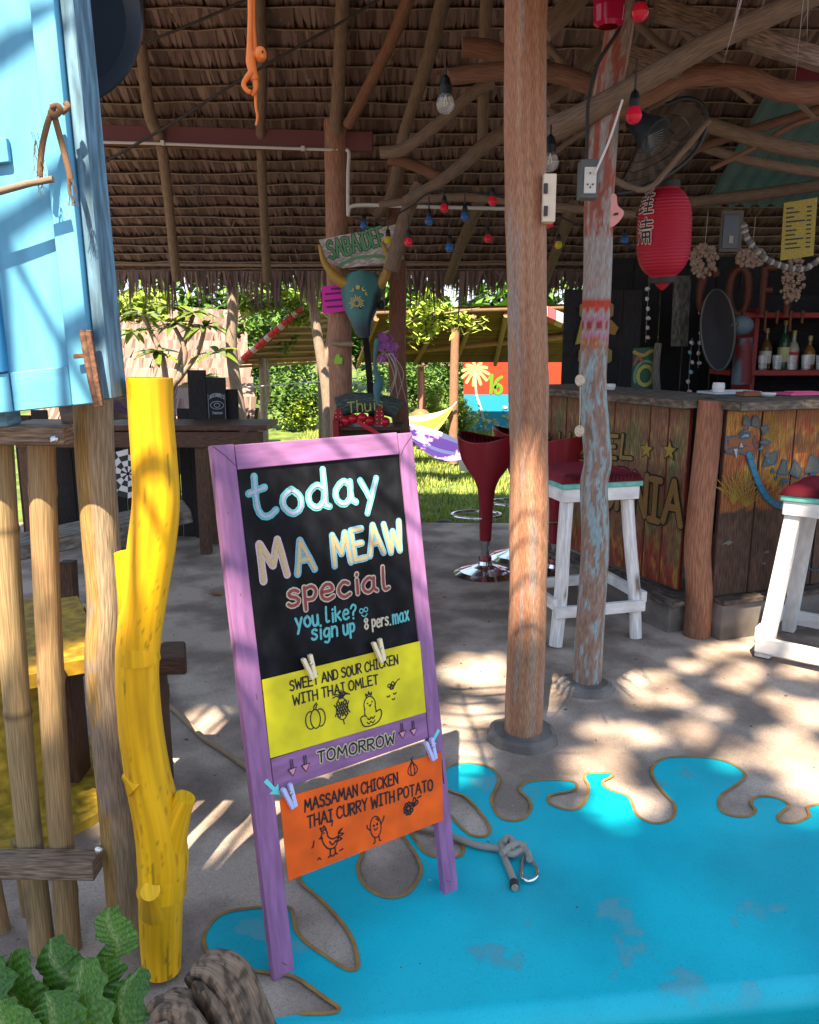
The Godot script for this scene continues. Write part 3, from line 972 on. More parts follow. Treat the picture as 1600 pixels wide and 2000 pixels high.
func build_shade_trees() -> void:
	var spots := []
	# dapples on the floor in front of the bar
	for s in [[Vector3(0.9263, 0, -3.1162), 0.04], [Vector3(1.0411, 0, -3.1266), 0.044], [Vector3(1.3727, 0, -3.1007), 0.072], [Vector3(0.9127, 0, -2.9345), 0.048], [Vector3(1.0392, 0, -2.9438), 0.048], [Vector3(0.6702, 0, -2.6897), 0.044], [Vector3(0.822, 0, -2.6276), 0.048], [Vector3(1.2035, 0, -2.7966), 0.048], [Vector3(1.0917, 0, -2.6162), 0.04], [Vector3(0.9902, 0, -2.5073), 0.048], [Vector3(0.6175, 0, -2.3901), 0.072], [Vector3(0.5482, 0, -2.466), 0.024], [Vector3(1.4855, 0, -2.7881), 0.08], [Vector3(1.3004, 0, -2.4193), 0.096], [Vector3(0.5953, 0, -2.1694), 0.04], [Vector3(0.8354, 0, -2.183), 0.018], [Vector3(0.7525, 0, -2.1967), 0.04], [Vector3(1.4324, 0, -3.4651), 0.048], [Vector3(1.3381, 0, -3.3788), 0.04], [Vector3(1.6608, 0, -3.1904), 0.048], [Vector3(1.399, 0, -2.9438), 0.032], [Vector3(0.9745, 0, -2.6858), 0.024], [Vector3(0.6895, 0, -2.5003), 0.04], [Vector3(0.5815, 0, -2.3998), 0.04], [Vector3(1.3083, 0, -2.5716), 0.064], [Vector3(1.4446, 0, -3.251), 0.04], [Vector3(1.2039, 0, -3.251), 0.04], [Vector3(1.2241, 0, -2.219), 0.04], [Vector3(1.1269, 0, -2.1114), 0.024], [Vector3(1.0896, 0, -2.466), 0.024]]:
		spots.append([s[0], s[1] * 1.45])
	# gaps for near fronds, and sun spots set on shutter, posts, sign and stool
	for s in [[Vector3(-0.6414, 0, -2.3062), .30], [Vector3(0.2801, 0, -3.1958), .16], [Vector3(-0.0345, 0, -2.5003), .14], [Vector3(-0.7454, 0, -2.7259), .1], [Vector3(0.1702, 0, -2.466), .08], [Vector3(0.1889, 0, -2.7671), .12],
		[Vector3(0.4061, 0.7204, -2.6), .12], [Vector3(0.4047, 0.4902, -2.6), .08], [Vector3(-0.6171, 1.8479, -1.45), .12], [Vector3(-0.5724, 1.7867, -1.45), .09], [Vector3(-0.6171, 1.6687, -1.45), .085], [Vector3(-0.6392, 1.5713, -1.45), .1], [Vector3(-0.5987, 1.5381, -1.45), .08], [Vector3(-0.6063, 1.4023, -1.45), .09], [Vector3(-0.6703, 1.2923, -1.45), .06], [Vector3(-0.5903, 1.2744, -1.45), .05], [Vector3(-0.6613, 1.74, -1.45), .08],
		[Vector3(-0.4817, 1.0858, -1.5), .05], [Vector3(-0.5089, 0.8953, -1.5), .06], [Vector3(-0.4875, 0.9968, -1.5), .05], [Vector3(-0.7332, 0.9013, -1.55), .05], [Vector3(-0.736, 0.8159, -1.55), .05], [Vector3(-0.6195, 0.9224, -1.55), .07], [Vector3(-0.6211, 0.8374, -1.55), .06], [Vector3(-0.8005, 0.8908, -1.55), .06], [Vector3(-0.7523, 0.5824, -1.55), .03],
		[Vector3(-0.4008, 0.9335, -1.72), .045], [Vector3(-0.3697, 0.7358, -1.68), .05], [Vector3(-0.3514, 0.6292, -1.65), .05], [Vector3(0.0501, 0.761, -1.9), .045], [Vector3(-0.0124, 1.0948, -1.95), .04], [Vector3(-0.4159, 0.8988, -1.72), .04],
		[Vector3(1.5465, 0.5509, -3.3), .07], [Vector3(1.5409, 0.2587, -3.3), .08], [Vector3(1.6131, 0.7473, -3.3), .05], [Vector3(1.6736, 0.1319, -3.3), .08], [Vector3(1.5806, 0.4173, -3.3), .06], [Vector3(1.8086, 0.913, -3.7), .05], [Vector3(-0.7313, 1.1919, -1.5), .05]]:
		spots.append(s)
	var t := thing("shade_tree", "tall broadleaf tree standing behind the photographer, out of view", "tree", Vector3(-2.6, -0.2, 6.2))
	part(t, "trunk", log_mb(mb(), [Vector3(-2.6, -0.2, 6.2), Vector3(-2.5, 3, 6.0), Vector3(-2.2, 6.5, 5.4), Vector3(-1.5, 9.6, 4.4)], 0.2, 0.08, 12), M.bark)
	for e in [Vector3(1.2, 10.2, 5.4), Vector3(-3.2, 10.1, 3.0), Vector3(0.6, 10.3, 2.2), Vector3(-3.0, 10.2, 6.0)]:
		part(t, "limb", log_mb(mb(), [Vector3(-2.2, 6.5, 5.4), Vector3(-2.0, 8.2, 5.0).lerp(e, 0.35), e], 0.08, 0.03, 8), M.bark)
	var b := mb()
	for i in 38000:
		var big := i >= 28000
		var gx := rng.randf_range(-2.4, 3.1)
		var gz := rng.randf_range(-5.4, -0.1)
		var h := rng.randf_range(9.7, 10.7)
		var p := Vector3(gx, 0, gz) - SUN * (h / 0.848)
		var sz := rng.randf_range(0.045, 0.075) if not big else rng.randf_range(0.1, 0.15)
		if near_line(p, spots, sz * 0.35):  # crown gaps shaped to let sun through to the chosen spots
			continue
		leaf_card(b, p, Vector3(rng.randf_range(-1, 1), rng.randf_range(-0.4, 0.2), rng.randf_range(-1, 1)).normalized(), sz * 2.0, sz * 1.3, Color(0.05, 0.10, 0.02).lerp(Color(0.09, 0.15, 0.03), rng.randf()))
	part(t, "crown", b, M.dullleaf)
	var c := thing("coconut_palm", "coconut palm leaning over the step, out of view", "palm", Vector3(-3.4, -0.2, 1.4))
	part(c, "trunk", log_mb(mb(), [Vector3(-3.4, -0.2, 1.4), Vector3(-3.0, 1.6, 1.1), Vector3(-2.6, 3.3, 0.9), Vector3(-2.3, 4.6, 0.7)], 0.14, 0.1, 12), M.bark)
	for f in [[Vector3(-2.3, 4.6, 0.7), Vector3(-1.7, 4.3, -0.6), Vector3(-0.55, 2.9, 0.05), 1.0], [Vector3(-2.3, 4.6, 0.7), Vector3(-0.6, 4.4, 1.0), Vector3(-0.25, 3.0, -1.25), 1.0], [Vector3(-2.3, 4.6, 0.7), Vector3(-3.2, 4.9, 1.6), Vector3(-3.9, 3.6, 2.2), 1.0]]:
		b = mb()
		var line := smooth([f[0], f[1], f[2]], 16)
		var rad := []
		for i in line.size():
			rad.append(lerpf(0.02, 0.004, float(i) / line.size()))
		b.C = Color(0.16, 0.20, 0.05)
		b.tube(line, rad, 6)
		for i in range(5, line.size()):
			var d: Vector3 = (line[i] - line[i - 1]).normalized()
			var side := d.cross(Vector3.UP).normalized()
			for s in [-1.0, 1.0]:
				for j in 1:
					var p: Vector3 = line[i - 1].lerp(line[i], j * 0.5)
					var ld: Vector3 = (side * s + d * 0.55 + Vector3(0, -0.25, 0)).normalized()
					straw(b, p, ld * 0.5 * f[3], d, 0.035, Vector3(0, 0.02, 0), Color(0.07, 0.13, 0.03))
		part(c, "frond", b, M.dullleaf)


func leaf_card(b: MB, p: Vector3, d: Vector3, ln: float, w: float, col: Color) -> void:
	var side := d.cross(Vector3(0.2, 1, 0.1)).normalized()
	var nn := side.cross(d).normalized()
	b.C = col
	var i := b.pt(p - d * ln * 0.5, nn, Vector2(0.5, 0))
	b.pt(p + side * w * 0.5 - nn * w * 0.15, nn, Vector2(1, 0.5))
	b.pt(p + d * ln * 0.5 - nn * ln * 0.1, nn, Vector2(0.5, 1))
	b.pt(p - side * w * 0.5 - nn * w * 0.15, nn, Vector2(0, 0.5))
	b.tri(i, i + 1, i + 2)
	b.tri(i, i + 2, i + 3)


func patchy(a: Color, b: Color, lo: float, hi: float, size: float, p: Vector3) -> Color:
	var k := noise.get_noise_3d(p.x * size * 3.0, p.y * size, p.z * size * 3.0)
	return a.lerp(b, smoothstep(lo, hi, k))


func build_posts() -> void:
	# the stout front column on its cement collar
	var t := thing("log_column", "stout reddish-brown log column on a round cement collar beside the chalkboard", "column", Vector3(0.3958, 0, -2.6087))
	var grain := FastNoiseLite.new()
	grain.seed = 8
	grain.frequency = 0.5
	grain.fractal_octaves = 3
	var b := mb()
	var paint := func(p, a, l):
		var streak := grain.get_noise_3d(cos(a) * 9.0, l * 1.6, sin(a) * 9.0)
		var c := Color(0.46, 0.20, 0.11).lerp(Color(0.56, 0.31, 0.185), smoothstep(-0.2, 0.35, streak))
		var g := grain.get_noise_3d(cos(a) * 4.0 + 9.0, l * 2.0, sin(a) * 4.0)
		return c.lerp(Color(0.40, 0.32, 0.28), smoothstep(0.2, 0.45, g))
	var line := []
	var rad := []
	for i in 160:
		var y := i / 159.0 * 2.75
		line.append(Vector3(0.3958, 0, -2.6087) + Vector3(-0.019 * y + 0.012 * sin(y * 2.2), y, 0.01 * sin(y * 1.7)))
		rad.append(0.0655 - 0.002 * y)
	b.tube(line, rad, 40, true, func(p, a, l): return 1.0 + 0.09 * noise.get_noise_3d(p.x * 40.0, p.y * 22.0, p.z * 40.0) + 0.012 * grain.get_noise_3d(cos(a) * 14.0, l * 3.0, sin(a) * 14.0), paint)
	part(t, "trunk", b, M.paintlog)
	b = mb(Color(0.95, 0.97, 1.0))
	b.lathe(Vector3(0.3958, 0, -2.6087), Vector3.UP, [[0.0, 0.03], [0.105, 0.032], [0.118, 0.024], [0.124, 0.0], [0.12, -0.01]], 36)
	roughen(b, 0.014)
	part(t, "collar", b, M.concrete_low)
	# the slim post with old paint
	t = thing("painted_post", "crooked slim post with peeling red and pale blue paint and painted bands", "post", Vector3(0.7162, 0, -3.0401))
	b = mb()
	var path := smooth([Vector3(0.7126, -0.011, -3.04), Vector3(0.7146, 0.2172, -3.04), Vector3(0.719, 0.4701, -3.04), Vector3(0.7173, 0.6342, -3.04), Vector3(0.703, 0.8147, -3.04), Vector3(0.7139, 0.9131, -3.04), Vector3(0.6978, 1.0488, -3.04), Vector3(0.6803, 1.2196, -3.04), Vector3(0.6811, 1.405, -3.04), Vector3(0.6802, 1.6212, -3.04), Vector3(0.6738, 1.8312, -3.04), Vector3(0.6784, 2.035, -3.04), Vector3(0.6853, 2.1841, -3.04), Vector3(0.7106, 2.346, -3.04), Vector3(0.7266, 2.5353, -3.04)], 14)
	rad = []
	for i in path.size():
		rad.append(lerpf(0.056, 0.048, float(i) / path.size()))
	var peel := func(p, a, l):
		var h: float = p.y
		var k := grain.get_noise_3d(cos(a) * 3.5 + 3.0, h * 9.0, sin(a) * 3.5)
		var f := grain.get_noise_3d(cos(a) * 9.0, h * 22.0, sin(a) * 9.0 + 7.0)
		var wood := Color(0.34, 0.20, 0.15).lerp(Color(0.46, 0.33, 0.27), smoothstep(-0.3, 0.4, f))
		var c := wood
		var blue_on := smoothstep(0.35, 0.55, h) * (1.0 - smoothstep(1.25, 1.4, h))
		if k + 0.6 * f > 0.30 - 0.2 * blue_on and h < 1.4:
			c = Color(0.38, 0.48, 0.51)
		if h > 1.34:
			c = wood.lerp(Color(0.5, 0.44, 0.42), 0.5)
			if f > 0.2:
				c = Color(0.44, 0.46, 0.46)
			if h > 1.72 and (k + 0.4 * f > 0.02 or a < 0.8):
				c = Color(0.44, 0.07, 0.04).lerp(wood, 0.25)
		var zig := absf(fmod(a / TAU * 9.0, 1.0) - 0.5)
		if h > 1.475 - zig * 0.035 and h < 1.51 and h > 1.46:
			c = Color(0.60, 0.06, 0.03)
		if (h > 1.432 and h < 1.445) or (h > 1.37 and h < 1.388):
			c = Color(0.58, 0.22, 0.35)
		if h > 1.395 and h < 1.42 and fmod(a / TAU * 9.0, 1.0) < 0.55:
			c = Color(0.40, 0.03, 0.04)
		if h > 1.325 and h < 1.37 and f > -0.05:
			c = Color(0.55, 0.16, 0.05)
		return c
	b.tube(path, rad, 44, true, bumpy(0.12, 1.2), peel)
	part(t, "trunk", b, M.paintlog)
	b = mb(Color(0.95, 0.97, 1.0))
	b.lathe(Vector3(0.7028, 0, -3.0253), Vector3.UP, [[0.0, 0.028], [0.09, 0.03], [0.106, 0.02], [0.112, 0.0], [0.11, -0.01]], 30)
	roughen(b, 0.014)
	part(t, "collar", b, M.concrete_low)
	for d in [Vector3(0.6185, 1.2171, -2.97), Vector3(0.6266, 1.0321, -2.98)]:
		b = mb(Color(0.85, 0.68, 0.52))
		var ax: Vector3 = Vector3(-0.5, 0.15, 0.85).normalized()
		b.lathe(d, ax, [[0.0, 0.012], [0.02, 0.012], [0.022, 0.0], [0.02, -0.012], [0, -0.012]], 18, 0.75)
		part(t, "wood_slice", b, M.paint)
	b = mb(Color(0.5, 0.42, 0.34))
	b.tube([Vector3(0.6213, 1.1951, -2.97), Vector3(0.623, 1.1118, -2.97), Vector3(0.6242, 1.0407, -2.97)], [0.0015, 0.0015], 4)
	part(t, "slice_cord", b, M.plain)


func bamboo(parent: Node, called: String, pts: Array, r: float, knots: Array, col: Color) -> void:
	var line := smooth(pts, 30)
	var rad := []
	for i in line.size():
		var h: float = line[i].y
		var k := 0.0
		for y in knots:
			k = maxf(k, 1.0 - absf(h - y) / 0.012)
		rad.append(r * (1.0 + 0.10 * maxf(0.0, k)))
	var paint := func(p, a, l):
		var scar := 1.0
		for y in knots:
			if absf(p.y - y) < 0.003:
				scar = 0.45
		var m := noise.get_noise_3d(p.x * 60.0, p.y * 30.0, p.z * 60.0)
		return col.lerp(Color(0.55, 0.50, 0.42), smoothstep(0.0, 0.5, m)) * scar
	part(parent, called, thing_tube(line, rad, paint), M.bamboo)


func thing_tube(line: Array, rad: Array, paint) -> MB:
	var b := mb()
	b.tube(line, rad, 20, true, null, paint)
	return b


func build_fence() -> void:
	var t := thing("pole_fence", "fence of bamboo poles and a grey log held by sawn rails", "fence", Vector3(-0.7947, 0, -1.6044))
	bamboo(t, "bamboo_pole", [Vector3(-0.8146, 1.161, -1.6), Vector3(-0.8288, 0.7986, -1.6), Vector3(-0.8379, 0.3766, -1.6), Vector3(-0.8332, -0.0844, -1.6)], 0.027, [0.98, 0.58, 0.2], Color(1.0, 0.95, 0.8))
	bamboo(t, "bamboo_pole", [Vector3(-0.7304, 1.1712, -1.6), Vector3(-0.7483, 0.843, -1.6), Vector3(-0.7644, 0.4499, -1.6), Vector3(-0.775, -0.0368, -1.6)], 0.0265, [1.06, 0.66, 0.14], Color(1.15, 0.9, 0.75))
	bamboo(t, "bamboo_pole", [Vector3(-0.9792, 0.4162, -1.66), Vector3(-0.9699, 0.1574, -1.66), Vector3(-0.9553, -0.0468, -1.66)], 0.02, [0.3], Color(1, 0.85, 0.7))
	bamboo(t, "bamboo_pole", [Vector3(-0.9233, 0.1963, -1.72), Vector3(-0.9184, 0.0588, -1.72), Vector3(-0.9146, -0.0973, -1.72)], 0.022, [0.3], Color(1, 0.85, 0.7))
	var b := mb()
	var grey := func(p, a, l):
		var k := noise.get_noise_3d(p.x * 30.0, p.y * 14.0, p.z * 30.0)
		var c := Color(1.25, 1.1, 0.85).lerp(Color(0.75, 0.75, 0.72), smoothstep(-0.15, 0.2, k))
		if cos(a + 0.6) > 0.72 and k < 0.1:
			c = Color(1.35, 0.8, 0.35)
		return c
	log_mb(b, [Vector3(-0.6282, 1.2504, -1.62), Vector3(-0.6347, 1.1172, -1.62), Vector3(-0.6356, 0.9468, -1.62), Vector3(-0.6363, 0.8143, -1.62), Vector3(-0.6514, 0.6889, -1.62), Vector3(-0.6521, 0.5357, -1.62), Vector3(-0.6504, 0.3644, -1.62), Vector3(-0.6506, 0.1601, -1.62), Vector3(-0.6496, -0.0541, -1.62)], 0.036, 0.034, 22, 0.16, grey)
	part(t, "log_pole", b, M.bark)
	for rl in [[Vector3(-0.9695, 1.1829, -1.53), Vector3(-0.6441, 1.179, -1.53), 0.018, 0.023], [Vector3(-1.1203, 0.2598, -1.545), Vector3(-0.6683, 0.2524, -1.545), 0.021, 0.026]]:
		b = mb(Color(1.5, 1.15, 0.95))
		var d: Vector3 = (rl[1] - rl[0]) * 0.5
		b.box((rl[0] + rl[1]) * 0.5, d, Vector3(0, rl[2], 0), Vector3(0, 0, rl[3]))
		part(t, "rail", b, M.plank)
	for sc in [Vector3(-0.6638, 1.1751, -1.505), Vector3(-0.6526, 0.3087, -1.515)]:
		b = mb()
		b.lathe(sc, Vector3(0, 0.3, 1).normalized(), [[0, 0.004], [0.005, 0.003], [0.008, 0.0], [0.009, -0.006]], 12)
		part(t, "screw", b, M.steel)
	# the yellow trunk
	t = thing("yellow_post", "bright yellow painted tree trunk with sawn-off branch stubs", "post", Vector3(-0.5482, 0, -1.5425))
	b = mb()
	var pts := [Vector3(-0.4816, 1.2867, -1.52), Vector3(-0.4838, 1.209, -1.52), Vector3(-0.483, 1.1315, -1.52), Vector3(-0.4852, 1.0525, -1.52), Vector3(-0.4983, 0.9717, -1.52), Vector3(-0.5157, 0.8892, -1.52), Vector3(-0.5359, 0.7836, -1.52), Vector3(-0.5459, 0.697, -1.52), Vector3(-0.5463, 0.586, -1.52), Vector3(-0.5382, 0.4718, -1.52), Vector3(-0.5252, 0.3781, -1.52), Vector3(-0.5205, 0.2823, -1.52), Vector3(-0.531, 0.1842, -1.52), Vector3(-0.5365, 0.0964, -1.52), Vector3(-0.5393, 0.0171, -1.52)]
	var line := smooth(pts, 12)
	var rad := []
	var w := [0.0405, 0.04, 0.041, 0.0425, 0.044, 0.0435, 0.042, 0.042, 0.044, 0.046, 0.05, 0.053, 0.046, 0.044, 0.04]
	for i in line.size():
		var f := minf(float(i) / 12.0, w.size() - 1.001)
		rad.append(lerpf(w[int(f)], w[int(f) + 1], f - int(f)))
	var old := func(p, a, l):
		var k := noise.get_noise_3d(p.x * 70.0, p.y * 12.0, p.z * 70.0)
		var c := Color(1, 1, 1).lerp(Color(0.86, 0.80, 0.7), smoothstep(0.1, 0.45, k))
		var f := noise.get_noise_3d(p.x * 1100.0, p.y * 45.0, p.z * 1100.0)
		c = c.lerp(Color(0.62, 0.5, 0.4), smoothstep(0.36, 0.55, f))
		var chip := noise.get_noise_3d(p.x * 620.0 + 50.0, p.y * 40.0, p.z * 620.0)
		return c.lerp(Color(0.42, 0.5, 1.0), smoothstep(0.47 if p.y > 0.1 else 0.25, 0.52 if p.y > 0.1 else 0.32, chip))
	b.tube(line, rad, 64, true, bumpy(0.1, 1.3), old)
	part(t, "trunk", b, M.yellow)
	for st in [[[Vector3(-0.5378, 0.7317, -1.515), Vector3(-0.538, 0.8173, -1.515), Vector3(-0.5456, 0.8959, -1.515), Vector3(-0.5523, 0.9546, -1.515)], 0.04, 0.018], [[Vector3(-0.5255, 0.2127, -1.515), Vector3(-0.5105, 0.2979, -1.515), Vector3(-0.4852, 0.3813, -1.515), Vector3(-0.4631, 0.433, -1.515)], 0.05, 0.021], [[Vector3(-0.5338, 0.1811, -1.5), Vector3(-0.5311, 0.2269, -1.48), Vector3(-0.5295, 0.254, -1.46)], 0.034, 0.019], [[Vector3(-0.5528, 0.4719, -1.5), Vector3(-0.5685, 0.4857, -1.5), Vector3(-0.5815, 0.4925, -1.5)], 0.03, 0.008]]:
		b = mb()
		log_mb(b, st[0], st[1], st[2], 18, 0.12)
		part(t, "branch_stub", b, M.yellow)


func build_shutter() -> void:
	var base := Vector3(-0.6481, 1.2382, -1.45)
	var t := thing("blue_shutter", "sky-blue painted wooden shutter hung at the corner with a rusty hinge", "shutter", base)
	# corners of the outer face
	var bl := Vector3(-0.986, 1.1997, -1.47)
	var br := Vector3(-0.5618, 1.2446, -1.45)
	var tr := Vector3(-0.5427, 1.9375, -1.45)
	var ux := (br - bl).normalized()
	var uy := Vector3(-0.022, 1, 0).normalized()
	var pl := [bl, ux, uy, ux.cross(uy)]
	var wd := br.distance_to(bl)
	var ht := 1.0
	var put := func(called, x0, x1, y0, y1, z0, z1, m):
		var b := mb()
		var c: Vector3 = b.at(pl, Vector2((x0 + x1) * 0.5, (y0 + y1) * 0.5), (z0 + z1) * 0.5)
		b.box(c, pl[1] * (x1 - x0) * 0.5, pl[2] * (y1 - y0) * 0.5, pl[3] * (z1 - z0) * 0.5, 0.0025)
		part(t, called, b, m)
	var px := func(v): return wd - v
	put.call("panel", px.call(0.40), px.call(0.043), 0.05, ht, -0.024, -0.012, M.blue_wood)
	put.call("stile", px.call(0.041), px.call(0.0), 0.0, ht, -0.028, 0.0, M.blue_wood)
	put.call("bottom_rail", px.call(0.152), px.call(0.043), 0.0, 0.07, -0.028, -0.006, M.blue_wood)
	put.call("bottom_rail", px.call(0.40), px.call(0.154), 0.0, 0.07, -0.028, -0.006, M.blue_wood)
	put.call("stile", px.call(0.192), px.call(0.154), 0.0705, 0.42, -0.012, 0.0, surf(0.03, 0.24, 0.50, 0.5, T.soft))
	put.call("middle_rail", px.call(0.40), px.call(0.105), 0.415, 0.455, -0.012, 0.0, M.blue_wood)
	# the frame edge round the corner, worn
	put.call("frame_edge", px.call(-0.003), px.call(-0.026), 0.004, ht, -0.09, -0.016, M.blue_worn)
	var b := mb()
	var h := Vector3(-0.5549, 1.306, -1.44)
	b.box(h + Vector3(0.0, 0, 0), Vector3(0.0085, 0.0, 0), Vector3(-0.006, 0.066, 0), Vector3(0, 0, 0.005), 0.002)
	var leaf := part(t, "hinge_leaf", b, M.rust)
	b = mb()
	b.tube([h + Vector3(-0.012, 0.066, 0.002), h + Vector3(-0.004, -0.02, 0.004), h + Vector3(0.003, -0.066, 0.004)], [0.0065, 0.0055, 0.005], 8)
	part(leaf, "hinge_pin", b, M.rust)
	b = mb()
	b.box(Vector3(-0.5734, 1.3281, -1.437), Vector3(0.012, 0.001, 0), Vector3(0, 0.004, 0), Vector3(0, 0, 0.003), 0.001)
	part(leaf, "hinge_tongue", b, M.rust)
	# jute tie and the prop stick
	var rp := thing("jute_tie", "frayed brown jute cord knotted through the blue shutter", "cord", Vector3(-0.5781, 1.7204, -1.42))
	for q in [[Vector3(-0.5796, 1.7227, -1.42), Vector3(-0.591, 1.6972, -1.42), Vector3(-0.6026, 1.6621, -1.42), Vector3(-0.6101, 1.6187, -1.42)], [Vector3(-0.5816, 1.724, -1.425), Vector3(-0.5777, 1.7023, -1.425), Vector3(-0.5707, 1.6672, -1.425), Vector3(-0.5637, 1.6316, -1.425), Vector3(-0.5617, 1.6157, -1.425)], [Vector3(-0.5811, 1.7237, -1.418), Vector3(-0.5709, 1.7268, -1.418), Vector3(-0.5666, 1.7191, -1.418), Vector3(-0.5772, 1.7114, -1.418), Vector3(-0.5832, 1.7191, -1.418)], [Vector3(-0.5699, 1.7191, -1.43), Vector3(-0.5592, 1.7269, -1.43), Vector3(-0.5619, 1.7346, -1.43)]]:
		b = mb()
		b.tube(smooth(q, 6), [0.0055, 0.0055, 0.005], 8)
		part(rp, "strand", b, M.jute)
	b = mb()
	for i in 26:
		var s := Vector3(-0.6051, 1.6296, -1.415) + Vector3(rng.randf_range(-0.012, 0.006), rng.randf_range(-0.02, 0.06), rng.randf_range(-0.004, 0.006))
		b.tube([s, s + Vector3(rng.randf_range(-0.006, 0.006), -0.015, 0.003), s + Vector3(rng.randf_range(-0.012, 0.012), -0.032, 0.0)], [0.0007, 0.0004], 3)
	part(rp, "frayed_end", b, M.jute)
	b = mb()
	for i in 22:
		var s := Vector3(-0.5605, 1.6148, -1.42) + Vector3(rng.randf_range(-0.005, 0.005), 0, rng.randf_range(-0.004, 0.006))
		b.tube([s, s + Vector3(rng.randf_range(-0.006, 0.008), -0.02, 0.002), s + Vector3(rng.randf_range(-0.01, 0.012), -0.042, 0.0)], [0.0007, 0.0004], 3)
	part(rp, "frayed_end", b, M.jute)
	var sk := thing("prop_stick", "thin grey stick propped across the blue shutter under the jute cord", "stick", Vector3(-0.6737, 1.5931, -1.41))
	b = mb(Color(0.8, 0.8, 0.75))
	b.tube([Vector3(-0.7773, 1.5716, -1.41), Vector3(-0.6736, 1.5939, -1.41), Vector3(-0.6218, 1.6066, -1.41), Vector3(-0.5843, 1.6129, -1.41)], [0.0065, 0.006, 0.0055], 9)
	part(sk, "rod", b, M.bark)
	O = Vector3.ZERO
	var bk := thing("painted_block", "block of blue-white peeling wood between the rail and the shutter", "block", Vector3(-0.7479, 1.2156, -1.5))
	b = mb(Color(1.4, 1.5, 1.5))
	b.box(Vector3(-0.8304, 1.2129, -1.53), Vector3(0.085, 0, 0), Vector3(0, 0.017, 0), Vector3(0, 0, 0.03), 0.004)
	part(bk, "wood", b, M.blue_worn)
	# the round black thing hanging beside the shutter
	var dk := thing("black_dish", "large round black dish hanging under the roof behind the blue shutter", "dish", Vector3(-0.6828, 1.9691, -1.75))
	b = mb()
	b.lathe(Vector3(-0.7455, 2.0237, -1.85), Vector3(0.25, -0.05, 1).normalized(), [[0.0, -0.05], [0.09, -0.045], [0.155, -0.02], [0.182, 0.015], [0.187, 0.018], [0.183, 0.022], [0.15, -0.008], [0.0, -0.03]], 48)
	part(dk, "bowl", b, surf(0.012, 0.014, 0.02, 0.3))
	# lettered board glimpsed behind the yellow trunk
	var sb := thing("lettered_board", "weathered board with dark purple letters behind the yellow trunk", "sign", Vector3(-0.8453, 1.1735, -2.2))
	b = mb(Color(0.9, 0.75, 0.7))
	b.box(Vector3(-0.8246, 1.1735, -2.2), Vector3(0.12, 0.012, 0.0), Vector3(-0.003, 0.03, 0), Vector3(0, 0, 0.01))
	part(sb, "board", b, M.weathered)
	var lp := [Vector3(-0.8201, 1.1745, -2.188), Vector3(1, 0.1, 0).normalized(), Vector3(-0.1, 1, 0).normalized(), Vector3(0, 0, 1)]
	draw(sb, "lettering", lp, strokes("MA", Vector2(-0.035, -0.014), Vector2(0.055, -0.014), 0.03), 0.009, 0.0015, M.plain, Color(0.05, 0.02, 0.06))


# uneven hand-trowelled surface
func roughen(b: MB, amount: float) -> void:
	for i in b.v.size():
		var p: Vector3 = b.v[i] + b.O
		var k := noise.get_noise_3d(p.x * 90.0, p.y * 90.0, p.z * 90.0)
		var d := b.v[i]
		d.y = 0
		b.v[i] += d.normalized() * k * amount + Vector3(0, k * amount * 0.3, 0)


func ring2(c: Vector2, rx: float, ry: float, m := 16, a0 := 0.0, a1 := TAU) -> Array:
	var q := []
	for i in m + 1:
		var a := lerpf(a0, a1, float(i) / m)
		q.append(c + Vector2(cos(a) * rx, sin(a) * ry))
	return q


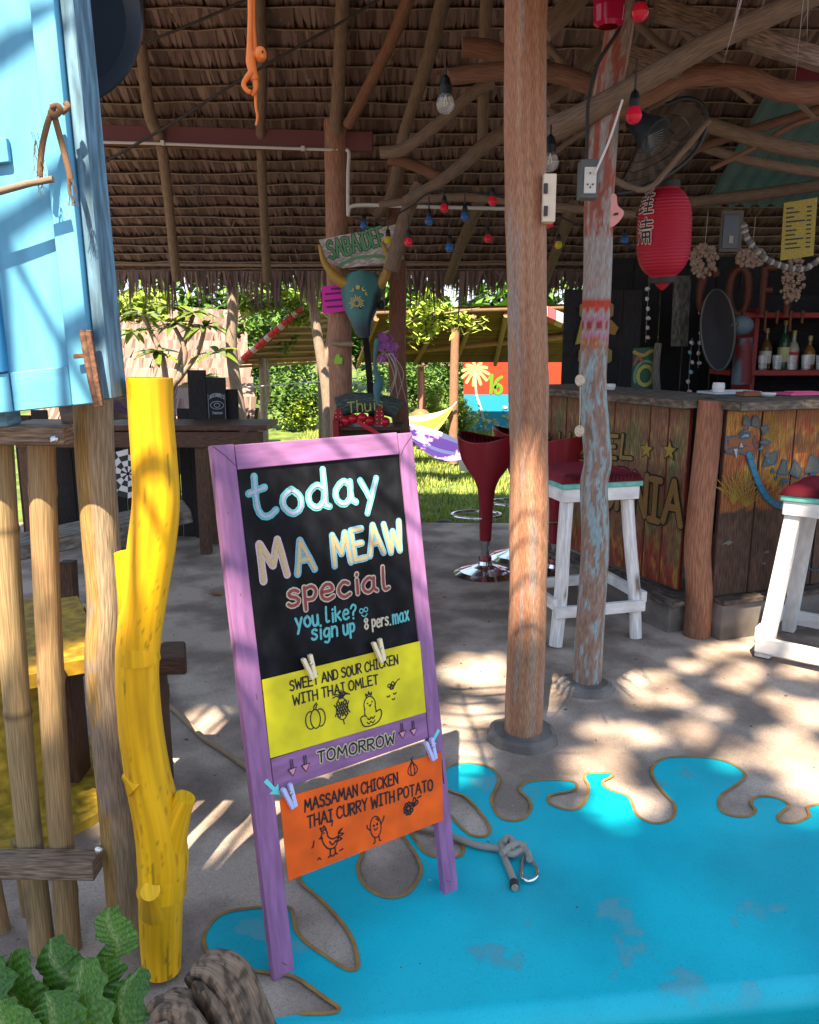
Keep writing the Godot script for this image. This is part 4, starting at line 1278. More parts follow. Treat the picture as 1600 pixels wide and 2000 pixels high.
func build_sign() -> void:
	var pl := [Vector3(-0.2917, 0, -1.5016), Vector3(0.8112, 0, -0.5848), Vector3(-0.1015, 0.9848, -0.1409), Vector3(0.5759, 0.1736, 0.7989)]
	var t := thing("chalkboard_sign", "purple framed A-board with black chalk panel announcing today's special", "sign", pl[0])
	var put := func(called, x0, x1, y0, y1, z0, z1, m, ch):
		var b := mb()
		b.box(b.at(pl, Vector2((x0 + x1) * 0.5, (y0 + y1) * 0.5), (z0 + z1) * 0.5), pl[1] * (x1 - x0) * 0.5, pl[2] * (y1 - y0) * 0.5, pl[3] * (z1 - z0) * 0.5, ch)
		return part(t, called, b, m)
	put.call("stile", 0.0, 0.05, 0.0, 1.16, -0.022, 0.0, M.purple, 0.002)
	put.call("stile", 0.47, 0.512, 0.0, 1.155, -0.022, 0.0, M.purple, 0.002)
	put.call("top_rail", 0.051, 0.469, 1.105, 1.158, -0.022, -0.0006, M.purple, 0.002)
	put.call("middle_rail", 0.051, 0.469, 0.405, 0.478, -0.022, -0.0006, M.purple, 0.002)
	put.call("chalk_panel", 0.049, 0.471, 0.477, 1.106, -0.014, -0.006, M.black, 0.001)
	# mitre cracks at the upper corners
	draw(t, "mitre_joint", pl, [[Vector2(0.003, 1.158), Vector2(0.0274, 1.1369), Vector2(0.0496, 1.1124)]], 0.0012, 0.0006, M.ink)
	draw(t, "mitre_joint", pl, [[Vector2(0.5092, 1.1458), Vector2(0.4849, 1.1226), Vector2(0.4718, 1.1026)]], 0.0012, 0.0006, M.ink)
	# rear legs of the A-board
	var top0: Vector3 = pl[0] + pl[2] * 1.1 - pl[3] * 0.03
	for x in [[0.026, Vector3(-0.048, 0, -0.194)], [0.487, Vector3(-0.006, 0, -0.2)]]:
		var b := mb()
		var a: Vector3 = top0 + pl[1] * x[0]
		var e: Vector3 = pl[0] + pl[1] * x[0] + x[1]
		var d := (e - a)
		b.box((a + e) * 0.5, pl[1] * 0.017, d * 0.5, d.cross(pl[1]).normalized() * 0.011, 0.002)
		part(t, "rear_leg", b, M.brown)
	var b := mb()
	b.box(b.at(pl, Vector2(0.256, 0.44), -0.085), pl[1] * 0.21, pl[2] * 0.025, pl[3] * 0.008)
	part(t, "rear_rail", b, M.brown)
	# black knock and nail marks on the frame
	draw(t, "scratch", pl, [[Vector2(0.5011, 0.3409), Vector2(0.4994, 0.3139), Vector2(0.5001, 0.2809)]], 0.0035, 0.0006, M.ink)
	for q in [[Vector2(0.0342, 0.6271), Vector2(0.035, 0.6146)], [Vector2(0.0258, 0.8445), Vector2(0.0254, 0.8413)], [Vector2(0.4782, 0.4759), Vector2(0.4794, 0.473)], [Vector2(0.0186, 1.0195), Vector2(0.0194, 1.0162)], [Vector2(0.0237, 0.033), Vector2(0.0324, 0.0232)], [Vector2(0.4777, 0.0384), Vector2(0.4899, 0.031)]]:
		draw(t, "nail_mark", pl, [q], 0.0022, 0.0006, M.plain, Color(0.14, 0.07, 0.1))
	# chalk lettering
	var cy := Color(0.18, 0.66, 0.68)
	var lilac := Color(0.62, 0.60, 0.80)
	var sand := Color(0.80, 0.60, 0.30)
	var sky := Color(0.27, 0.62, 0.80)
	var brick := Color(0.42, 0.08, 0.09)
	var cream := Color(0.84, 0.72, 0.52)
	var z := -0.0055
	var two := func(text, a, c, h, wide, narrow, outer, inner):
		var s := strokes(text, a, c, h)
		draw(t, "chalk_word", pl, s, wide, z, M.chalk, outer)
		draw(t, "chalk_word", pl, s, narrow, z + 0.0013, M.chalk, inner)
	two.call("today", Vector2(0.073, 0.9987), Vector2(0.3987, 1.003), 0.0706, 0.0165, 0.0068, cy, lilac)
	two.call("M", Vector2(0.0835, 0.862), Vector2(0.1406, 0.8671), 0.0799, 0.0185, 0.009, Color(0.85, 0.62, 0.68), sand)
	two.call("A", Vector2(0.1665, 0.8628), Vector2(0.2096, 0.8672), 0.0705, 0.018, 0.0088, sky, sand)
	two.call("MEAW", Vector2(0.2615, 0.8682), Vector2(0.4528, 0.8777), 0.0694, 0.017, 0.0085, sky, sand)
	two.call("special", Vector2(0.1357, 0.7974), Vector2(0.4013, 0.7893), 0.0454, 0.0135, 0.0072, cream, brick)
	draw(t, "chalk_word", pl, strokes("you", Vector2(0.148, 0.7436), Vector2(0.2032, 0.7416), 0.0307), 0.0058, z, M.chalk, cy)
	draw(t, "chalk_word", pl, strokes("like?", Vector2(0.2218, 0.7425), Vector2(0.303, 0.7382), 0.0291), 0.0052, z, M.chalk, cy)
	draw(t, "chalk_word", pl, strokes("sign", Vector2(0.1837, 0.7107), Vector2(0.2482, 0.7063), 0.03), 0.0055, z, M.chalk, cy)
	draw(t, "chalk_word", pl, strokes("up", Vector2(0.2658, 0.7062), Vector2(0.2947, 0.7049), 0.0294), 0.0055, z, M.chalk, cy)
	draw(t, "chalk_word", pl, strokes("8 pers.", Vector2(0.323, 0.7063), Vector2(0.3951, 0.7039), 0.0253), 0.0046, z, M.chalk, cream)
	draw(t, "chalk_word", pl, strokes("max", Vector2(0.4039, 0.7033), Vector2(0.4491, 0.703), 0.0295), 0.0048, z, M.chalk, cy)
	var f: Vector2 = Vector2(0.3252, 0.7471)
	draw(t, "chalk_smile", pl, [ring2(f + Vector2(-0.006, 0.004), 0.005, 0.005), ring2(f + Vector2(0.0065, 0.005), 0.005, 0.005), ring2(f + Vector2(0.001, -0.002), 0.008, 0.008, 8, PI * 1.15, PI * 1.85)], 0.0028, z, M.chalk, cy)
	# tomorrow, with its arrows
	var s := strokes("TOMORROW", Vector2(0.1614, 0.4367), Vector2(0.3674, 0.4228), 0.0247)
	draw(t, "painted_word", pl, s, 0.0098, 0.0006, M.chalk, cream)
	draw(t, "painted_word", pl, s, 0.0038, 0.002, M.ink)
	for p in [Vector2(0.0971, 0.4448), Vector2(0.13, 0.444), Vector2(0.3925, 0.4445), Vector2(0.4256, 0.4416)]:
		var k := 0.021
		var q := [p + Vector2(0, 0.55 * k), p + Vector2(-0.45 * k, -0.05 * k), p + Vector2(0.02 * k, -0.85 * k), p + Vector2(0.5 * k, -0.05 * k), p + Vector2(0.08 * k, 0.0)]
		b = mb(Color(0.6, 0.25, 0.32))
		b.poly(pl, [q[1], q[2], q[3]], 0.0006)
		part(t, "arrow_fill", b, M.plain)
		draw(t, "arrow_outline", pl, [[q[1], q[2], q[3], q[1]], [p + Vector2(-0.1 * k, 0), p + Vector2(-0.1 * k, 0.9 * k)], [p + Vector2(0.14 * k, 0), p + Vector2(0.14 * k, 0.9 * k)]], 0.0022, 0.0015, M.ink)
	for a in [[Vector2(0.0323, 0.4377), Vector2(0.0613, 0.3965)], [Vector2(0.5011, 0.4178), Vector2(0.4661, 0.3799)]]:
		var d: Vector2 = (a[1] - a[0]).normalized()
		var sd := Vector2(-d.y, d.x)
		b = mb(Color(0.13, 0.62, 0.62))
		b.poly(pl, [a[0] + sd * 0.005, a[1] - d * 0.02 + sd * 0.004, a[1] - d * 0.021 + sd * 0.014, a[1], a[1] - d * 0.021 - sd * 0.014, a[1] - d * 0.02 - sd * 0.004, a[0] - sd * 0.005], 0.0008)
		part(t, "teal_arrow", b, M.plain)
	# the two cards
	var card := func(called, label, corners, off, col, rough):
		var o := thing(called, label, "menu card", b.at(pl, corners[3], off))
		var bb := mb(col)
		bb.poly(pl, corners, off, 0.0025)
		part(o, "sheet", bb, surf(1, 1, 1, rough, T.soft, Vector3(2, 2, 1)))
		return o
	var yc: Node3D = card.call("yellow_menu_card", "yellow card announcing sweet and sour chicken clipped to the chalk panel", [Vector2(0.0517, 0.6529), Vector2(0.4715, 0.6477), Vector2(0.4681, 0.4709), Vector2(0.0498, 0.481)], 0.0005, Color(0.82, 0.70, 0.012), 0.5)
	var zy := 0.0011
	draw(yc, "lettering", pl, strokes("SWEET AND SOUR CHICKEN", Vector2(0.1142, 0.6137), Vector2(0.401, 0.608), 0.0221), 0.0036, zy, M.ink)
	draw(yc, "lettering", pl, strokes("WITH THAI OMLET", Vector2(0.1177, 0.5806), Vector2(0.3394, 0.5743), 0.0221), 0.0036, zy, M.ink)
	var dood := func(parent, called, at, ss, k, w, off): draw(parent, called, pl, shifted(ss, at, k, k, 0.0), w, off, M.ink)
	# drawings in units of about one centimetre
	var pumpkin := [ring2(Vector2(0, 0), 0.75, 1.3), ring2(Vector2(-0.75, 0), 0.75, 1.2, 12, PI * 0.35, PI * 1.65), ring2(Vector2(0.75, 0), 0.75, 1.2, 12, -PI * 0.65, PI * 0.65), smooth([Vector2(-0.1, 1.3), Vector2(0, 1.8), Vector2(0.4, 2.1)], 3), smooth([Vector2(0.2, 1.3), Vector2(0.3, 1.7), Vector2(0.5, 1.9)], 3)]
	dood.call(yc, "pumpkin_drawing", Vector2(0.1672, 0.5361), pumpkin, 0.0165, 0.0028, zy)
	var pine := [ring2(Vector2(0, 0), 1.0, 1.7)]
	for i in 5:
		var x := -0.8 + 0.4 * i
		pine.append([Vector2(x - 0.5, -1.2 + absf(x) * 0.4), Vector2(x + 0.5, 1.2 - absf(x) * 0.4)])
		pine.append([Vector2(x + 0.5, -1.2 + absf(x) * 0.4), Vector2(x - 0.5, 1.2 - absf(x) * 0.4)])
	for a in [-1.0, -0.6, -0.25, 0.1, 0.45, 0.8, 1.1]:
		pine.append(smooth([Vector2(a * 0.2, 1.6), Vector2(a * 0.7, 2.5 - absf(a) * 0.4), Vector2(a * 1.4, 2.9 - absf(a) * 0.9)], 3))
	pine.append([Vector2(0, -1.7), Vector2(0.1, -2.4)])
	dood.call(yc, "pineapple_drawing", Vector2(0.2371, 0.541), pine, 0.0150, 0.0028, zy)
	var hen := [ring2(Vector2(0, 0.9), 0.95, 1.15, 12, -0.15 * PI, 1.15 * PI), smooth([Vector2(-0.9, 0.5), Vector2(-0.95, -0.4), Vector2(-0.7, -0.7)], 3), smooth([Vector2(0.9, 0.5), Vector2(0.95, -0.4)], 3), smooth([Vector2(-0.4, 2.0), Vector2(-0.5, 2.6), Vector2(-0.15, 2.2), Vector2(0.05, 2.8), Vector2(0.2, 2.2), Vector2(0.5, 2.6), Vector2(0.35, 2.0)], 3), [Vector2(-0.35, 1.1), Vector2(-0.33, 1.2)], [Vector2(0.4, 1.15), Vector2(0.42, 1.25)], [Vector2(-0.1, 0.85), Vector2(0.05, 0.6), Vector2(0.2, 0.9)], smooth([Vector2(-0.9, -0.4), Vector2(-1.7, -0.6), Vector2(-1.5, -1.6), Vector2(-1.0, -2.0), Vector2(0, -2.1), Vector2(1.2, -1.8), Vector2(1.8, -0.9), Vector2(1.6, -0.2), Vector2(0.9, -0.4)], 4), smooth([Vector2(-0.6, -0.9), Vector2(-0.3, -1.2), Vector2(0, -0.9), Vector2(0.3, -1.2), Vector2(0.6, -0.9)], 4), smooth([Vector2(-0.7, -1.5), Vector2(-0.4, -1.8), Vector2(-0.1, -1.5), Vector2(0.2, -1.8), Vector2(0.6, -1.5)], 4)]
	dood.call(yc, "hen_drawing", Vector2(0.3107, 0.5166), hen, 0.0165, 0.0028, zy)
	var bee := [ring2(Vector2(0, 0), 0.5, 0.4), ring2(Vector2(0.3, 0.6), 0.3, 0.4), ring2(Vector2(-0.5, 0.4), 0.4, 0.3), [Vector2(-0.3, -0.3), Vector2(-0.1, 0.3)], [Vector2(0.1, -0.3), Vector2(0.2, 0.3)], smooth([Vector2(0.5, 0.1), Vector2(1.2, 0.9), Vector2(0.7, 0.3)], 3), [Vector2(1.4, 1.0), Vector2(1.9, 1.2)], ring2(Vector2(-1.0, -1.4), 0.3, 0.25, 6, PI, TAU), ring2(Vector2(0.5, -1.2), 0.3, 0.25, 6, PI, TAU), ring2(Vector2(0.1, -2.2), 0.3, 0.25, 6, PI, TAU)]
	dood.call(yc, "bee_drawing", Vector2(0.3767, 0.5564), bee, 0.0125, 0.0028, zy)
	var oc: Node3D = card.call("orange_menu_card", "orange card announcing massaman curry pegged across the legs of the chalkboard", [Vector2(0.059, 0.3881), Vector2(0.5006, 0.3619), Vector2(0.4842, 0.193), Vector2(0.0575, 0.2055)], 0.004, Color(0.93, 0.125, 0.004), 0.55)
	var zo := 0.0046
	draw(oc, "lettering", pl, strokes("MASSAMAN CHICKEN", Vector2(0.1147, 0.3416), Vector2(0.3628, 0.3262), 0.0258), 0.0042, zo, M.ink)
	draw(oc, "lettering", pl, strokes("THAI CURRY WITH POTATO", Vector2(0.1176, 0.3031), Vector2(0.4614, 0.2791), 0.0262), 0.0042, zo, M.ink)
	var bulb := [smooth([Vector2(0, 1.8), Vector2(-0.25, 1.2), Vector2(-0.95, 0.2), Vector2(-0.9, -0.6), Vector2(0, -1.1), Vector2(0.9, -0.6), Vector2(0.95, 0.2), Vector2(0.25, 1.2), Vector2(0.05, 1.8)], 4), smooth([Vector2(-0.1, 1.3), Vector2(-0.45, 0), Vector2(-0.3, -0.9)], 3), smooth([Vector2(0.1, 1.3), Vector2(0.45, 0), Vector2(0.3, -0.9)], 3), [Vector2(-0.2, 1.9), Vector2(0.3, 2.2)]]
	dood.call(oc, "garlic_drawing", Vector2(0.409, 0.3459), bulb, 0.0135, 0.0028, zo)
	var rooster := [smooth([Vector2(-0.9, 1.9), Vector2(-1.1, 1.2), Vector2(-0.9, 0.2), Vector2(-0.3, -0.7), Vector2(0.6, -0.9), Vector2(1.2, -0.3), Vector2(1.5, 0.7), Vector2(2.2, 1.3), Vector2(1.5, 0.9), Vector2(2.3, 0.5), Vector2(1.4, 0.3), Vector2(2.0, -0.1), Vector2(1.1, -0.2)], 4), smooth([Vector2(-0.9, 1.9), Vector2(-0.5, 2.1), Vector2(-0.2, 1.6), Vector2(-0.1, 0.9), Vector2(0.5, 0.4), Vector2(1.2, 0.4)], 4), smooth([Vector2(-1.0, 2.0), Vector2(-1.2, 2.5), Vector2(-0.8, 2.3), Vector2(-0.6, 2.6), Vector2(-0.3, 2.1)], 3), [Vector2(-0.7, 1.6), Vector2(-0.68, 1.65)], [Vector2(-1.1, 1.3), Vector2(-1.5, 1.1), Vector2(-1.0, 1.0)], smooth([Vector2(0, 0.2), Vector2(0.4, -0.4), Vector2(1.0, 0.0)], 3), [Vector2(0, -0.8), Vector2(-0.1, -1.7), Vector2(-0.4, -1.9)], [Vector2(-0.1, -1.7), Vector2(0.2, -1.95)], [Vector2(0.7, -0.85), Vector2(0.7, -1.7), Vector2(0.4, -1.9)], [Vector2(0.7, -1.7), Vector2(1.0, -1.9)], smooth([Vector2(-2.3, 1.1), Vector2(-2.5, 0.4), Vector2(-2.7, 0.3)], 3), [Vector2(0.6, 2.2), Vector2(0.8, 2.8)], [Vector2(1.4, -1.6), Vector2(1.9, -1.55)], [Vector2(-2.0, -1.6), Vector2(-1.8, -1.4), Vector2(-1.6, -1.7)]]
	dood.call(oc, "rooster_drawing", Vector2(0.1661, 0.2513), rooster, 0.0165, 0.0034, zo)
	var potato := [ring2(Vector2(0, 0), 1.0, 1.7), ring2(Vector2(-0.3, 0.3), 0.09, 0.14, 6), ring2(Vector2(0.3, 0.35), 0.09, 0.14, 6), ring2(Vector2(0, -0.2), 0.3, 0.25, 6, PI, TAU), smooth([Vector2(-0.95, -0.2), Vector2(-1.5, 0.3), Vector2(-1.5, 0.8)], 3), smooth([Vector2(0.95, 0.1), Vector2(1.5, 0.7), Vector2(1.7, 1.2)], 3), [Vector2(-0.4, -1.6), Vector2(-0.4, -2.3), Vector2(-0.7, -2.4)], [Vector2(0.4, -1.6), Vector2(0.4, -2.3), Vector2(0.7, -2.4)], ring2(Vector2(0.1, 0.6), 0.5, 0.7, 6, 0.2, 1.4)]
	dood.call(oc, "potato_drawing", Vector2(0.2896, 0.2447), potato, 0.0150, 0.003, zo)
	var flower := [ring2(Vector2(0, 0), 0.35, 0.35)]
	for i in 9:
		flower.append(ring2(Vector2(cos(i * 0.7) * 0.75, sin(i * 0.7) * 0.85), 0.26, 0.26, 8))
	flower.append(smooth([Vector2(0.9, 0.3), Vector2(1.3, 1.5), Vector2(1.7, 0.9), Vector2(1.1, 0.1), Vector2(1.5, 0.5)], 3))
	flower.append(smooth([Vector2(1.0, 0.4), Vector2(1.9, 0.8), Vector2(2.0, 0.3), Vector2(1.2, 0.0)], 3))
	flower.append([Vector2(2.1, 1.2), Vector2(2.8, 1.3)])
	dood.call(oc, "flower_drawing", Vector2(0.3857, 0.2566), flower, 0.0140, 0.0038, zo)
	# clothes pegs
	for p in [[Vector2(0.1627, 0.6561), Color(0.78, 0.66, 0.42), "cream clothes peg gripping the yellow card under the sign-up line", -0.12], [Vector2(0.3463, 0.6525), Color(0.78, 0.66, 0.42), "cream clothes peg gripping the yellow card by the word chicken", -0.1], [Vector2(0.0802, 0.3891), Color(0.48, 0.50, 0.80), "lavender clothes peg on the orange card by the massaman word", -0.12], [Vector2(0.4646, 0.3804), Color(0.48, 0.50, 0.80), "lavender clothes peg on the orange card by the garlic drawing", -0.1]]:
		var g := thing("clothes_peg", p[2], "clothes peg", b.at(pl, p[0], 0.008), "pegs on the chalkboard")
		var r := Vector2(0, 1).rotated(p[3] * -1.0 + 0.12)
		for k in [-1.0, 1.0]:
			b = mb(p[1])
			var up3: Vector3 = pl[1] * r.x + pl[2] * r.y
			var rt: Vector3 = pl[1] * r.y - pl[2] * r.x
			b.box(b.at(pl, p[0] + Vector2(0.0055 * k, 0.002 * k), 0.012 + 0.001 * k), rt * 0.0048, up3 * 0.027 + rt * 0.003 * k, pl[3] * 0.006, 0.0015)
			part(g, "prong", b, surf(1, 1, 1, 0.35))
		b = mb()
		b.lathe(b.at(pl, p[0] + Vector2(0.0, 0.01), 0.019), pl[3], [[0.0, 0.002], [0.0035, 0.0015], [0.004, -0.001]], 12)
		part(g, "spring", b, M.steel)


func star2(c: Vector2, r: float) -> Array:
	var q := []
	for i in 10:
		var a := PI / 2 + TAU * i / 10.0
		q.append(c + Vector2(cos(a), sin(a)) * (r if i % 2 == 0 else r * 0.42))
	return q


# a plank with a finely divided painted face
func mural_plank(parent: Node, pl: Array, x0: float, x1: float, y0: float, y1: float, off: float, hue: Callable, m: Material) -> void:
	var b := mb()
	b.C = hue.call((x0 + x1) * 0.5, y0 + 0.02)
	b.box(b.at(pl, Vector2((x0 + x1) * 0.5, (y0 + y1) * 0.5), off - 0.0115), pl[1] * (x1 - x0) * 0.5, pl[2] * (y1 - y0) * 0.5, pl[3] * 0.01, 0.003)
	var nx := 12
	var ny := 64
	var ids := []
	for i in nx + 1:
		for k in ny + 1:
			var x := lerpf(x0 + 0.003, x1 - 0.003, float(i) / nx)
			var y := lerpf(y0 + 0.003, y1 - 0.003, float(k) / ny)
			b.C = hue.call(x, y)
			ids.append(b.pt(b.at(pl, Vector2(x, y), off), pl[3], Vector2(x, y)))
	for i in nx:
		for k in ny:
			var q := i * (ny + 1) + k
			b.tri(ids[q], ids[q + 1], ids[q + ny + 2])
			b.tri(ids[q], ids[q + ny + 2], ids[q + ny + 1])
	part(parent, "plank", b, m)


func build_bar() -> void:
	var L := [Vector3(1.3004, 0, -3.6784), Vector3(-0.4105, 0, -0.9119), Vector3(0, 1, 0), Vector3(-0.9119, 0, 0.4105)]
	var R := [Vector3(1.4005, 0, -3.5822), Vector3(0.9402, 0, -0.3406), Vector3(0, 1, 0), Vector3(0.3406, 0, 0.9402)]
	var t := thing("bar_counter", "plank-fronted bar counter painted with a dragon, stars and yellow lettering", "bar counter", L[0])
	var wood := surf(1, 1, 1, 0.5, T.wood, Vector3(14, 1.2, 1), 0.15)
	var nz := FastNoiseLite.new()
	nz.seed = 17
	nz.frequency = 2.2
	nz.fractal_octaves = 3
	var hueL := func(x, y):
		var k := nz.get_noise_2d(x * 2.0, y * 1.5)
		var f := nz.get_noise_2d(x * 9.0 + 5.0, y * 3.0)
		var c := Color(0.19, 0.085, 0.045).lerp(Color(0.13, 0.115, 0.045), smoothstep(-0.1, 0.4, k))
		c = c.lerp(Color(0.28, 0.19, 0.06), smoothstep(0.1, 0.5, f) * 0.6)
		var flame := smoothstep(0.0, 0.12, 0.42 + 0.12 * nz.get_noise_2d(x * 8.0, 1.0) - y)
		c = c.lerp(Color(0.24, 0.035, 0.025).lerp(Color(0.34, 0.15, 0.03), smoothstep(0.0, 0.4, f)), flame * 0.85)
		return c * 1.7
	var x := 0.04
	var i := 0
	while x < 1.33:
		var w: float = [0.135, 0.128, 0.145, 0.13, 0.15, 0.14, 0.135, 0.15, 0.14, 0.13][i % 10]
		mural_plank(t, L, x, x + w - 0.003, 0.19, 1.055, 0.0 + 0.002 * (i % 3), hueL, wood)
		x += w
		i += 1
	var hueR := func(x, y):
		var k := nz.get_noise_2d(x * 2.2 + 9.0, y * 2.0)
		var f := nz.get_noise_2d(x * 10.0, y * 4.0 + 3.0)
		if y < 0.605 + 0.01 * k:
			return Color(0.115, 0.058, 0.042).lerp(Color(0.17, 0.09, 0.06), smoothstep(-0.2, 0.4, f))
		var c := Color(0.36, 0.12, 0.03).lerp(Color(0.52, 0.26, 0.04), smoothstep(-0.2, 0.35, k))
		c = c.lerp(Color(0.42, 0.05, 0.03), smoothstep(0.1, 0.45, f) * 0.8)
		c = c.lerp(Color(0.2, 0.10, 0.05), smoothstep(0.15, 0.5, nz.get_noise_2d(x * 3.0 + 30.0, y * 3.0)) * 0.7)
		return c * 1.25
	x = 0.0
	i = 0
	while x < 1.9:
		var w: float = [0.2, 0.195, 0.185, 0.21][i % 4]
		mural_plank(t, R, x, x + w - 0.003, 0.2, 1.06, 0.0 + 0.002 * (i % 2), hueR, wood)
		x += w
		i += 1
	# counter tops
	for side in [[L, 1.42], [R, 2.0]]:
		var pl: Array = side[0]
		for k in 3:
			var b := mb(Color(1.1, 1.0, 0.9) * (0.9 + 0.1 * k))
			var c: Vector3 = b.at(pl, Vector2(side[1] * 0.5 - 0.03 + 0.008 * k, 1.083), 0.035 - 0.16 * k)
			b.box(c, pl[1] * (side[1] * 0.5), Vector3(0, 0.021 - 0.001 * k, 0), pl[3] * 0.078, 0.005)
			part(t, "top_board", b, M.weathered)
	# plinth and foot ledge
	var b := mb()
	b.box(b.at(L, Vector2(0.24, 0.065), 0.02), L[1] * 0.24, Vector3(0, 0.07, 0), L[3] * 0.06, 0.006)
	part(t, "plinth", b, M.concrete_low)
	b = mb()
	b.box(b.at(L, Vector2(0.66, 0.152), 0.035), L[1] * 0.7, Vector3(0, 0.014, 0), L[3] * 0.07, 0.003)
	part(t, "foot_ledge", b, M.weathered)
	b = mb()
	b.box(b.at(L, Vector2(0.9, 0.065), -0.03), L[1] * 0.44, Vector3(0, 0.07, 0), L[3] * 0.05, 0.006)
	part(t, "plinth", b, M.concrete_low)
	b = mb()
	b.box(b.at(R, Vector2(0.98, 0.082), 0.0), R[1] * 0.96, Vector3(0, 0.09, 0), R[3] * 0.05, 0.006)
	part(t, "plinth", b, M.concrete_low)
	b = mb(Color(0.7, 0.6, 0.6))
	b.box(b.at(R, Vector2(0.98, 0.186), 0.022), R[1] * 0.97, Vector3(0, 0.012, 0), R[3] * 0.045, 0.003)
	part(t, "foot_ledge", b, M.weathered)
	# the corner trunk
	b = mb()
	var post := func(p, a, l):
		var k := noise.get_noise_3d(p.x * 30.0, p.y * 10.0, p.z * 30.0)
		var c := Color(1.05, 0.85, 0.7).lerp(Color(0.8, 0.62, 0.55), smoothstep(-0.2, 0.3, k))
		if p.y < 0.2:
			c = c.lerp(Color(0.55, 0.48, 0.42), smoothstep(-0.1, 0.2, k))
		return c
	log_mb(b, [Vector3(1.3541, -0.004, -3.62), Vector3(1.3534, 0.2029, -3.62), Vector3(1.3295, 0.4004, -3.62), Vector3(1.3295, 0.5937, -3.62), Vector3(1.3341, 0.783, -3.62), Vector3(1.338, 0.9454, -3.62), Vector3(1.34, 1.1004, -3.62)], 0.064, 0.057, 26, 0.14, post)
	part(t, "corner_trunk", b, M.redlog)
	# painted lettering and stars on the left face
	var yl := Color(0.36, 0.25, 0.055)
	var dk := Color(0.035, 0.02, 0.018)
	for w in [["HOTEL", Vector2(1.0627, 0.7298), Vector2(0.4179, 0.777), 0.115], ["CALIFORNIA", Vector2(1.27, 0.50), Vector2(0.045, 0.505), 0.2]]:
		var s := strokes(w[0], w[1], w[2], w[3])
		draw(t, "painted_word", [L[0], L[1], L[2], L[3]], flip_up(s, w[1], w[2]), 0.05 if w[3] > 0.15 else 0.032, 0.0065, M.paint, dk)
		draw(t, "painted_word", [L[0], L[1], L[2], L[3]], flip_up(s, w[1], w[2]), 0.034 if w[3] > 0.15 else 0.02, 0.0085, M.paint, Color(0.36, 0.2, 0.06) if w[3] > 0.15 else yl)
	for p in [Vector2(1.1823, 0.7942), Vector2(0.3117, 0.8364), Vector2(0.1506, 0.8506)]:
		b = mb(dk)
		b.poly(L, star2(p, 0.058), 0.0062)
		var rim := part(t, "star_outline", b, M.paint)
		b = mb(Color(0.46, 0.30, 0.05))
		b.poly(L, star2(p, 0.047), 0.0075)
		part(rim, "painted_star", b, M.paint)
	# the dragon on the right face
	var blue := Color(0.05, 0.14, 0.24)
	var pale := Color(0.10, 0.28, 0.38)
	b = mb(Color(0.34, 0.13, 0.05))
	b.poly(R, [Vector2(-0.0037, 0.9427), Vector2(0.0344, 0.9412), Vector2(0.0757, 0.9489), Vector2(0.124, 0.9657), Vector2(0.1611, 0.9457), Vector2(0.1712, 0.8889), Vector2(0.1432, 0.8588), Vector2(0.0881, 0.8663), Vector2(0.0497, 0.8656), Vector2(0.0106, 0.8742), Vector2(-0.0024, 0.8902)], 0.0048)
	part(t, "dragon_head", b, M.paint)
	for e in [[Vector2(0.089, 0.9904), Vector2(0.0884, 1.0255), Vector2(0.1051, 1.0342), Vector2(0.1252, 1.012), Vector2(0.132, 0.9852)], [Vector2(0.1355, 0.9888), Vector2(0.1406, 1.0269), Vector2(0.1593, 1.0338), Vector2(0.1813, 1.0102), Vector2(0.1808, 0.9792)], [Vector2(0.1887, 0.9789), Vector2(0.2243, 0.9902), Vector2(0.2332, 0.968), Vector2(0.2084, 0.9426)], [Vector2(0.1885, 0.9102), Vector2(0.2223, 0.9245), Vector2(0.2556, 0.9106), Vector2(0.2335, 0.8957)], [Vector2(0.309, 0.7613), Vector2(0.3337, 0.8257), Vector2(0.3562, 0.8201), Vector2(0.3694, 0.7516)], [Vector2(0.3826, 0.7573), Vector2(0.403, 0.8242), Vector2(0.4523, 0.7731), Vector2(0.441, 0.7313)], [Vector2(0.4707, 0.7591), Vector2(0.4978, 0.845), Vector2(0.5504, 0.8139), Vector2(0.5686, 0.7538)], [Vector2(0.2167, 0.7983), Vector2(0.2382, 0.8544), Vector2(0.3046, 0.8673), Vector2(0.2915, 0.8072)], [Vector2(0.5874, 0.7528), Vector2(0.6269, 0.8365), Vector2(0.6746, 0.8012), Vector2(0.6909, 0.7472)], [Vector2(0.7127, 0.7461), Vector2(0.7492, 0.8242), Vector2(0.7982, 0.7885), Vector2(0.8152, 0.7338)]]:
		b = mb(Color(0.16, 0.17, 0.15))
		b.poly(R, e, 0.0062)
		var plate := part(t, "dragon_plate", b, M.paint)
		var o: Array = e.duplicate()
		o.append(e[0])
		draw(plate, "dragon_line", R, [o], 0.0055, 0.0076, M.paint, blue)
	var neck: Array = smooth([Vector2(0.1355, 0.8579), Vector2(0.1658, 0.7945), Vector2(0.2069, 0.7221), Vector2(0.2537, 0.6612), Vector2(0.3048, 0.6239), Vector2(0.3603, 0.6031), Vector2(0.4407, 0.5883), Vector2(0.5431, 0.5758)], 5)
	draw(t, "dragon_neck", R, [neck], 0.034, 0.0064, M.paint, blue)
	draw(t, "dragon_neck", R, [neck], 0.026, 0.0078, M.paint, Color(0.06, 0.29, 0.44))
	var seg := []
	for k in range(2, neck.size() - 1, 3):
		var d: Vector2 = (neck[k + 1] - neck[k - 1]).normalized()
		var n2 := Vector2(-d.y, d.x)
		seg.append([neck[k] + n2 * 0.014 + d * 0.006, neck[k] - n2 * 0.014 - d * 0.006])
	draw(t, "dragon_line", R, seg, 0.003, 0.0092, M.paint, blue)
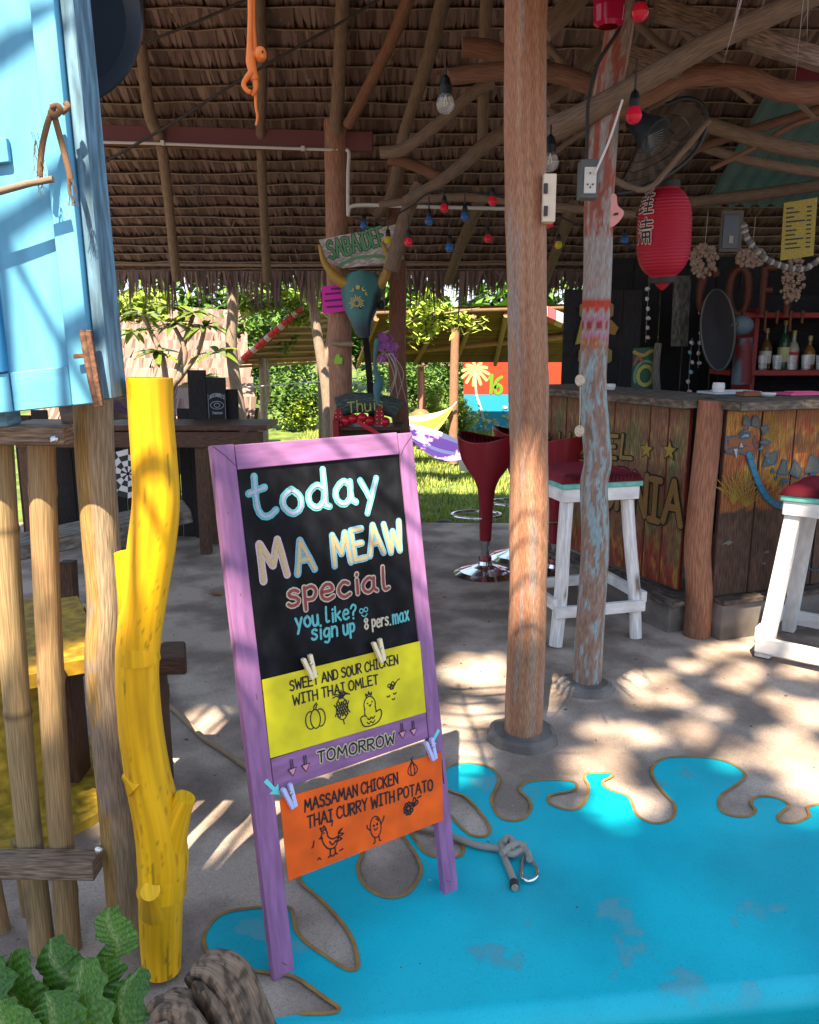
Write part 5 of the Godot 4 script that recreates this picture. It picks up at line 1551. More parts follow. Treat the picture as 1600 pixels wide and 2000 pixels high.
	draw(t, "dragon_line", R, [[Vector2(-0.0037, 0.9427), Vector2(-0.0019, 0.9088), Vector2(-0.0024, 0.8902), Vector2(0.0106, 0.8742), Vector2(0.0497, 0.8656), Vector2(0.088, 0.8676), Vector2(0.1238, 0.8584)], [Vector2(-0.0037, 0.9427), Vector2(0.0344, 0.9412), Vector2(0.0758, 0.9476), Vector2(0.0946, 0.9667), Vector2(0.123, 0.975)], smooth([Vector2(0.0173, 0.8832), Vector2(0.0468, 0.8943), Vector2(0.0859, 0.8876), Vector2(0.117, 0.9006)], 4), [Vector2(0.0127, 0.9297), Vector2(0.0184, 0.911)], smooth([Vector2(0.0746, 0.9366), Vector2(0.0957, 0.9556), Vector2(0.1291, 0.9543), Vector2(0.127, 0.9376), Vector2(0.0967, 0.932), Vector2(0.0763, 0.9352)], 4), [Vector2(0.1618, 0.9394), Vector2(0.1528, 0.9148), Vector2(0.1712, 0.8889)], [Vector2(0.5171, 0.3164), Vector2(0.583, 0.2721), Vector2(0.6437, 0.2732), Vector2(0.7011, 0.3027)]], 0.0065, 0.0072, M.paint, blue)
	for q in [[[Vector2(0.0437, 0.887), Vector2(0.0658, 0.8885), Vector2(0.0659, 0.8424)], Color(0.45, 0.58, 0.62)], [[Vector2(0.0761, 0.893), Vector2(0.0829, 0.9164), Vector2(0.0976, 0.8934)], Color(0.45, 0.58, 0.62)], [[Vector2(0.0807, 0.9376), Vector2(0.0986, 0.9505), Vector2(0.1242, 0.9495), Vector2(0.1206, 0.9391)], Color(0.35, 0.5, 0.6)], [[Vector2(0.0972, 0.9419), Vector2(0.1027, 0.9479), Vector2(0.111, 0.9426)], Color(0.02, 0.03, 0.05)], [[Vector2(0.1805, 0.876), Vector2(0.2057, 0.8969), Vector2(0.2114, 0.8809)], pale], [[Vector2(0.219, 0.849), Vector2(0.2451, 0.8636), Vector2(0.2396, 0.8416)], pale], [[Vector2(0.2338, 0.8229), Vector2(0.2483, 0.8349), Vector2(0.2593, 0.8088)], pale], [[Vector2(0.2677, 0.77), Vector2(0.2769, 0.7952), Vector2(0.2964, 0.7652)], blue], [[Vector2(0.291, 0.743), Vector2(0.3134, 0.7579), Vector2(0.3091, 0.7258)], blue], [[Vector2(0.3233, 0.7088), Vector2(0.3439, 0.74), Vector2(0.3949, 0.7241), Vector2(0.3587, 0.7184)], blue], [[Vector2(0.4448, 0.7213), Vector2(0.4619, 0.7498), Vector2(0.4761, 0.7359)], blue], [[Vector2(0.4992, 0.751), Vector2(0.5408, 0.7533), Vector2(0.5336, 0.7129), Vector2(0.5144, 0.7304)], blue]]:
		b = mb(q[1])
		b.poly(R, q[0], 0.0098)
		part(t, "dragon_patch", b, M.paint)
	# painted grass fans and sun rays
	var fan := []
	for k in 11:
		var a := lerpf(0.5, 2.5, k / 10.0)
		fan.append(smooth([Vector2(0.1469, 0.6152), Vector2(0.1469, 0.6152) + Vector2(cos(a), sin(a)) * 0.09, Vector2(0.1469, 0.6152) + Vector2(cos(a) * 1.2, sin(a)) * 0.17], 4))
		fan.append(smooth([Vector2(0.0696, 0.6323), Vector2(0.0696, 0.6323) + Vector2(cos(a) * 0.6, sin(a)) * 0.08, Vector2(0.0696, 0.6323) + Vector2(cos(a) * 0.9, sin(a)) * 0.16], 4))
		fan.append([Vector2(0.2099, 0.8951) + Vector2(cos(a * 0.6), sin(a * 0.6)) * 0.03, Vector2(0.2099, 0.8951) + Vector2(cos(a * 0.6), sin(a * 0.6)) * 0.14])
	draw(t, "painted_grass", R, fan, 0.0042, 0.0046, M.paint, Color(0.42, 0.27, 0.04))
	for f in [[Vector2(0.0615, 0.4533), 0.03], [Vector2(0.2908, 0.3893), 0.018], [Vector2(0.2817, 0.3354), 0.015]]:
		b = mb(Color(0.22, 0.24, 0.22))
		b.poly(R, [f[0] + Vector2(-1, 0) * f[1], f[0] + Vector2(-0.75, 0.1) * f[1], f[0] + Vector2(0.1, 0.42) * f[1], f[0] + Vector2(0.9, 0.05) * f[1], f[0] + Vector2(0.1, -0.35) * f[1], f[0] + Vector2(-0.6, -0.08) * f[1], f[0] + Vector2(-1.05, -0.3) * f[1]], 0.0052)
		part(t, "painted_fish", b, M.paint)
	# little things lying on the counter
	var items := [["tray", "flat grey tray with papers lying on the bar counter", Vector3(1.5857, 1.1337, -4.05), Vector3(0.13, 0.006, 0.07), Color(0.42, 0.43, 0.46)], ["pink_folder", "pink folder lying on the bar counter", Vector3(1.8863, 1.1317, -3.95), Vector3(0.1, 0.006, 0.06), Color(0.66, 0.10, 0.24)], ["brown_wallet", "brown leather purse lying on the bar counter", Vector3(1.5981, 1.1277, -3.85), Vector3(0.045, 0.01, 0.03), Color(0.2, 0.07, 0.03)]]
	for it in items:
		var o := thing(it[0], it[1], it[0].split("_")[-1], it[2])
		b = mb(it[4])
		var s: Vector3 = it[3]
		var at := Vector3(it[2].x, 1.105 + s.y, it[2].z)
		b.box(at, Vector3(s.x, 0, -s.x * 0.3), Vector3(0, s.y, 0), Vector3(s.z * 0.3, 0, s.z), 0.002)
		part(o, "body", b, M.plain)
		b = mb(it[4] * 1.4)
		b.box(at + Vector3(0.01, s.y + 0.003, 0.01), Vector3(s.x * 0.7, 0, -s.x * 0.1), Vector3(0, 0.002, 0), Vector3(s.z * 0.1, 0, s.z * 0.6), 0.001)
		part(o, "flap", b, M.plain)
	for g in [[Vector3(1.5125, 1.1488, -4), "white cup beside the grey tray on the bar", 0.03, 0.055], [Vector3(1.6889, 1.1373, -3.85), "coil of white cord on the bar counter", 0.04, 0.016], [Vector3(1.0754, 1.1069, -4.4), "pale shell lying on the bar behind the painted post", 0.035, 0.03]]:
		var o := thing("counter_item", g[1], "cup" if g[3] > 0.05 else "oddment", Vector3(g[0].x, 1.105, g[0].z))
		b = mb(Color(0.62, 0.58, 0.55))
		b.lathe(Vector3(g[0].x, 1.105, g[0].z), Vector3.UP, [[0.0, 0.0], [g[2] * 0.8, 0.0], [g[2], g[3] * 0.6], [g[2] * 0.9, g[3]], [g[2] * 0.7, g[3]], [0.0, g[3] * 0.5]], 18)
		part(o, "body", b, M.plain)


# keeps lettering upright when its baseline runs right to left along the plane
func flip_up(ss: Array, a: Vector2, b: Vector2) -> Array:
	if b.x > a.x:
		return ss
	var out := []
	for s in ss:
		var q := []
		for p in s:
			var base: float = lerpf(a.y, b.y, (p.x - a.x) / (b.x - a.x))
			q.append(Vector2(p.x, base + (base - p.y)))
		out.append(q)
	return out


func leg_stool(called: String, label: String, feet: Array, h: float, square: bool) -> void:
	var mid: Vector3 = (feet[0] + feet[1] + feet[2] + feet[3]) * 0.25
	var t := thing(called, label, "stool", mid, "white bar stools at the counter")
	var tops := []
	for f in feet:
		tops.append(mid + (f - mid) * 0.72 + Vector3(0, h - 0.05, 0))
	for i in 4:
		var b := mb()
		var chip := func(p, a, l):
			var k := noise.get_noise_3d(p.x * 90.0, p.y * 60.0, p.z * 90.0)
			return Color(1, 1, 1).lerp(Color(0.25, 0.2, 0.17), smoothstep(0.36, 0.42, k))
		if square:
			var d: Vector3 = tops[i] - feet[i]
			var sx: Vector3 = (feet[1] - feet[0]).normalized()
			var sz := d.cross(sx).normalized()
			b.box((tops[i] + feet[i]) * 0.5 + Vector3(0, 0.004, 0), sx * 0.032, d * 0.5, sz * 0.025, 0.004)
		else:
			log_mb(b, [feet[i] + Vector3(0, 0.002, 0), feet[i].lerp(tops[i], 0.35) + Vector3(0.006, 0, 0), feet[i].lerp(tops[i], 0.7), tops[i]], 0.029, 0.031, 18, 0.14, chip)
		part(t, "leg", b, M.white_paint)
	for i in 4:
		var j := (i + 1) % 4
		var k := 0.24 if not square else 0.1
		var a: Vector3 = feet[i].lerp(tops[i], k)
		var e: Vector3 = feet[j].lerp(tops[j], k + (0.0 if i % 2 == 0 else 0.055))
		a.y = feet[i].lerp(tops[i], k + (0.0 if i % 2 == 0 else 0.055)).y
		var d := (e - a).normalized()
		var side := d.cross(Vector3.UP).normalized()
		var out := (a + e) * 0.5 - mid
		out.y = 0
		out = side if side.dot(out) > 0 else -side
		var b := mb()
		b.box((a + e) * 0.5 + out * 0.034, (e - a) * 0.5 + d * 0.035, Vector3(0, 0.026 if not square else 0.034, 0), side * 0.013, 0.003)
		part(t, "stretcher", b, M.white_paint)
		b = mb()
		var ta: Vector3 = tops[i] + Vector3(0, 0.0, 0)
		var te: Vector3 = tops[j] + Vector3(0, 0.0, 0)
		b.box((ta + te) * 0.5 + out * 0.03, (te - ta) * 0.5 + d * 0.04, Vector3(0, 0.03, 0), side * 0.013, 0.003)
		part(t, "apron", b, M.white_paint)
	var ux: Vector3 = (tops[1] - tops[0]).normalized()
	var uz: Vector3 = (tops[3] - tops[0]).normalized()
	var half: float = tops[0].distance_to(tops[1]) * 0.5 + 0.052
	var c := mid + Vector3(0, h - 0.007, 0)
	var b := mb()
	b.box(c, ux * half, Vector3(0, 0.012, 0), uz * half, 0.003)
	part(t, "seat_board", b, M.teal)
	b = mb()
	var n := 22
	var ids := []
	for i in n + 1:
		for k in n + 1:
			var u := lerpf(-1, 1, float(i) / n)
			var w := lerpf(-1, 1, float(k) / n)
			var edge := maxf(absf(u), absf(w))
			var y := 0.014 + 0.045 * sqrt(maxf(0.0, 1.0 - pow(edge, 5.0))) + 0.004 * noise.get_noise_2d(u * 20.0, w * 20.0)
			ids.append(b.pt(c + ux * u * (half + 0.006) + uz * w * (half + 0.006) + Vector3(0, y, 0), Vector3(u * pow(absf(u), 6) * 1.2, 1, w * pow(absf(w), 6)).normalized(), Vector2(u, w)))
	for i in n:
		for k in n:
			var q := i * (n + 1) + k
			b.tri(ids[q], ids[q + 1], ids[q + n + 2])
			b.tri(ids[q], ids[q + n + 2], ids[q + n + 1])
	part(t, "cushion", b, M.cushion)


func swivel_stool(label: String, p: Vector3, turn: float) -> void:
	var t := thing("swivel_stool", label, "stool", p, "red swivel stools at the bar")
	var b := mb()
	b.lathe(p, Vector3.UP, [[0.185, 0.0], [0.187, 0.008], [0.15, 0.028], [0.08, 0.05], [0.045, 0.065], [0.036, 0.085]], 40)
	part(t, "base", b, M.chrome)
	b = mb()
	b.lathe(p, Vector3.UP, [[0.037, 0.086], [0.04, 0.1], [0.036, 0.118], [0.028, 0.12]], 20)
	part(t, "collar", b, M.red_gloss)
	b = mb()
	b.lathe(p, Vector3.UP, [[0.026, 0.115], [0.026, 0.3]], 18)
	var stem := part(t, "pole", b, M.chrome)
	b = mb()
	var ring := []
	for i in 33:
		var a := TAU * i / 32.0
		ring.append(p + Vector3(cos(a) * 0.15, 0.345, sin(a) * 0.11) + Vector3(sin(turn), 0, cos(turn)) * -0.1)
	b.tube(ring, [0.009, 0.009], 8, false)
	part(stem, "footrest", b, M.chrome)
	b = mb()
	var rings := []
	var prof := [[0.034, 0.21], [0.038, 0.32], [0.043, 0.44], [0.052, 0.52], [0.075, 0.58], [0.115, 0.635], [0.15, 0.69], [0.168, 0.75], [0.176, 0.81], [0.172, 0.815], [0.15, 0.76], [0.1, 0.70], [0.0, 0.685]]
	for k in prof.size():
		var row := []
		for i in 41:
			var a := TAU * (i % 40) / 40.0
			var lift := 0.0
			if k >= 6 and k <= 10:
				lift = (0.02 * cos(2.0 * a) + 0.01) * [0.2, 0.55, 1.0, 1.0, 0.5][k - 6]
			var d := Vector3(cos(a + turn), 0, sin(a + turn))
			var up := 0.25 if k < 9 else -0.8
			row.append(b.pt(p + d * prof[k][0] + Vector3(0, prof[k][1] + lift, 0), (d * (1.0 if k < 10 else -0.6) + Vector3(0, -up, 0)).normalized(), Vector2(i / 40.0, k * 0.1)))
		rings.append(row)
	for k in prof.size() - 1:
		for i in 40:
			b.tri(rings[k][i], rings[k][i + 1], rings[k + 1][i + 1])
			b.tri(rings[k][i], rings[k + 1][i + 1], rings[k + 1][i])
	part(t, "seat_shell", b, M.red_gloss)


func build_stools() -> void:
	var a := Vector3(0.6639, 0, -3.4778)
	var c := Vector3(1.0582, 0, -3.5822)
	var d := c - a
	var away := Vector3(d.z, 0, -d.x)
	leg_stool("white_stool", "round-legged white stool with red cushion behind the painted post", [a, c, c + away, a + away], 0.74, false)
	a = Vector3(1.5497, 0, -3.3431)
	d = Vector3(0.33, 0, 0.26)
	away = Vector3(0.26, 0, -0.33)
	leg_stool("white_stool", "sunlit white stool with flat sawn legs before the dragon", [a, a + d, a + d + away, a + away], 0.72, true)
	swivel_stool("red swivel stool with chrome foot beside the log column, nearest the lawn", Vector3(0.4484, 0, -4.6421), 0.5)
	swivel_stool("red swivel stool half hidden behind the log column and white stool", Vector3(0.849, 0, -4.5776), 1.2)
	swivel_stool("red swivel stool farther along the bar, behind the log column", Vector3(0.6894, 0, -5.0172), 0.2)


func build_bar_back() -> void:
	# dark wall behind the bar
	var t := thing("bar_back_wall", "dark boarded wall behind the bar", "wall", Vector3(1.9748, 0.8928, -5.7))
	var x := 1.36
	var k := 0
	while x < 3.6:
		var w: float = [0.16, 0.19, 0.17, 0.2][k % 4]
		var b := mb(Color(0.7, 0.7, 0.75) * [0.8, 1.1, 0.6, 0.95][k % 4])
		b.box(Vector3(x + w * 0.5, 0.95 + 0.01 * (k % 3), -5.7), Vector3(w * 0.5 - 0.003, 0, 0), Vector3(0, 0.96, 0), Vector3(0, 0, 0.012))
		part(t, "board", b, M.darkplank)
		x += w
		k += 1
	var sw2 := thing("added_side_wall", "added dark side wall, out of view, keeping sky light off the bar", "wall", Vector3(3.3, 0, -4.8))  # unseen wall added to darken the back of the bar
	for i in 10:
		var bb := mb()
		bb.box(Vector3(3.3, 1.15, -3.75 - 0.2 * i), Vector3(0, 0, 0.098), Vector3(0, 1.15, 0), Vector3(0.012, 0, 0))
		part(sw2, "board", bb, M.darkplank)
	var p2 := thing("dark_partition", "dark partition board with gold cut-out rings at the end of the bar", "partition", Vector3(1.2321, 0.9912, -5.3))
	var pz := 5.3
	var pl := [Vector3(0.9817, 1.0077, -5.3), Vector3(1, 0, 0), Vector3(0, 1, 0), Vector3(0, 0, 1)]
	for i in 4:
		var b := mb(Color(1.2, 1.2, 1.35) * [0.9, 1.2, 0.7, 1.0][i])
		b.box(b.at(pl, Vector2(0.06 + 0.125 * i, 0.33), 0.0), Vector3(0.06, 0, 0), Vector3(0, 0.345 - 0.004 * (i % 2), 0), Vector3(0, 0, 0.012))
		part(p2, "board", b, M.darkplank)
	for g in [[Vector3(1.1821, 1.5526, -5.27), 0.115], [Vector3(1.1857, 1.2696, -5.27), 0.115]]:
		var b := mb(Color(0.40, 0.28, 0.09))
		var o := []
		var inner := []
		for i in 9:
			var a := TAU * (i + 0.5) / 8.0
			o.append(Vector2(cos(a), sin(a) * 0.72) * g[1])
			inner.append(Vector2(cos(a), sin(a) * 0.72) * g[1] * 0.42)
		for i in 8:
			b.poly([g[0], Vector3(1, 0, 0), Vector3(0, 1, 0), Vector3(0, 0, 1)], [o[i], o[i + 1], inner[i + 1], inner[i]], 0.01, 0.014)
		part(p2, "gold_ring", b, M.paint)
	var b := mb(Color(0.5, 0.42, 0.06))
	b.poly([Vector3(1.1049, 1.4197, -5.26), Vector3(1, 0, 0), Vector3(0, 1, 0), Vector3(0, 0, 1)], [Vector2(-0.05, -0.08), Vector2(-0.02, 0.07), Vector2(0.03, 0.075), Vector2(0.01, 0.0), Vector2(-0.01, -0.07)], 0.01, 0.012)
	part(p2, "gold_leaf", b, M.paint)
	b = mb(Color(0.42, 0.22, 0.05))
	b.poly([Vector3(1.2726, 1.4451, -5.26), Vector3(1, 0, 0), Vector3(0, 1, 0), Vector3(0, 0, 1)], [Vector2(-0.05, -0.03), Vector2(0.03, -0.045), Vector2(0.05, 0.0), Vector2(0.0, 0.05)], 0.01, 0.012)
	part(p2, "gold_leaf", b, M.paint)
	# painted board with a swirl
	var sw := thing("swirl_board", "small board painted with green and yellow rings standing on the bar", "painted board", Vector3(1.4205, 1.0488, -4.9))
	b = mb(Color(0.035, 0.10, 0.055))
	b.box(Vector3(1.4097, 1.1791, -4.9), Vector3(0.08, 0.004, 0), Vector3(0, 0.145, 0), Vector3(0, 0, 0.01))
	part(sw, "panel", b, M.paint)
	pl = [Vector3(1.4065, 1.1795, -4.889), Vector3(1, 0.03, 0).normalized(), Vector3(0, 1, 0), Vector3(0, 0, 1)]
	draw(sw, "painted_ring", pl, [ring2(Vector2(0.0, -0.02), 0.045, 0.055, 24)], 0.022, 0.001, M.paint, Color(0.48, 0.42, 0.10))
	draw(sw, "painted_ring", pl, [ring2(Vector2(0.0, -0.02), 0.066, 0.085, 24, -0.4, 3.6)], 0.014, 0.002, M.paint, Color(0.15, 0.36, 0.22))
	draw(sw, "painted_ring", pl, [smooth([Vector2(-0.075, 0.12), Vector2(-0.02, 0.1), Vector2(0.03, 0.125), Vector2(0.07, 0.11)], 4)], 0.02, 0.003, M.paint, Color(0.42, 0.30, 0.05))
	draw(sw, "painted_ring", pl, [smooth([Vector2(-0.07, 0.05), Vector2(-0.05, 0.09), Vector2(-0.02, 0.06)], 4)], 0.016, 0.004, M.paint, Color(0.40, 0.12, 0.05))
	var slab := thing("bark_slab", "upright slab of silvery bark beside the swirl board", "slab", Vector3(1.473, 1.0519, -4.85))
	b = mb(Color(1.2, 1.15, 1.0))
	log_mb(b, [Vector3(1.4696, 1.0579, -4.85), Vector3(1.4545, 1.2018, -4.85), Vector3(1.4603, 1.3498, -4.85)], 0.024, 0.02, 10, 0.2)
	part(slab, "slab", b, M.weathered)
	var gp := thing("grey_plank", "grey plank standing upright against the dark wall behind the lantern", "plank", Vector3(1.6974, 1.3561, -5.2))
	for i in 2:
		b = mb(Color(0.8, 0.95, 0.95) * (1.0 - 0.25 * i))
		b.box(Vector3(1.6686, 1.5437, -5.2) + Vector3(0.05 * i, 0, 0.004 * i), Vector3(0.026, 0, 0), Vector3(-0.004, 0.215, 0), Vector3(0, 0, 0.012))
		part(gp, "board", b, M.weathered)
	# hanging strings of shells
	for s in [[Vector3(1.5146, 1.7141, -5.3), 0.36, 0, "string of white shells hanging left of the grey plank"], [Vector3(1.759, 1.3809, -5.15), 0.36, 2, "string of coloured shells hanging under the grey plank"], [Vector3(1.809, 1.5665, -5.15), 0.37, 0, "string of small white shells beside the black oval tray"]]:
		var o := thing("shell_string", s[3], "ornament", Vector3.ZERO, "shell strings behind the bar")
		o.position = s[0]
		O = o.position
		b = mb(Color(0.25, 0.25, 0.25))
		var top := O
		var ln: float = s[1]
		b.tube([top, top - Vector3(0.004, ln * 0.5, 0), top - Vector3(0, ln, 0)], [0.002, 0.002], 4)
		part(o, "string", b, M.plain)
		for i in 6:
			b = mb([Color(0.55, 0.55, 0.52), Color(0.5, 0.42, 0.35), Color(0.2, 0.42, 0.5), Color(0.55, 0.3, 0.33)][(i * s[2] + i / 4) % 4])
			var q := top - Vector3(rng.randf_range(-0.012, 0.012), ln * (i + 0.5) / 6.0, -0.008)
			b.lathe(q, Vector3(rng.randf_range(-1, 1), rng.randf_range(-1, 1), 0.6).normalized(), [[0.0, 0.018], [0.012, 0.006], [0.015, -0.006], [0.006, -0.016], [0.0, -0.018]], 10, 0.7)
			part(o, "shell", b, M.plain)
	# black oval tray
	var ov := thing("oval_tray", "tall black oval tray hanging behind the bar", "tray", Vector3(1.8373, 1.2243, -4.9))
	b = mb(Color(0.04, 0.045, 0.05))
	var ax := Vector3(-0.45, 0.05, 0.9).normalized()
	var m := []
	for i in 41:
		var a := TAU * i / 40.0
		m.append(Vector3(1.8218, 1.4238, -4.9) + Vector3(cos(a) * 0.085, sin(a) * 0.235, cos(a) * 0.04).rotated(Vector3(0, 0, 1), 0.12))
	b.tube(m, [0.008, 0.008], 8, false)
	part(ov, "rim", b, M.gloss)
	b = mb(Color(0.006, 0.006, 0.008))
	for i in 40:
		b.face(Vector3(1.8329, 1.4243, -4.93), m[i], m[i + 1])
	part(ov, "bowl", b, M.plain)
	# carved letters and shelf
	var sh := thing("bar_shelf", "red-edged shelf with dark back behind the bar", "shelf", Vector3(2.3576, 1.147, -5.1))
	b = mb(Color(0.9, 0.9, 1.0))
	b.box(Vector3(2.5553, 1.3168, -5.42), Vector3(0.52, 0, 0), Vector3(0, 0.34, 0), Vector3(0, 0, 0.01))
	part(sh, "back_board", b, M.darkplank)
	for y in [Vector3(2.4669, 1.169, -5.1), Vector3(2.4321, 1.5156, -5.1)]:
		b = mb(Color(0.40, 0.03, 0.035))
		var c: Vector3 = y
		b.box(Vector3(c.x, c.y, -5.22), Vector3(0.5, 0, 0), Vector3(0, 0.016, 0), Vector3(0, 0, 0.17), 0.003)
		part(sh, "shelf_board", b, M.paint)
	for sx in [Vector3(2.1327, 1.3498, -5.2), Vector3(2.8672, 1.3498, -5.2)]:
		b = mb(Color(0.34, 0.03, 0.03))
		b.box(sx + Vector3(0, -0.16, -0.04), Vector3(0.014, 0, 0), Vector3(0, 0.37, 0), Vector3(0, 0, 0.15), 0.003)
		part(sh, "upright", b, M.paint)
	for i in 9:
		var o := thing("bottle", ["brown glass bottle on the red shelf behind the tumblers", "green glass bottle on the red shelf behind the tumblers", "pale glass bottle on the red shelf behind the tumblers", "amber glass bottle on the red shelf behind the tumblers"][i % 4], "bottle", Vector3(2.28 + 0.095 * i + 0.02 * sin(i * 2.0), Vector3(2.4669, 1.169, -5.1).y + 0.016, -5.28), "bottles on the red shelf")
		var hh := 0.24 + 0.05 * sin(i * 1.7)
		b = mb([Color(0.10, 0.06, 0.02), Color(0.02, 0.06, 0.03), Color(0.3, 0.26, 0.2), Color(0.16, 0.08, 0.02)][i % 4])
		b.lathe(O, Vector3.UP, [[0.0, 0.0], [0.034, 0.0], [0.036, 0.01], [0.036, hh * 0.58], [0.028, hh * 0.68], [0.013, hh * 0.78], [0.012, hh], [0.0, hh]], 16)
		var body := part(o, "glass_body", b, M.gloss)
		b = mb([Color(0.5, 0.45, 0.36), Color(0.42, 0.4, 0.2), Color(0.3, 0.05, 0.04)][i % 3])
		b.lathe(O, Vector3.UP, [[0.0368, hh * 0.16], [0.0368, hh * 0.48]], 16)
		part(body, "label_band", b, M.plain)
		b = mb(Color(0.35, 0.3, 0.1))
		b.lathe(O + Vector3(0, hh, 0), Vector3.UP, [[0.0135, -0.012], [0.0135, 0.016], [0.0, 0.017]], 12)
		part(body, "cap", b, M.plain)
	for i in 9:
		var o := thing("drinking_glass", "clear drinking glass in the front row on the red shelf", "glass", Vector3(2.2 + 0.09 * i, Vector3(2.4669, 1.169, -5.1).y + 0.016, -5.12), "glasses on the red shelf")
		b = mb()
		b.lathe(O, Vector3.UP, [[0.0, 0.002], [0.024, 0.002], [0.031, 0.09], [0.029, 0.09], [0.022, 0.01], [0.0, 0.01]], 18)
		part(o, "tumbler", b, M.glass)
	var cl := thing("carved_letters", "dripping orange-brown carved letters hung above the red shelf", "lettering", Vector3(2.1186, 1.5602, -5))
	for g in [["C", Vector3(1.8576, 1.5187, -5.1), Vector3(1.9705, 1.5187, -5.1)], ["O", Vector3(2.0302, 1.5187, -5.1), Vector3(2.1588, 1.5187, -5.1)], ["F", Vector3(2.2341, 1.5187, -5.1), Vector3(2.322, 1.5187, -5.1)], ["F", Vector3(2.3847, 1.5187, -5.1), Vector3(2.4789, 1.5187, -5.1)]]:
		var s := pen(GL[g[0]])
		var p0: Vector3 = g[1]
		var p1: Vector3 = g[2]
		p0.z = -5.0
		var q := shifted(s, Vector2.ZERO, (p1.x - p0.x) * 1.1, 0.27)
		b = mb(Color(0.13, 0.034, 0.016))
		for st in q:
			var l3 := []
			for p in st:
				l3.append(Vector3(p0.x - 0.12 + p.x, p0.y + p.y, -5.0))
			b.tube(l3, [0.026, 0.026], 8, true, bumpy(0.25, 2.0), null, 0.6)
		part(cl, "letter", b, M.paint)
		b = mb(Color(0.15, 0.05, 0.015))
		for k2 in 2:
			var dx := 0.02 + 0.07 * k2
			b.tube([Vector3(p0.x - 0.12 + dx, p0.y + 0.02, -4.985), Vector3(p0.x - 0.12 + dx, p0.y - 0.05, -4.985), Vector3(p0.x - 0.118 + dx, p0.y - 0.1 + 0.05 * k2, -4.985)], [0.012, 0.008, 0.011], 7)
		part(cl, "drip", b, M.paint)
	# painted figure post with drips
	var fp := thing("figure_post", "pale blue painted stump figure with red drips beside the shelf", "figure", Vector3(2.0133, 1.1133, -4.95))
	b = mb()
	var drip := func(p, a, l):
		var kk := noise.get_noise_3d(p.x * 60.0, p.y * 12.0, p.z * 60.0)
		return Color(0.13, 0.19, 0.24).lerp(Color(0.2, 0.025, 0.03), smoothstep(0.12, 0.2, kk))
	log_mb(b, [Vector3(2.0076, 1.1071, -4.95), Vector3(2.001, 1.2594, -4.95), Vector3(1.997, 1.3797, -4.95)], 0.06, 0.05, 20, 0.2, drip)
	part(fp, "body", b, M.paint)
	b = mb(Color(0.15, 0.22, 0.27))
	b.ball(Vector3(1.9677, 1.451, -4.93), Vector3(0.075, 0.06, 0.06), 20, 12)
	part(fp, "head", b, M.paint)
	b = mb(Color(0.18, 0.13, 0.08))
	b.ball(Vector3(1.9099, 1.4563, -4.9), Vector3(0.03, 0.032, 0.04), 14, 8)
	part(fp, "snout", b, M.paint)
	# the bright wall seen through the gap, price list, ornaments
	var cw := thing("cream_wall", "cream plastered wall glimpsed through the gap above the bar", "wall", Vector3(2.8019, 2.0158, -6.6))
	b = mb(Color(0.72, 0.55, 0.38))
	b.box(Vector3(2.7812, 2.2442, -6.6), Vector3(0.26, 0, 0), Vector3(0, 0.24, 0), Vector3(0, 0, 0.03))
	part(cw, "plaster", b, M.paint)
	b = mb(Color(0.30, 0.28, 0.22))
	b.box(Vector3(2.7964, 2.2455, -6.5), Vector3(0.13, 0, 0), Vector3(0, 0.19, 0), Vector3(0, 0, 0.02))
	part(cw, "door_leaf", b, M.paint)
	var pr := thing("price_list", "yellow price list hanging from the beam above the bar", "price list", Vector3(1.7054, 1.7232, -3.7))
	pl = [Vector3(1.6923, 1.8343, -3.7), Vector3(1, 0.07, 0.12).normalized(), Vector3(-0.06, 1, 0).normalized(), Vector3(-0.12, 0, 1).normalized()]
	b = mb(Color(0.38, 0.27, 0.025))
	b.poly(pl, [Vector2(-0.07, -0.125), Vector2(0.068, -0.115), Vector2(0.075, 0.125), Vector2(-0.062, 0.115)], 0.0, 0.003)
	part(pr, "card", b, M.paint)
	var lines := []
	for i in 10:
		var y := 0.09 - 0.0185 * i
		lines.append([Vector2(-0.05, y), Vector2(-0.05 + [0.025, 0.05, 0.03, 0.075, 0.02, 0.04, 0.035, 0.07, 0.045, 0.06][i], y + 0.001)])
		lines.append([Vector2(0.035, y), Vector2(0.05, y)])
	draw(pr, "lettering", pl, lines, 0.0065, 0.001, M.ink)
	for f in [[Vector3(1.5363, 1.7683, -4.4), 0.075, 0.085, "pale lacy sea fan hanging right of the red lantern"], [Vector3(1.7832, 1.7862, -4.4), 0.08, 0.045, "small pale sea fan hanging above the carved letters"], [Vector3(2.0985, 1.6931, -4.6), 0.07, 0.13, "long pinkish driftwood ornament hanging over the carved letters"]]:
		var o := thing("sea_fan", f[3], "ornament", f[0])
		b = mb(Color(0.34, 0.22, 0.16))
		for i in 130:
			var a := rng.randf() * TAU
			var r := sqrt(rng.randf())
			var p: Vector3 = f[0] + Vector3(cos(a) * r * f[1], sin(a) * r * f[2], rng.randf_range(-0.006, 0.006))
			b.ball(p, Vector3(0.012, 0.012, 0.006) * rng.randf_range(0.6, 1.2), 6, 4)
		var piece := part(o, "lace", b, M.paint)
		piece.set_meta("kind", "stuff")
		b = mb(Color(0.3, 0.3, 0.3))
		b.tube([f[0] + Vector3(0, f[2] * 0.9, 0), f[0] + Vector3(0.004, f[2] + 0.16, 0)], [0.0015, 0.0015], 4)
		part(o, "thread", b, M.plain)
	var gl := thing("shell_garland", "swagged garland of dark shells under the price list", "garland", Vector3(1.7875, 1.7247, -4.2))
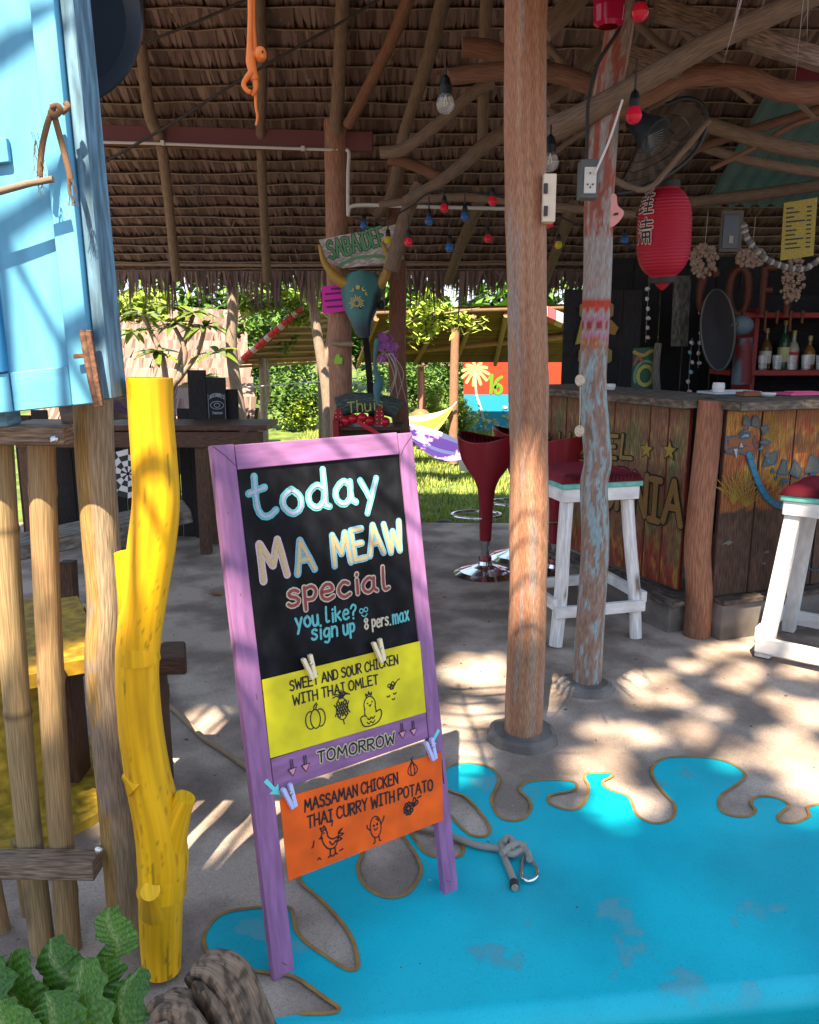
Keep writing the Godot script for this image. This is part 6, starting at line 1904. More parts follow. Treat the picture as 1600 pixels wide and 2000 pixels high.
	var sag := smooth([Vector3(1.6485, 1.919, -4.2), Vector3(1.68, 1.8466, -4.2), Vector3(1.7714, 1.7615, -4.2), Vector3(1.8641, 1.7247, -4.2), Vector3(1.9675, 1.7125, -4.2), Vector3(2.0632, 1.7737, -4.2)], 8)
	for i in sag.size():
		b = mb([Color(0.12, 0.10, 0.09), Color(0.3, 0.26, 0.2), Color(0.07, 0.07, 0.09)][i % 3])
		b.lathe(sag[i], Vector3(sin(i * 2.0), cos(i * 1.3), 0.5).normalized(), [[0.0, 0.02], [0.014, 0.008], [0.017, -0.006], [0.0, -0.02]], 9)
		part(gl, "shell", b, M.plain)
	var pf := thing("framed_picture", "small dark framed picture hanging above the carved letters", "picture", Vector3(1.7793, 1.8514, -4.7))
	b = mb(Color(0.10, 0.08, 0.07))
	b.box(Vector3(1.7795, 1.9544, -4.7), Vector3(0.06, 0, 0), Vector3(0, 0.11, 0), Vector3(0, 0, 0.012))
	part(pf, "frame", b, M.plain)
	b = mb(Color(0.02, 0.022, 0.03))
	b.box(Vector3(1.7734, 1.9524, -4.684), Vector3(0.045, 0, 0), Vector3(0, 0.09, 0), Vector3(0, 0, 0.003))
	part(pf, "print", b, M.gloss)
	b = mb(Color(0.3, 0.28, 0.22))
	b.box(Vector3(1.7747, 1.9085, -4.678), Vector3(0.012, 0, 0), Vector3(0, 0.02, 0), Vector3(0, 0, 0.002))
	part(pf, "tag", b, M.plain)




func build_left_room() -> void:
	var t := thing("dark_fence", "low fence of dark vertical boards behind the brown table", "fence", Vector3(-1.8995, 0, -5.3956))
	var xs := -2.75
	var k := 0
	while xs < -1.42:
		var w: float = [0.13, 0.12, 0.145, 0.11][k % 4]
		var h: float = 0.86 + 0.05 * sin(k * 2.3)
		var b := mb([Color(1, 1, 1), Color(0.8, 0.8, 0.9), Color(1, 0.95, 0.9), Color(0.9, 0.85, 0.85)][k % 4])
		b.box(Vector3(xs + w * 0.5, h * 0.5, -5.62 + 0.004 * (k % 2)), Vector3(w * 0.5 - 0.004, 0, 0), Vector3(0, h * 0.5, 0), Vector3(0, 0, 0.011))
		part(t, "board", b, M.darkplank)
		xs += w
		k += 1
	for q in [[Vector3(-1.4479, 0.9722, -5.58), 0.062, 1.17, Color(1, 1, 1)], [Vector3(-1.3176, 0.9381, -5.57), 0.066, 1.12, Color(1, 1, 1)], [Vector3(-1.2276, 0.9008, -5.6), 0.05, 1.04, Color(1, 1, 1)]]:
		var b := mb(q[3])
		b.box(Vector3(q[0].x, q[2] * 0.5, q[0].z), Vector3(q[1], 0, 0), Vector3(0, q[2] * 0.5, 0), Vector3(0, 0, 0.012))
		part(t, "board", b, M.darkplank)
	# pale emblem lettered on the board
	var pl := [Vector3(-1.3133, 0.9395, -5.552), Vector3(1, 0, 0), Vector3(0, 1, 0), Vector3(0, 0, 1)]
	var pale := Color(0.26, 0.30, 0.34)
	var arc := []
	for s in strokes("JACK DANIEL'S", Vector2(-0.05, 0.035), Vector2(0.05, 0.035), 0.024):
		var q := []
		for p in s:
			q.append(p + Vector2(0, 0.018 * (1.0 - pow(p.x / 0.05, 2.0))))
		arc.append(q)
	draw(t, "emblem", pl, arc, 0.0038, 0.001, M.plain, pale)
	draw(t, "emblem", pl, [ring2(Vector2(0, -0.005), 0.045, 0.026, 20), ring2(Vector2(0, -0.005), 0.02, 0.014, 14)], 0.0045, 0.001, M.plain, pale)
	draw(t, "emblem", pl, strokes("Tennessee", Vector2(-0.035, -0.065), Vector2(0.035, -0.065), 0.017), 0.003, 0.001, M.plain, pale)
	draw(t, "emblem", pl, [[Vector2(-0.058, -0.12), Vector2(-0.058, 0.07)], [Vector2(0.056, -0.12), Vector2(0.056, 0.07)]], 0.0025, 0.001, M.plain, pale)
	# brown table
	t = thing("brown_table", "dark brown wooden table behind the yellow trunk", "table", Vector3(-1.3518, 0, -5.173))
	var top := 0.83
	for i in 3:
		var b := mb()
		b.box(Vector3(-1.72, top, -5.12 - 0.15 * i), Vector3(0.83, 0, 0), Vector3(0, 0.016, 0), Vector3(0, 0, 0.073), 0.003)
		part(t, "top_board", b, M.brown)
	var b2 := mb()
	b2.box(Vector3(-1.7, top - 0.075, -5.08), Vector3(0.78, 0, 0), Vector3(0, 0.05, 0), Vector3(0, 0, 0.012))
	part(t, "apron", b2, M.brown)
	for p in [Vector3(-1.33, 0, -5.14), Vector3(-1.33, 0, -5.42), Vector3(-2.45, 0, -5.14), Vector3(-2.45, 0, -5.42)]:
		var b := mb()
		b.box(p + Vector3(0, 0.405, 0), Vector3(0.034, 0, 0), Vector3(0, 0.405, 0), Vector3(0, 0, 0.034), 0.003)
		part(t, "leg", b, M.brown)
	# chequered disc
	t = thing("chequered_disc", "round black and white chequered disc leaning on the dark fence", "disc", Vector3(-1.7775, 0.4041, -5))
	var c := Vector3(-1.7606, 0.5507, -5)
	for ring in 4:
		for i in 12:
			var b := mb(Color(0.5, 0.5, 0.5) if (i + ring) % 2 == 0 else Color(0.012, 0.012, 0.014))
			var q := []
			for e in [[ring, i], [ring + 1, i], [ring + 1, i + 1], [ring, i + 1]]:
				var a: float = TAU * e[1] / 12.0
				q.append(Vector2(cos(a), sin(a)) * (0.012 + 0.036 * e[0]))
			b.poly([c, Vector3(1, 0, 0), Vector3(0, 0.97, -0.22), Vector3(0, 0.22, 0.97)], q, 0.0, 0.006)
			part(t, "square", b, M.plain)
	# grey bench plank with trestle
	t = thing("plank_bench", "grey plank bench on crossed legs behind the bamboo poles", "bench", Vector3(-1.5611, 0, -3.9175))
	var b := mb(Color(1.3, 1.25, 1.2))
	b.box(Vector3(-1.3076, 0.5839, -3.3), Vector3(0.34, 0.05, -0.16), Vector3(-0.004, 0.028, 0), Vector3(0.05, 0, 0.12), 0.004)
	part(t, "seat", b, M.weathered)
	for l in [[Vector3(-1.235, 0.5509, -3.3), Vector3(-1.1494, 0.6388, -3.3), Vector3(-1.2459, 0.2587, -3.3)], [Vector3(-1.4432, 0.5084, -3.25), Vector3(-1.4093, 0.4093, -3.25), Vector3(-1.4554, 0.1732, -3.25)]]:
		b = mb()
		var d: Vector3 = l[2] - l[0]
		b.box((l[0] + l[2]) * 0.5 - Vector3(0, 0.06, 0.05), Vector3(0.03, 0, 0), d * 0.5, Vector3(0, 0, 0.03), 0.003)
		part(t, "leg", b, M.brown)
	# yellow cable-drum table
	t = thing("drum_table", "yellow painted cable-drum table behind the bamboo poles", "table", Vector3(-1.18, 0, -2.25))
	var yel := surf(0.55, 0.36, 0.03, 0.6, T.blotch, Vector3(3, 3, 3), 0.0, true)
	b = mb()
	b.lathe(O, Vector3.UP, [[0.0, 0.04], [0.31, 0.04], [0.325, 0.03], [0.325, 0.0]], 44)
	part(t, "base_disc", b, yel)
	b = mb()
	b.lathe(O, Vector3.UP, [[0.13, 0.04], [0.13, 0.46]], 30)
	part(t, "drum", b, yel)
	for i in 6:
		b = mb(Color(0.9, 0.8, 0.6) * (0.85 + 0.1 * (i % 3)))
		var z := -0.29 + 0.116 * i
		var hw := sqrt(maxf(0.02, 0.35 * 0.35 - z * z))
		b.box(O + Vector3(z, 0.49, 0).rotated(Vector3.UP, 0.5), Vector3(0.056, 0, 0).rotated(Vector3.UP, 0.5), Vector3(0, 0.022, 0), Vector3(0, 0, hw).rotated(Vector3.UP, 0.5), 0.003)
		part(t, "top_board", b, yel)
	# heavy brown bench end
	t = thing("brown_bench", "heavy dark brown bench standing behind the yellow trunk", "bench", Vector3(-0.9576, 0, -2.8094))
	b = mb()
	var e := Vector3(-0.6706, 0.4212, -2.3)
	b.box(e - Vector3(0.22, 0, -0.01), Vector3(0.22, 0.004, 0), Vector3(0, 0.027, 0), Vector3(0.02, 0, 0.07), 0.006)
	part(t, "seat", b, M.brown)
	for x in [-0.1, -0.36]:
		b = mb()
		var foot := Vector3(e.x + x, 0, e.z + 0.01)
		b.box(foot + Vector3(0, 0.2, 0), Vector3(0.025, 0, 0), Vector3(0, 0.2, 0), Vector3(0, 0, 0.05), 0.004)
		part(t, "leg", b, M.brown)
	b = mb()
	b.box(Vector3(-0.9586, 0, -2.8887) + Vector3(-0.06, 0.035, 0), Vector3(0.09, 0, 0), Vector3(0, 0.032, 0), Vector3(0, 0, 0.04), 0.006)
	part(t, "foot_beam", b, M.brown)
	t = thing("floor_rope", "tan rope trailing across the floor toward the chalkboard", "rope", Vector3(-0.7072, 0, -2.5716))
	b = mb(Color(1.05, 0.8, 0.6))
	var rp := []
	for p in smooth([Vector2(-0.931, -2.8618), Vector2(-0.8654, -2.7881), Vector2(-0.7763, -2.6661), Vector2(-0.709, -2.579), Vector2(-0.6394, -2.5073), Vector2(-0.5732, -2.4391), Vector2(-0.5101, -2.3742), Vector2(-0.438, -2.3367)], 5):
		rp.append(Vector3(p.x, 0.011, p.y))
	b.tube(rp, [0.0095, 0.0095], 8)
	part(t, "strand", b, M.rope)
	t = thing("dry_leaf", "single reddish dry leaf lying on the floor left of the chalkboard", "leaf", Vector3(-1.051, 0, -4.2418))
	b = mb(Color(0.30, 0.10, 0.04))
	blade(b, Vector3(-1.0987, 0, -4.2418) + Vector3(0, 0.006, 0), Vector3(1, 0.05, 0.1).normalized(), Vector3.UP, 0.12, 0.035, 0.25, Color(0.30, 0.10, 0.04), Color(0.24, 0.12, 0.05))
	part(t, "blade", b, M.dullleaf)


# a curved leaf blade with a folded midrib
func blade(b: MB, p: Vector3, d: Vector3, up: Vector3, ln: float, w: float, droop: float, col: Color, rib: Color, waves := 0.0, seg := 7) -> void:
	var side := d.cross(up).normalized()
	var nn := side.cross(d).normalized()
	var prev := -1
	for i in seg + 1:
		var f := float(i) / seg
		var c := p + d * ln * f - nn * 0.0 + up * (sin(f * PI * 0.5) * 0.0) - Vector3(0, 1, 0) * droop * ln * f * f
		var hw := w * 0.5 * pow(sin(PI * pow(clampf(f * 0.96 + 0.03, 0.0, 1.0), 0.8)), 0.75)
		var wv := waves * sin(f * 26.0)
		b.C = col
		var a := b.pt(c - side * hw + nn * (hw * 0.35 + wv), (nn + side * 0.4).normalized(), Vector2(0, f))
		b.C = rib
		b.pt(c, nn, Vector2(0.5, f))
		b.C = col
		b.pt(c + side * hw + nn * (hw * 0.35 - wv), (nn - side * 0.4).normalized(), Vector2(1, f))
		if prev >= 0:
			b.tri(prev, prev + 1, a + 1)
			b.tri(prev, a + 1, a)
			b.tri(prev + 1, prev + 2, a + 2)
			b.tri(prev + 1, a + 2, a + 1)
		prev = a


func build_shrine() -> void:
	var t := thing("back_post", "thick brown log post under the maroon beam, behind the chalkboard", "post", Vector3(-0.4552, -0.007, -5.2))
	part(t, "trunk", log_mb(mb(), [Vector3(-0.4486, -0.0141, -5.2), Vector3(-0.438, 0.6027, -5.2), Vector3(-0.4367, 1.0627, -5.2), Vector3(-0.4407, 1.5686, -5.2), Vector3(-0.4434, 2.1139, -5.2), Vector3(-0.4427, 2.6499, -5.2)], 0.077, 0.07, 20, 0.1), M.redlog)
	t = thing("back_post", "slim dark log post to the right of the painted ox skull", "post", Vector3(-0.0517, 0.0666, -5.3))
	part(t, "trunk", log_mb(mb(Color(0.6, 0.5, 0.5)), [Vector3(-0.0415, 0.031, -5.3), Vector3(-0.0472, 0.6563, -5.3), Vector3(-0.0793, 1.188, -5.3), Vector3(-0.0745, 1.6984, -5.3), Vector3(-0.0952, 2.1889, -5.3), Vector3(-0.0787, 2.3974, -5.3)], 0.057, 0.05, 16, 0.12), M.redlog)
	t = thing("black_pole", "thin black pole standing below the ox skull", "pole", Vector3(-0.246, 0.0787, -5.25))
	part(t, "stem", log_mb(mb(Color(0.06, 0.06, 0.08)), [Vector3(-0.2392, 0.0787, -5.25), Vector3(-0.24, 0.7299, -5.25), Vector3(-0.256, 1.1249, -5.25), Vector3(-0.2851, 1.4449, -5.25)], 0.028, 0.02, 12, 0.1), M.bark)
	# cabinet shelf
	t = thing("post_shelf", "dark wooden shelf cabinet between the two back posts", "shelf", Vector3(-0.2685, 0.0684, -5.15))
	var b := mb(Color(1.5, 1.2, 1.0))
	b.box(Vector3(-0.2517, 0.835, -5.1), Vector3(0.215, 0, 0), Vector3(0, 0.011, 0), Vector3(0, 0, 0.14))
	part(t, "shelf_board", b, M.brown)
	b = mb(Color(0.35, 0.35, 0.35))
	b.box(Vector3(-0.2558, 0.5149, -5.12), Vector3(0.2, 0, 0), Vector3(0, 0.31, 0), Vector3(0, 0, 0.11))
	part(t, "cabinet", b, M.brown)
	# lettered sign
	t = thing("lettered_plank", "whitewashed board with green graffiti letters above the ox skull", "sign", Vector3(-0.3038, 1.8107, -5))
	var pl := [Vector3(-0.4852, 1.8544, -5), Vector3(1, 0.2, 0.0).normalized(), Vector3(-0.2, 1, 0).normalized(), Vector3(0, 0, 1)]
	b = mb(Color(0.68, 0.60, 0.57))
	b.poly(pl, [Vector2(-0.03, 0.1), Vector2(0.43, 0.095), Vector2(0.44, -0.10), Vector2(0.4, -0.115), Vector2(0.07, -0.085), Vector2(-0.02, -0.02)], 0.0, 0.02)
	part(t, "board", b, surf(1, 1, 1, 0.8, T.blotch, Vector3(3, 9, 1)))
	var s := strokes("SABAiDEE", Vector2(0.015, -0.02), Vector2(0.35, 0.0), 0.098)
	draw(t, "lettering", pl, s, 0.021, 0.001, M.plain, Color(0.02, 0.04, 0.025))
	draw(t, "lettering", pl, s, 0.012, 0.0028, M.plain, Color(0.09, 0.27, 0.13))
	draw(t, "lettering", pl, [smooth([Vector2(0.06, -0.065), Vector2(0.16, -0.045), Vector2(0.27, -0.055), Vector2(0.34, -0.075)], 5)], 0.02, 0.001, M.plain, Color(0.09, 0.25, 0.13))
	# painted ox skull
	t = thing("ox_skull", "dark teal painted ox skull with golden horns hung on the posts", "skull", Vector3(-0.2895, 1.395, -4.98))
	b = mb()
	var rows := []
	var prof := [[528, 0.02], [534, 0.085], [545, 0.115], [560, 0.128], [578, 0.122], [595, 0.108], [612, 0.088], [628, 0.067], [642, 0.055], [654, 0.045], [660, 0.02]]
	var ys := [Vector3(-0.2819, 1.771, -4.98), Vector3(-0.2821, 1.7535, -4.98), Vector3(-0.2794, 1.7214, -4.98), Vector3(-0.2799, 1.6774, -4.98), Vector3(-0.2836, 1.6244, -4.98), Vector3(-0.2873, 1.5741, -4.98), Vector3(-0.291, 1.5237, -4.98), Vector3(-0.2885, 1.4759, -4.98), Vector3(-0.2828, 1.434, -4.98), Vector3(-0.2771, 1.398, -4.98), Vector3(-0.2742, 1.3799, -4.98)]
	for i in prof.size():
		var row := []
		for j in 25:
			var a := TAU * (j % 24) / 24.0
			var r: float = prof[i][1]
			var p: Vector3 = ys[i] + Vector3(cos(a) * r, 0, sin(a) * r * 0.72)
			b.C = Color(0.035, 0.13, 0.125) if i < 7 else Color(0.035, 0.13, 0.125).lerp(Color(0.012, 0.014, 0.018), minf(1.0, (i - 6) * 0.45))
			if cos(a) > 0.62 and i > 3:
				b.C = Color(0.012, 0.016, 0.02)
			row.append(b.pt(p, Vector3(cos(a), 0.15, sin(a)).normalized(), Vector2(j / 24.0, i * 0.1)))
		rows.append(row)
	for i in prof.size() - 1:
		for j in 24:
			b.tri(rows[i][j], rows[i][j + 1], rows[i + 1][j + 1])
			b.tri(rows[i][j], rows[i + 1][j + 1], rows[i + 1][j])
	part(t, "skull", b, surf(1, 1, 1, 0.4))
	for h in [[[Vector3(-0.3574, 1.6878, -4.96), Vector3(-0.4116, 1.7112, -4.96), Vector3(-0.465, 1.7635, -4.96), Vector3(-0.5059, 1.8273, -4.96), Vector3(-0.528, 1.9136, -4.96)], 1], [[Vector3(-0.2031, 1.6761, -4.96), Vector3(-0.1665, 1.7053, -4.96), Vector3(-0.1328, 1.7694, -4.96), Vector3(-0.1263, 1.8503, -4.96), Vector3(-0.1619, 1.925, -4.96)], 2]]:
		b = mb()
		var line := smooth(h[0], 7)
		var rad := []
		for i in line.size():
			rad.append(lerpf(0.043, 0.008, pow(float(i) / line.size(), 0.9)))
		b.tube(line, rad, 16, true, func(p, a, l): return 1.0 + 0.03 * sin(l * 150.0))
		part(t, "horn", b, surf(0.30, 0.18, 0.03, 0.38))
	pl = [Vector3(-0.2989, 1.6277, -4.882), Vector3(1, 0, 0.05).normalized(), Vector3(0, 1, -0.03).normalized(), Vector3(-0.05, 0.03, 1).normalized()]
	var gold := Color(0.42, 0.34, 0.08)
	var rays := [ring2(Vector2(-0.01, -0.05), 0.017, 0.018, 14)]
	for i in 14:
		var a := PI * (i - 2) / 9.0
		rays.append([Vector2(-0.01, -0.05) + Vector2(cos(a), sin(a)) * 0.025, Vector2(-0.01, -0.05) + Vector2(cos(a), sin(a)) * (0.036 + 0.008 * (i % 2))])
	draw(t, "gold_sun", pl, rays, 0.006, 0.006, M.plain, gold)
	for q in [[Vector2(-0.002, 0.04), 0.013, 0.0], [Vector2(0.033, 0.03), 0.013, 0.7], [Vector2(-0.036, 0.026), 0.011, PI - 0.6], [Vector2(0.05, 0.004), 0.01, 0.3]]:
		var moon := []
		for i in 15:
			var a := lerpf(0.3, TAU - 0.3, i / 14.0)
			moon.append(q[0] + Vector2(cos(a), sin(a)).rotated(q[2]) * q[1])
		if q[2] != 0.0:
			for i in range(13, 0, -1):
				var a := lerpf(0.3, TAU - 0.3, i / 14.0)
				moon.append(q[0] + (Vector2(cos(a) * 0.62 + 0.34, sin(a) * 0.8)).rotated(q[2]) * q[1])
		b = mb(gold)
		b.poly(pl, moon, 0.004)
		part(t, "gold_moon", b, M.plain)
	for e in [Vector3(-0.322, 1.556, -4.9), Vector3(-0.204, 1.5644, -4.96)]:
		b = mb(Color(0.008, 0.008, 0.01))
		b.ball(e + Vector3(0.035 if e.x > -0.35 else -0.05, 0.01, -0.02), Vector3(0.02, 0.026, 0.016), 12, 8)
		part(t, "eye_socket", b, M.plain)
	# pink note
	t = thing("pink_note", "bright pink paper note with dark writing pinned to the back post", "note", Vector3(-0.4622, 1.5393, -5.08))
	pl = [Vector3(-0.4586, 1.6124, -5.09), Vector3(1, 0.07, 0).normalized(), Vector3(-0.05, 1, 0).normalized(), Vector3(0, 0, 1)]
	b = mb(Color(0.62, 0.025, 0.36))
	b.poly(pl, [Vector2(-0.075, -0.082), Vector2(0.082, -0.075), Vector2(0.078, 0.085), Vector2(-0.072, 0.078)], 0.0, 0.001)
	part(t, "paper", b, M.plain)
	draw(t, "writing", pl, [[Vector2(-0.01, 0.06), Vector2(0.04, 0.06)], [Vector2(-0.05, 0.032), Vector2(0.05, 0.034)], [Vector2(-0.055, -0.008), Vector2(0.05, -0.006)], [Vector2(-0.045, -0.045), Vector2(0.045, -0.045)]], 0.012, 0.001, M.plain, Color(0.10, 0.01, 0.12))
	# driftwood name board
	t = thing("driftwood_sign", "teal-grey driftwood log with painted yellow script on the shelf", "sign", Vector3(-0.2598, 0.9001, -5.02))
	b = mb(Color(0.45, 0.75, 0.8))
	log_mb(b, [Vector3(-0.4424, 0.9631, -5.02), Vector3(-0.3473, 0.9882, -5.02), Vector3(-0.221, 0.9851, -5.02), Vector3(-0.1106, 0.9631, -5.02), Vector3(-0.0696, 0.9411, -5.02)], 0.065, 0.06, 18, 0.18)
	part(t, "log", b, M.weathered)
	pl = [Vector3(-0.3739, 0.9441, -4.945), Vector3(1, 0.05, 0).normalized(), Vector3(0, 1, 0), Vector3(0, 0, 1)]
	draw(t, "script", pl, strokes("Thuis", Vector2(0.0, -0.01), Vector2(0.21, 0.0), 0.062), 0.0075, 0.001, M.plain, Color(0.30, 0.32, 0.08))
	# red ornament
	t = thing("red_ornament", "red studded wooden ornament with balls and ribbon on the shelf", "ornament", Vector3(-0.2881, 0.8533, -4.95))
	for p in [Vector3(-0.4343, 0.9063, -4.95), Vector3(-0.1835, 0.9174, -4.93)]:
		b = mb(Color(0.42, 0.012, 0.025))
		b.poly([p, Vector3(1, 0, 0), Vector3(0, 1, 0), Vector3(0, 0, 1)], [Vector2(-0.026, -0.06), Vector2(0.026, -0.06), Vector2(0.03, 0.0), Vector2(0.016, 0.045), Vector2(0, 0.062), Vector2(-0.016, 0.045), Vector2(-0.03, 0.0)], 0.0, 0.03)
		part(t, "end_plate", b, M.paint)
		b = mb(Color(0.7, 0.45, 0.4))
		for i in 8:
			b.ball(p + Vector3(-0.014 + 0.028 * (i % 2), -0.045 + 0.024 * (i / 2), 0.002), Vector3.ONE * 0.0035, 6, 4)
		var studs := part(t, "studs", b, M.plain)
		studs.set_meta("kind", "stuff")
	for p in [Vector3(-0.3877, 0.8845, -4.95), Vector3(-0.3438, 0.897, -4.95), Vector3(-0.2875, 0.9032, -4.95), Vector3(-0.2439, 0.8845, -4.95), Vector3(-0.1501, 0.8783, -4.95)]:
		b = mb(Color(0.40, 0.01, 0.02))
		b.ball(p, Vector3(0.032, 0.03, 0.03), 14, 10)
		part(t, "ball", b, M.gloss)
	b = mb(Color(0.42, 0.012, 0.03))
	var rb := smooth([Vector3(-0.3144, 0.8911, -4.88), Vector3(-0.2716, 0.8603, -4.88), Vector3(-0.2164, 0.8294, -4.88), Vector3(-0.1733, 0.7984, -4.88), Vector3(-0.1487, 0.7736, -4.88)], 4)
	for i in rb.size() - 1:
		b.quad(rb[i] + Vector3(0, 0.014, 0), rb[i + 1] + Vector3(0, 0.014, 0), rb[i + 1] - Vector3(0, 0.014, 0), rb[i] - Vector3(0, 0.014, 0))
	part(t, "ribbon", b, M.plain)
	b = mb(Color(0.38, 0.012, 0.02))
	b.box(Vector3(-0.4467, 0.8147, -4.93), Vector3(0.018, 0, 0), Vector3(0, 0.075, 0), Vector3(0, 0, 0.02))
	part(t, "stand", b, M.paint)
	# carved lizard, orchid, leaf and sticks
	t = thing("carved_lizard", "slender teal carved lizard climbing above the driftwood sign", "carving", Vector3(-0.1914, 0.957, -4.9))
	b = mb(Color(0.07, 0.21, 0.25))
	var sp := smooth([Vector3(-0.188, 1.3735, -4.9), Vector3(-0.2039, 1.2902, -4.9), Vector3(-0.2047, 1.2002, -4.9), Vector3(-0.1839, 1.1248, -4.9), Vector3(-0.1936, 1.064, -4.9), Vector3(-0.1911, 0.9877, -4.9)], 6)
	var rr := []
	for i in sp.size():
		var f := float(i) / sp.size()
		rr.append(0.009 + 0.022 * exp(-pow((f - 0.66) * 5.0, 2.0)) + 0.008 * exp(-pow((f - 0.05) * 9.0, 2.0)))
	b.tube(sp, rr, 12)
	part(t, "body", b, M.paint)
	for l in [[Vector3(-0.1831, 1.1257, -4.88), Vector3(-0.1586, 1.1468, -4.88), Vector3(-0.1465, 1.1347, -4.88)], [Vector3(-0.1924, 1.1166, -4.88), Vector3(-0.2166, 1.1347, -4.88), Vector3(-0.2259, 1.1227, -4.88)], [Vector3(-0.1867, 1.0652, -4.88), Vector3(-0.1623, 1.05, -4.88), Vector3(-0.1655, 1.0318, -4.88)]]:
		b = mb(Color(0.07, 0.21, 0.25))
		b.tube(l, [0.006, 0.004], 6)
		part(t, "leg", b, M.paint)
	t = thing("orchid", "hanging orchid with purple flowers beside the slim back post", "plant", Vector3(-0.1425, 1.2877, -5.1))
	for i in 16:
		var p := Vector3(-0.1386, 1.3313, -5.08) + Vector3(rng.randf_range(-0.045, 0.05), rng.randf_range(-0.08, 0.07), rng.randf_range(-0.03, 0.04))
		b = mb()
		for j in 5:
			var a := TAU * j / 5.0
			blade(b, p, Vector3(cos(a), sin(a), 0.25).normalized(), Vector3(0, 0, 1), 0.03, 0.022, 0.1, Color(0.30, 0.10, 0.34), Color(0.2, 0.04, 0.2), 0.0, 3)
		part(t, "flower", b, M.dullleaf)
	for i in 7:
		b = mb(Color(0.35, 0.33, 0.3))
		var p := Vector3(-0.1325, 1.288, -5.08) + Vector3(rng.randf_range(-0.03, 0.03), 0, 0)
		b.tube(smooth([p, p + Vector3(rng.randf_range(-0.06, 0.08), -0.12, 0.02), p + Vector3(rng.randf_range(-0.08, 0.1), -0.3, 0)], 5), [0.004, 0.002], 5)
		part(t, "root", b, M.plain)
	t = thing("rail_stub", "short cut branch tied across the thick back post", "branch", Vector3(-0.4172, 1.3436, -5.1))
	b = mb(Color(1.2, 1, 0.9))
	b.tube([Vector3(-0.474, 1.3498, -5.1), Vector3(-0.4172, 1.3436, -5.1), Vector3(-0.3508, 1.3436, -5.1)], [0.017, 0.016], 10)
	part(t, "stick", b, M.bark)
	t = thing("green_charm", "small lime-green felt charm hanging on the thick back post", "charm", Vector3(-0.4397, 1.2259, -5.08))
	b = mb(Color(0.24, 0.46, 0.04))
	b.poly([Vector3(-0.441, 1.2504, -5.1), Vector3(1, 0, 0), Vector3(0, 1, 0), Vector3(0, 0, 1)], [Vector2(-0.025, -0.03), Vector2(0.02, -0.028), Vector2(0.026, 0.008), Vector2(0.012, 0.012), Vector2(0.006, 0.036), Vector2(-0.012, 0.03), Vector2(-0.026, 0.0)], 0.0, 0.012)
	part(t, "charm", b, M.plain)


func bulb(parent: Node, p: Vector3, r: float, col: Color, m: Material, cord_top: Vector3) -> void:
	var b := mb(Color(0.02, 0.02, 0.022))
	b.lathe(p + Vector3(0, r * 0.9, 0), Vector3.UP, [[r * 0.62, 0.0], [r * 0.66, r * 0.9], [r * 0.45, r * 1.7], [r * 0.15, r * 2.0], [0, r * 2.0]], 14)
	var s := part(parent, "socket", b, M.rubber)
	b = mb(col)
	b.lathe(p, Vector3.UP, [[0.0, -r], [r * 0.5, -r * 0.87], [r * 0.87, -r * 0.5], [r, 0.0], [r * 0.87, r * 0.5], [r * 0.62, r * 0.95]], 20)
	part(s, "bulb", b, m)
	if cord_top != Vector3.ZERO:
		b = mb(Color(0.02, 0.02, 0.02))
		b.tube([cord_top, p + Vector3(0, r * 2.7, 0)], [0.0035, 0.0035], 5)
		part(s, "lead", b, M.plain)


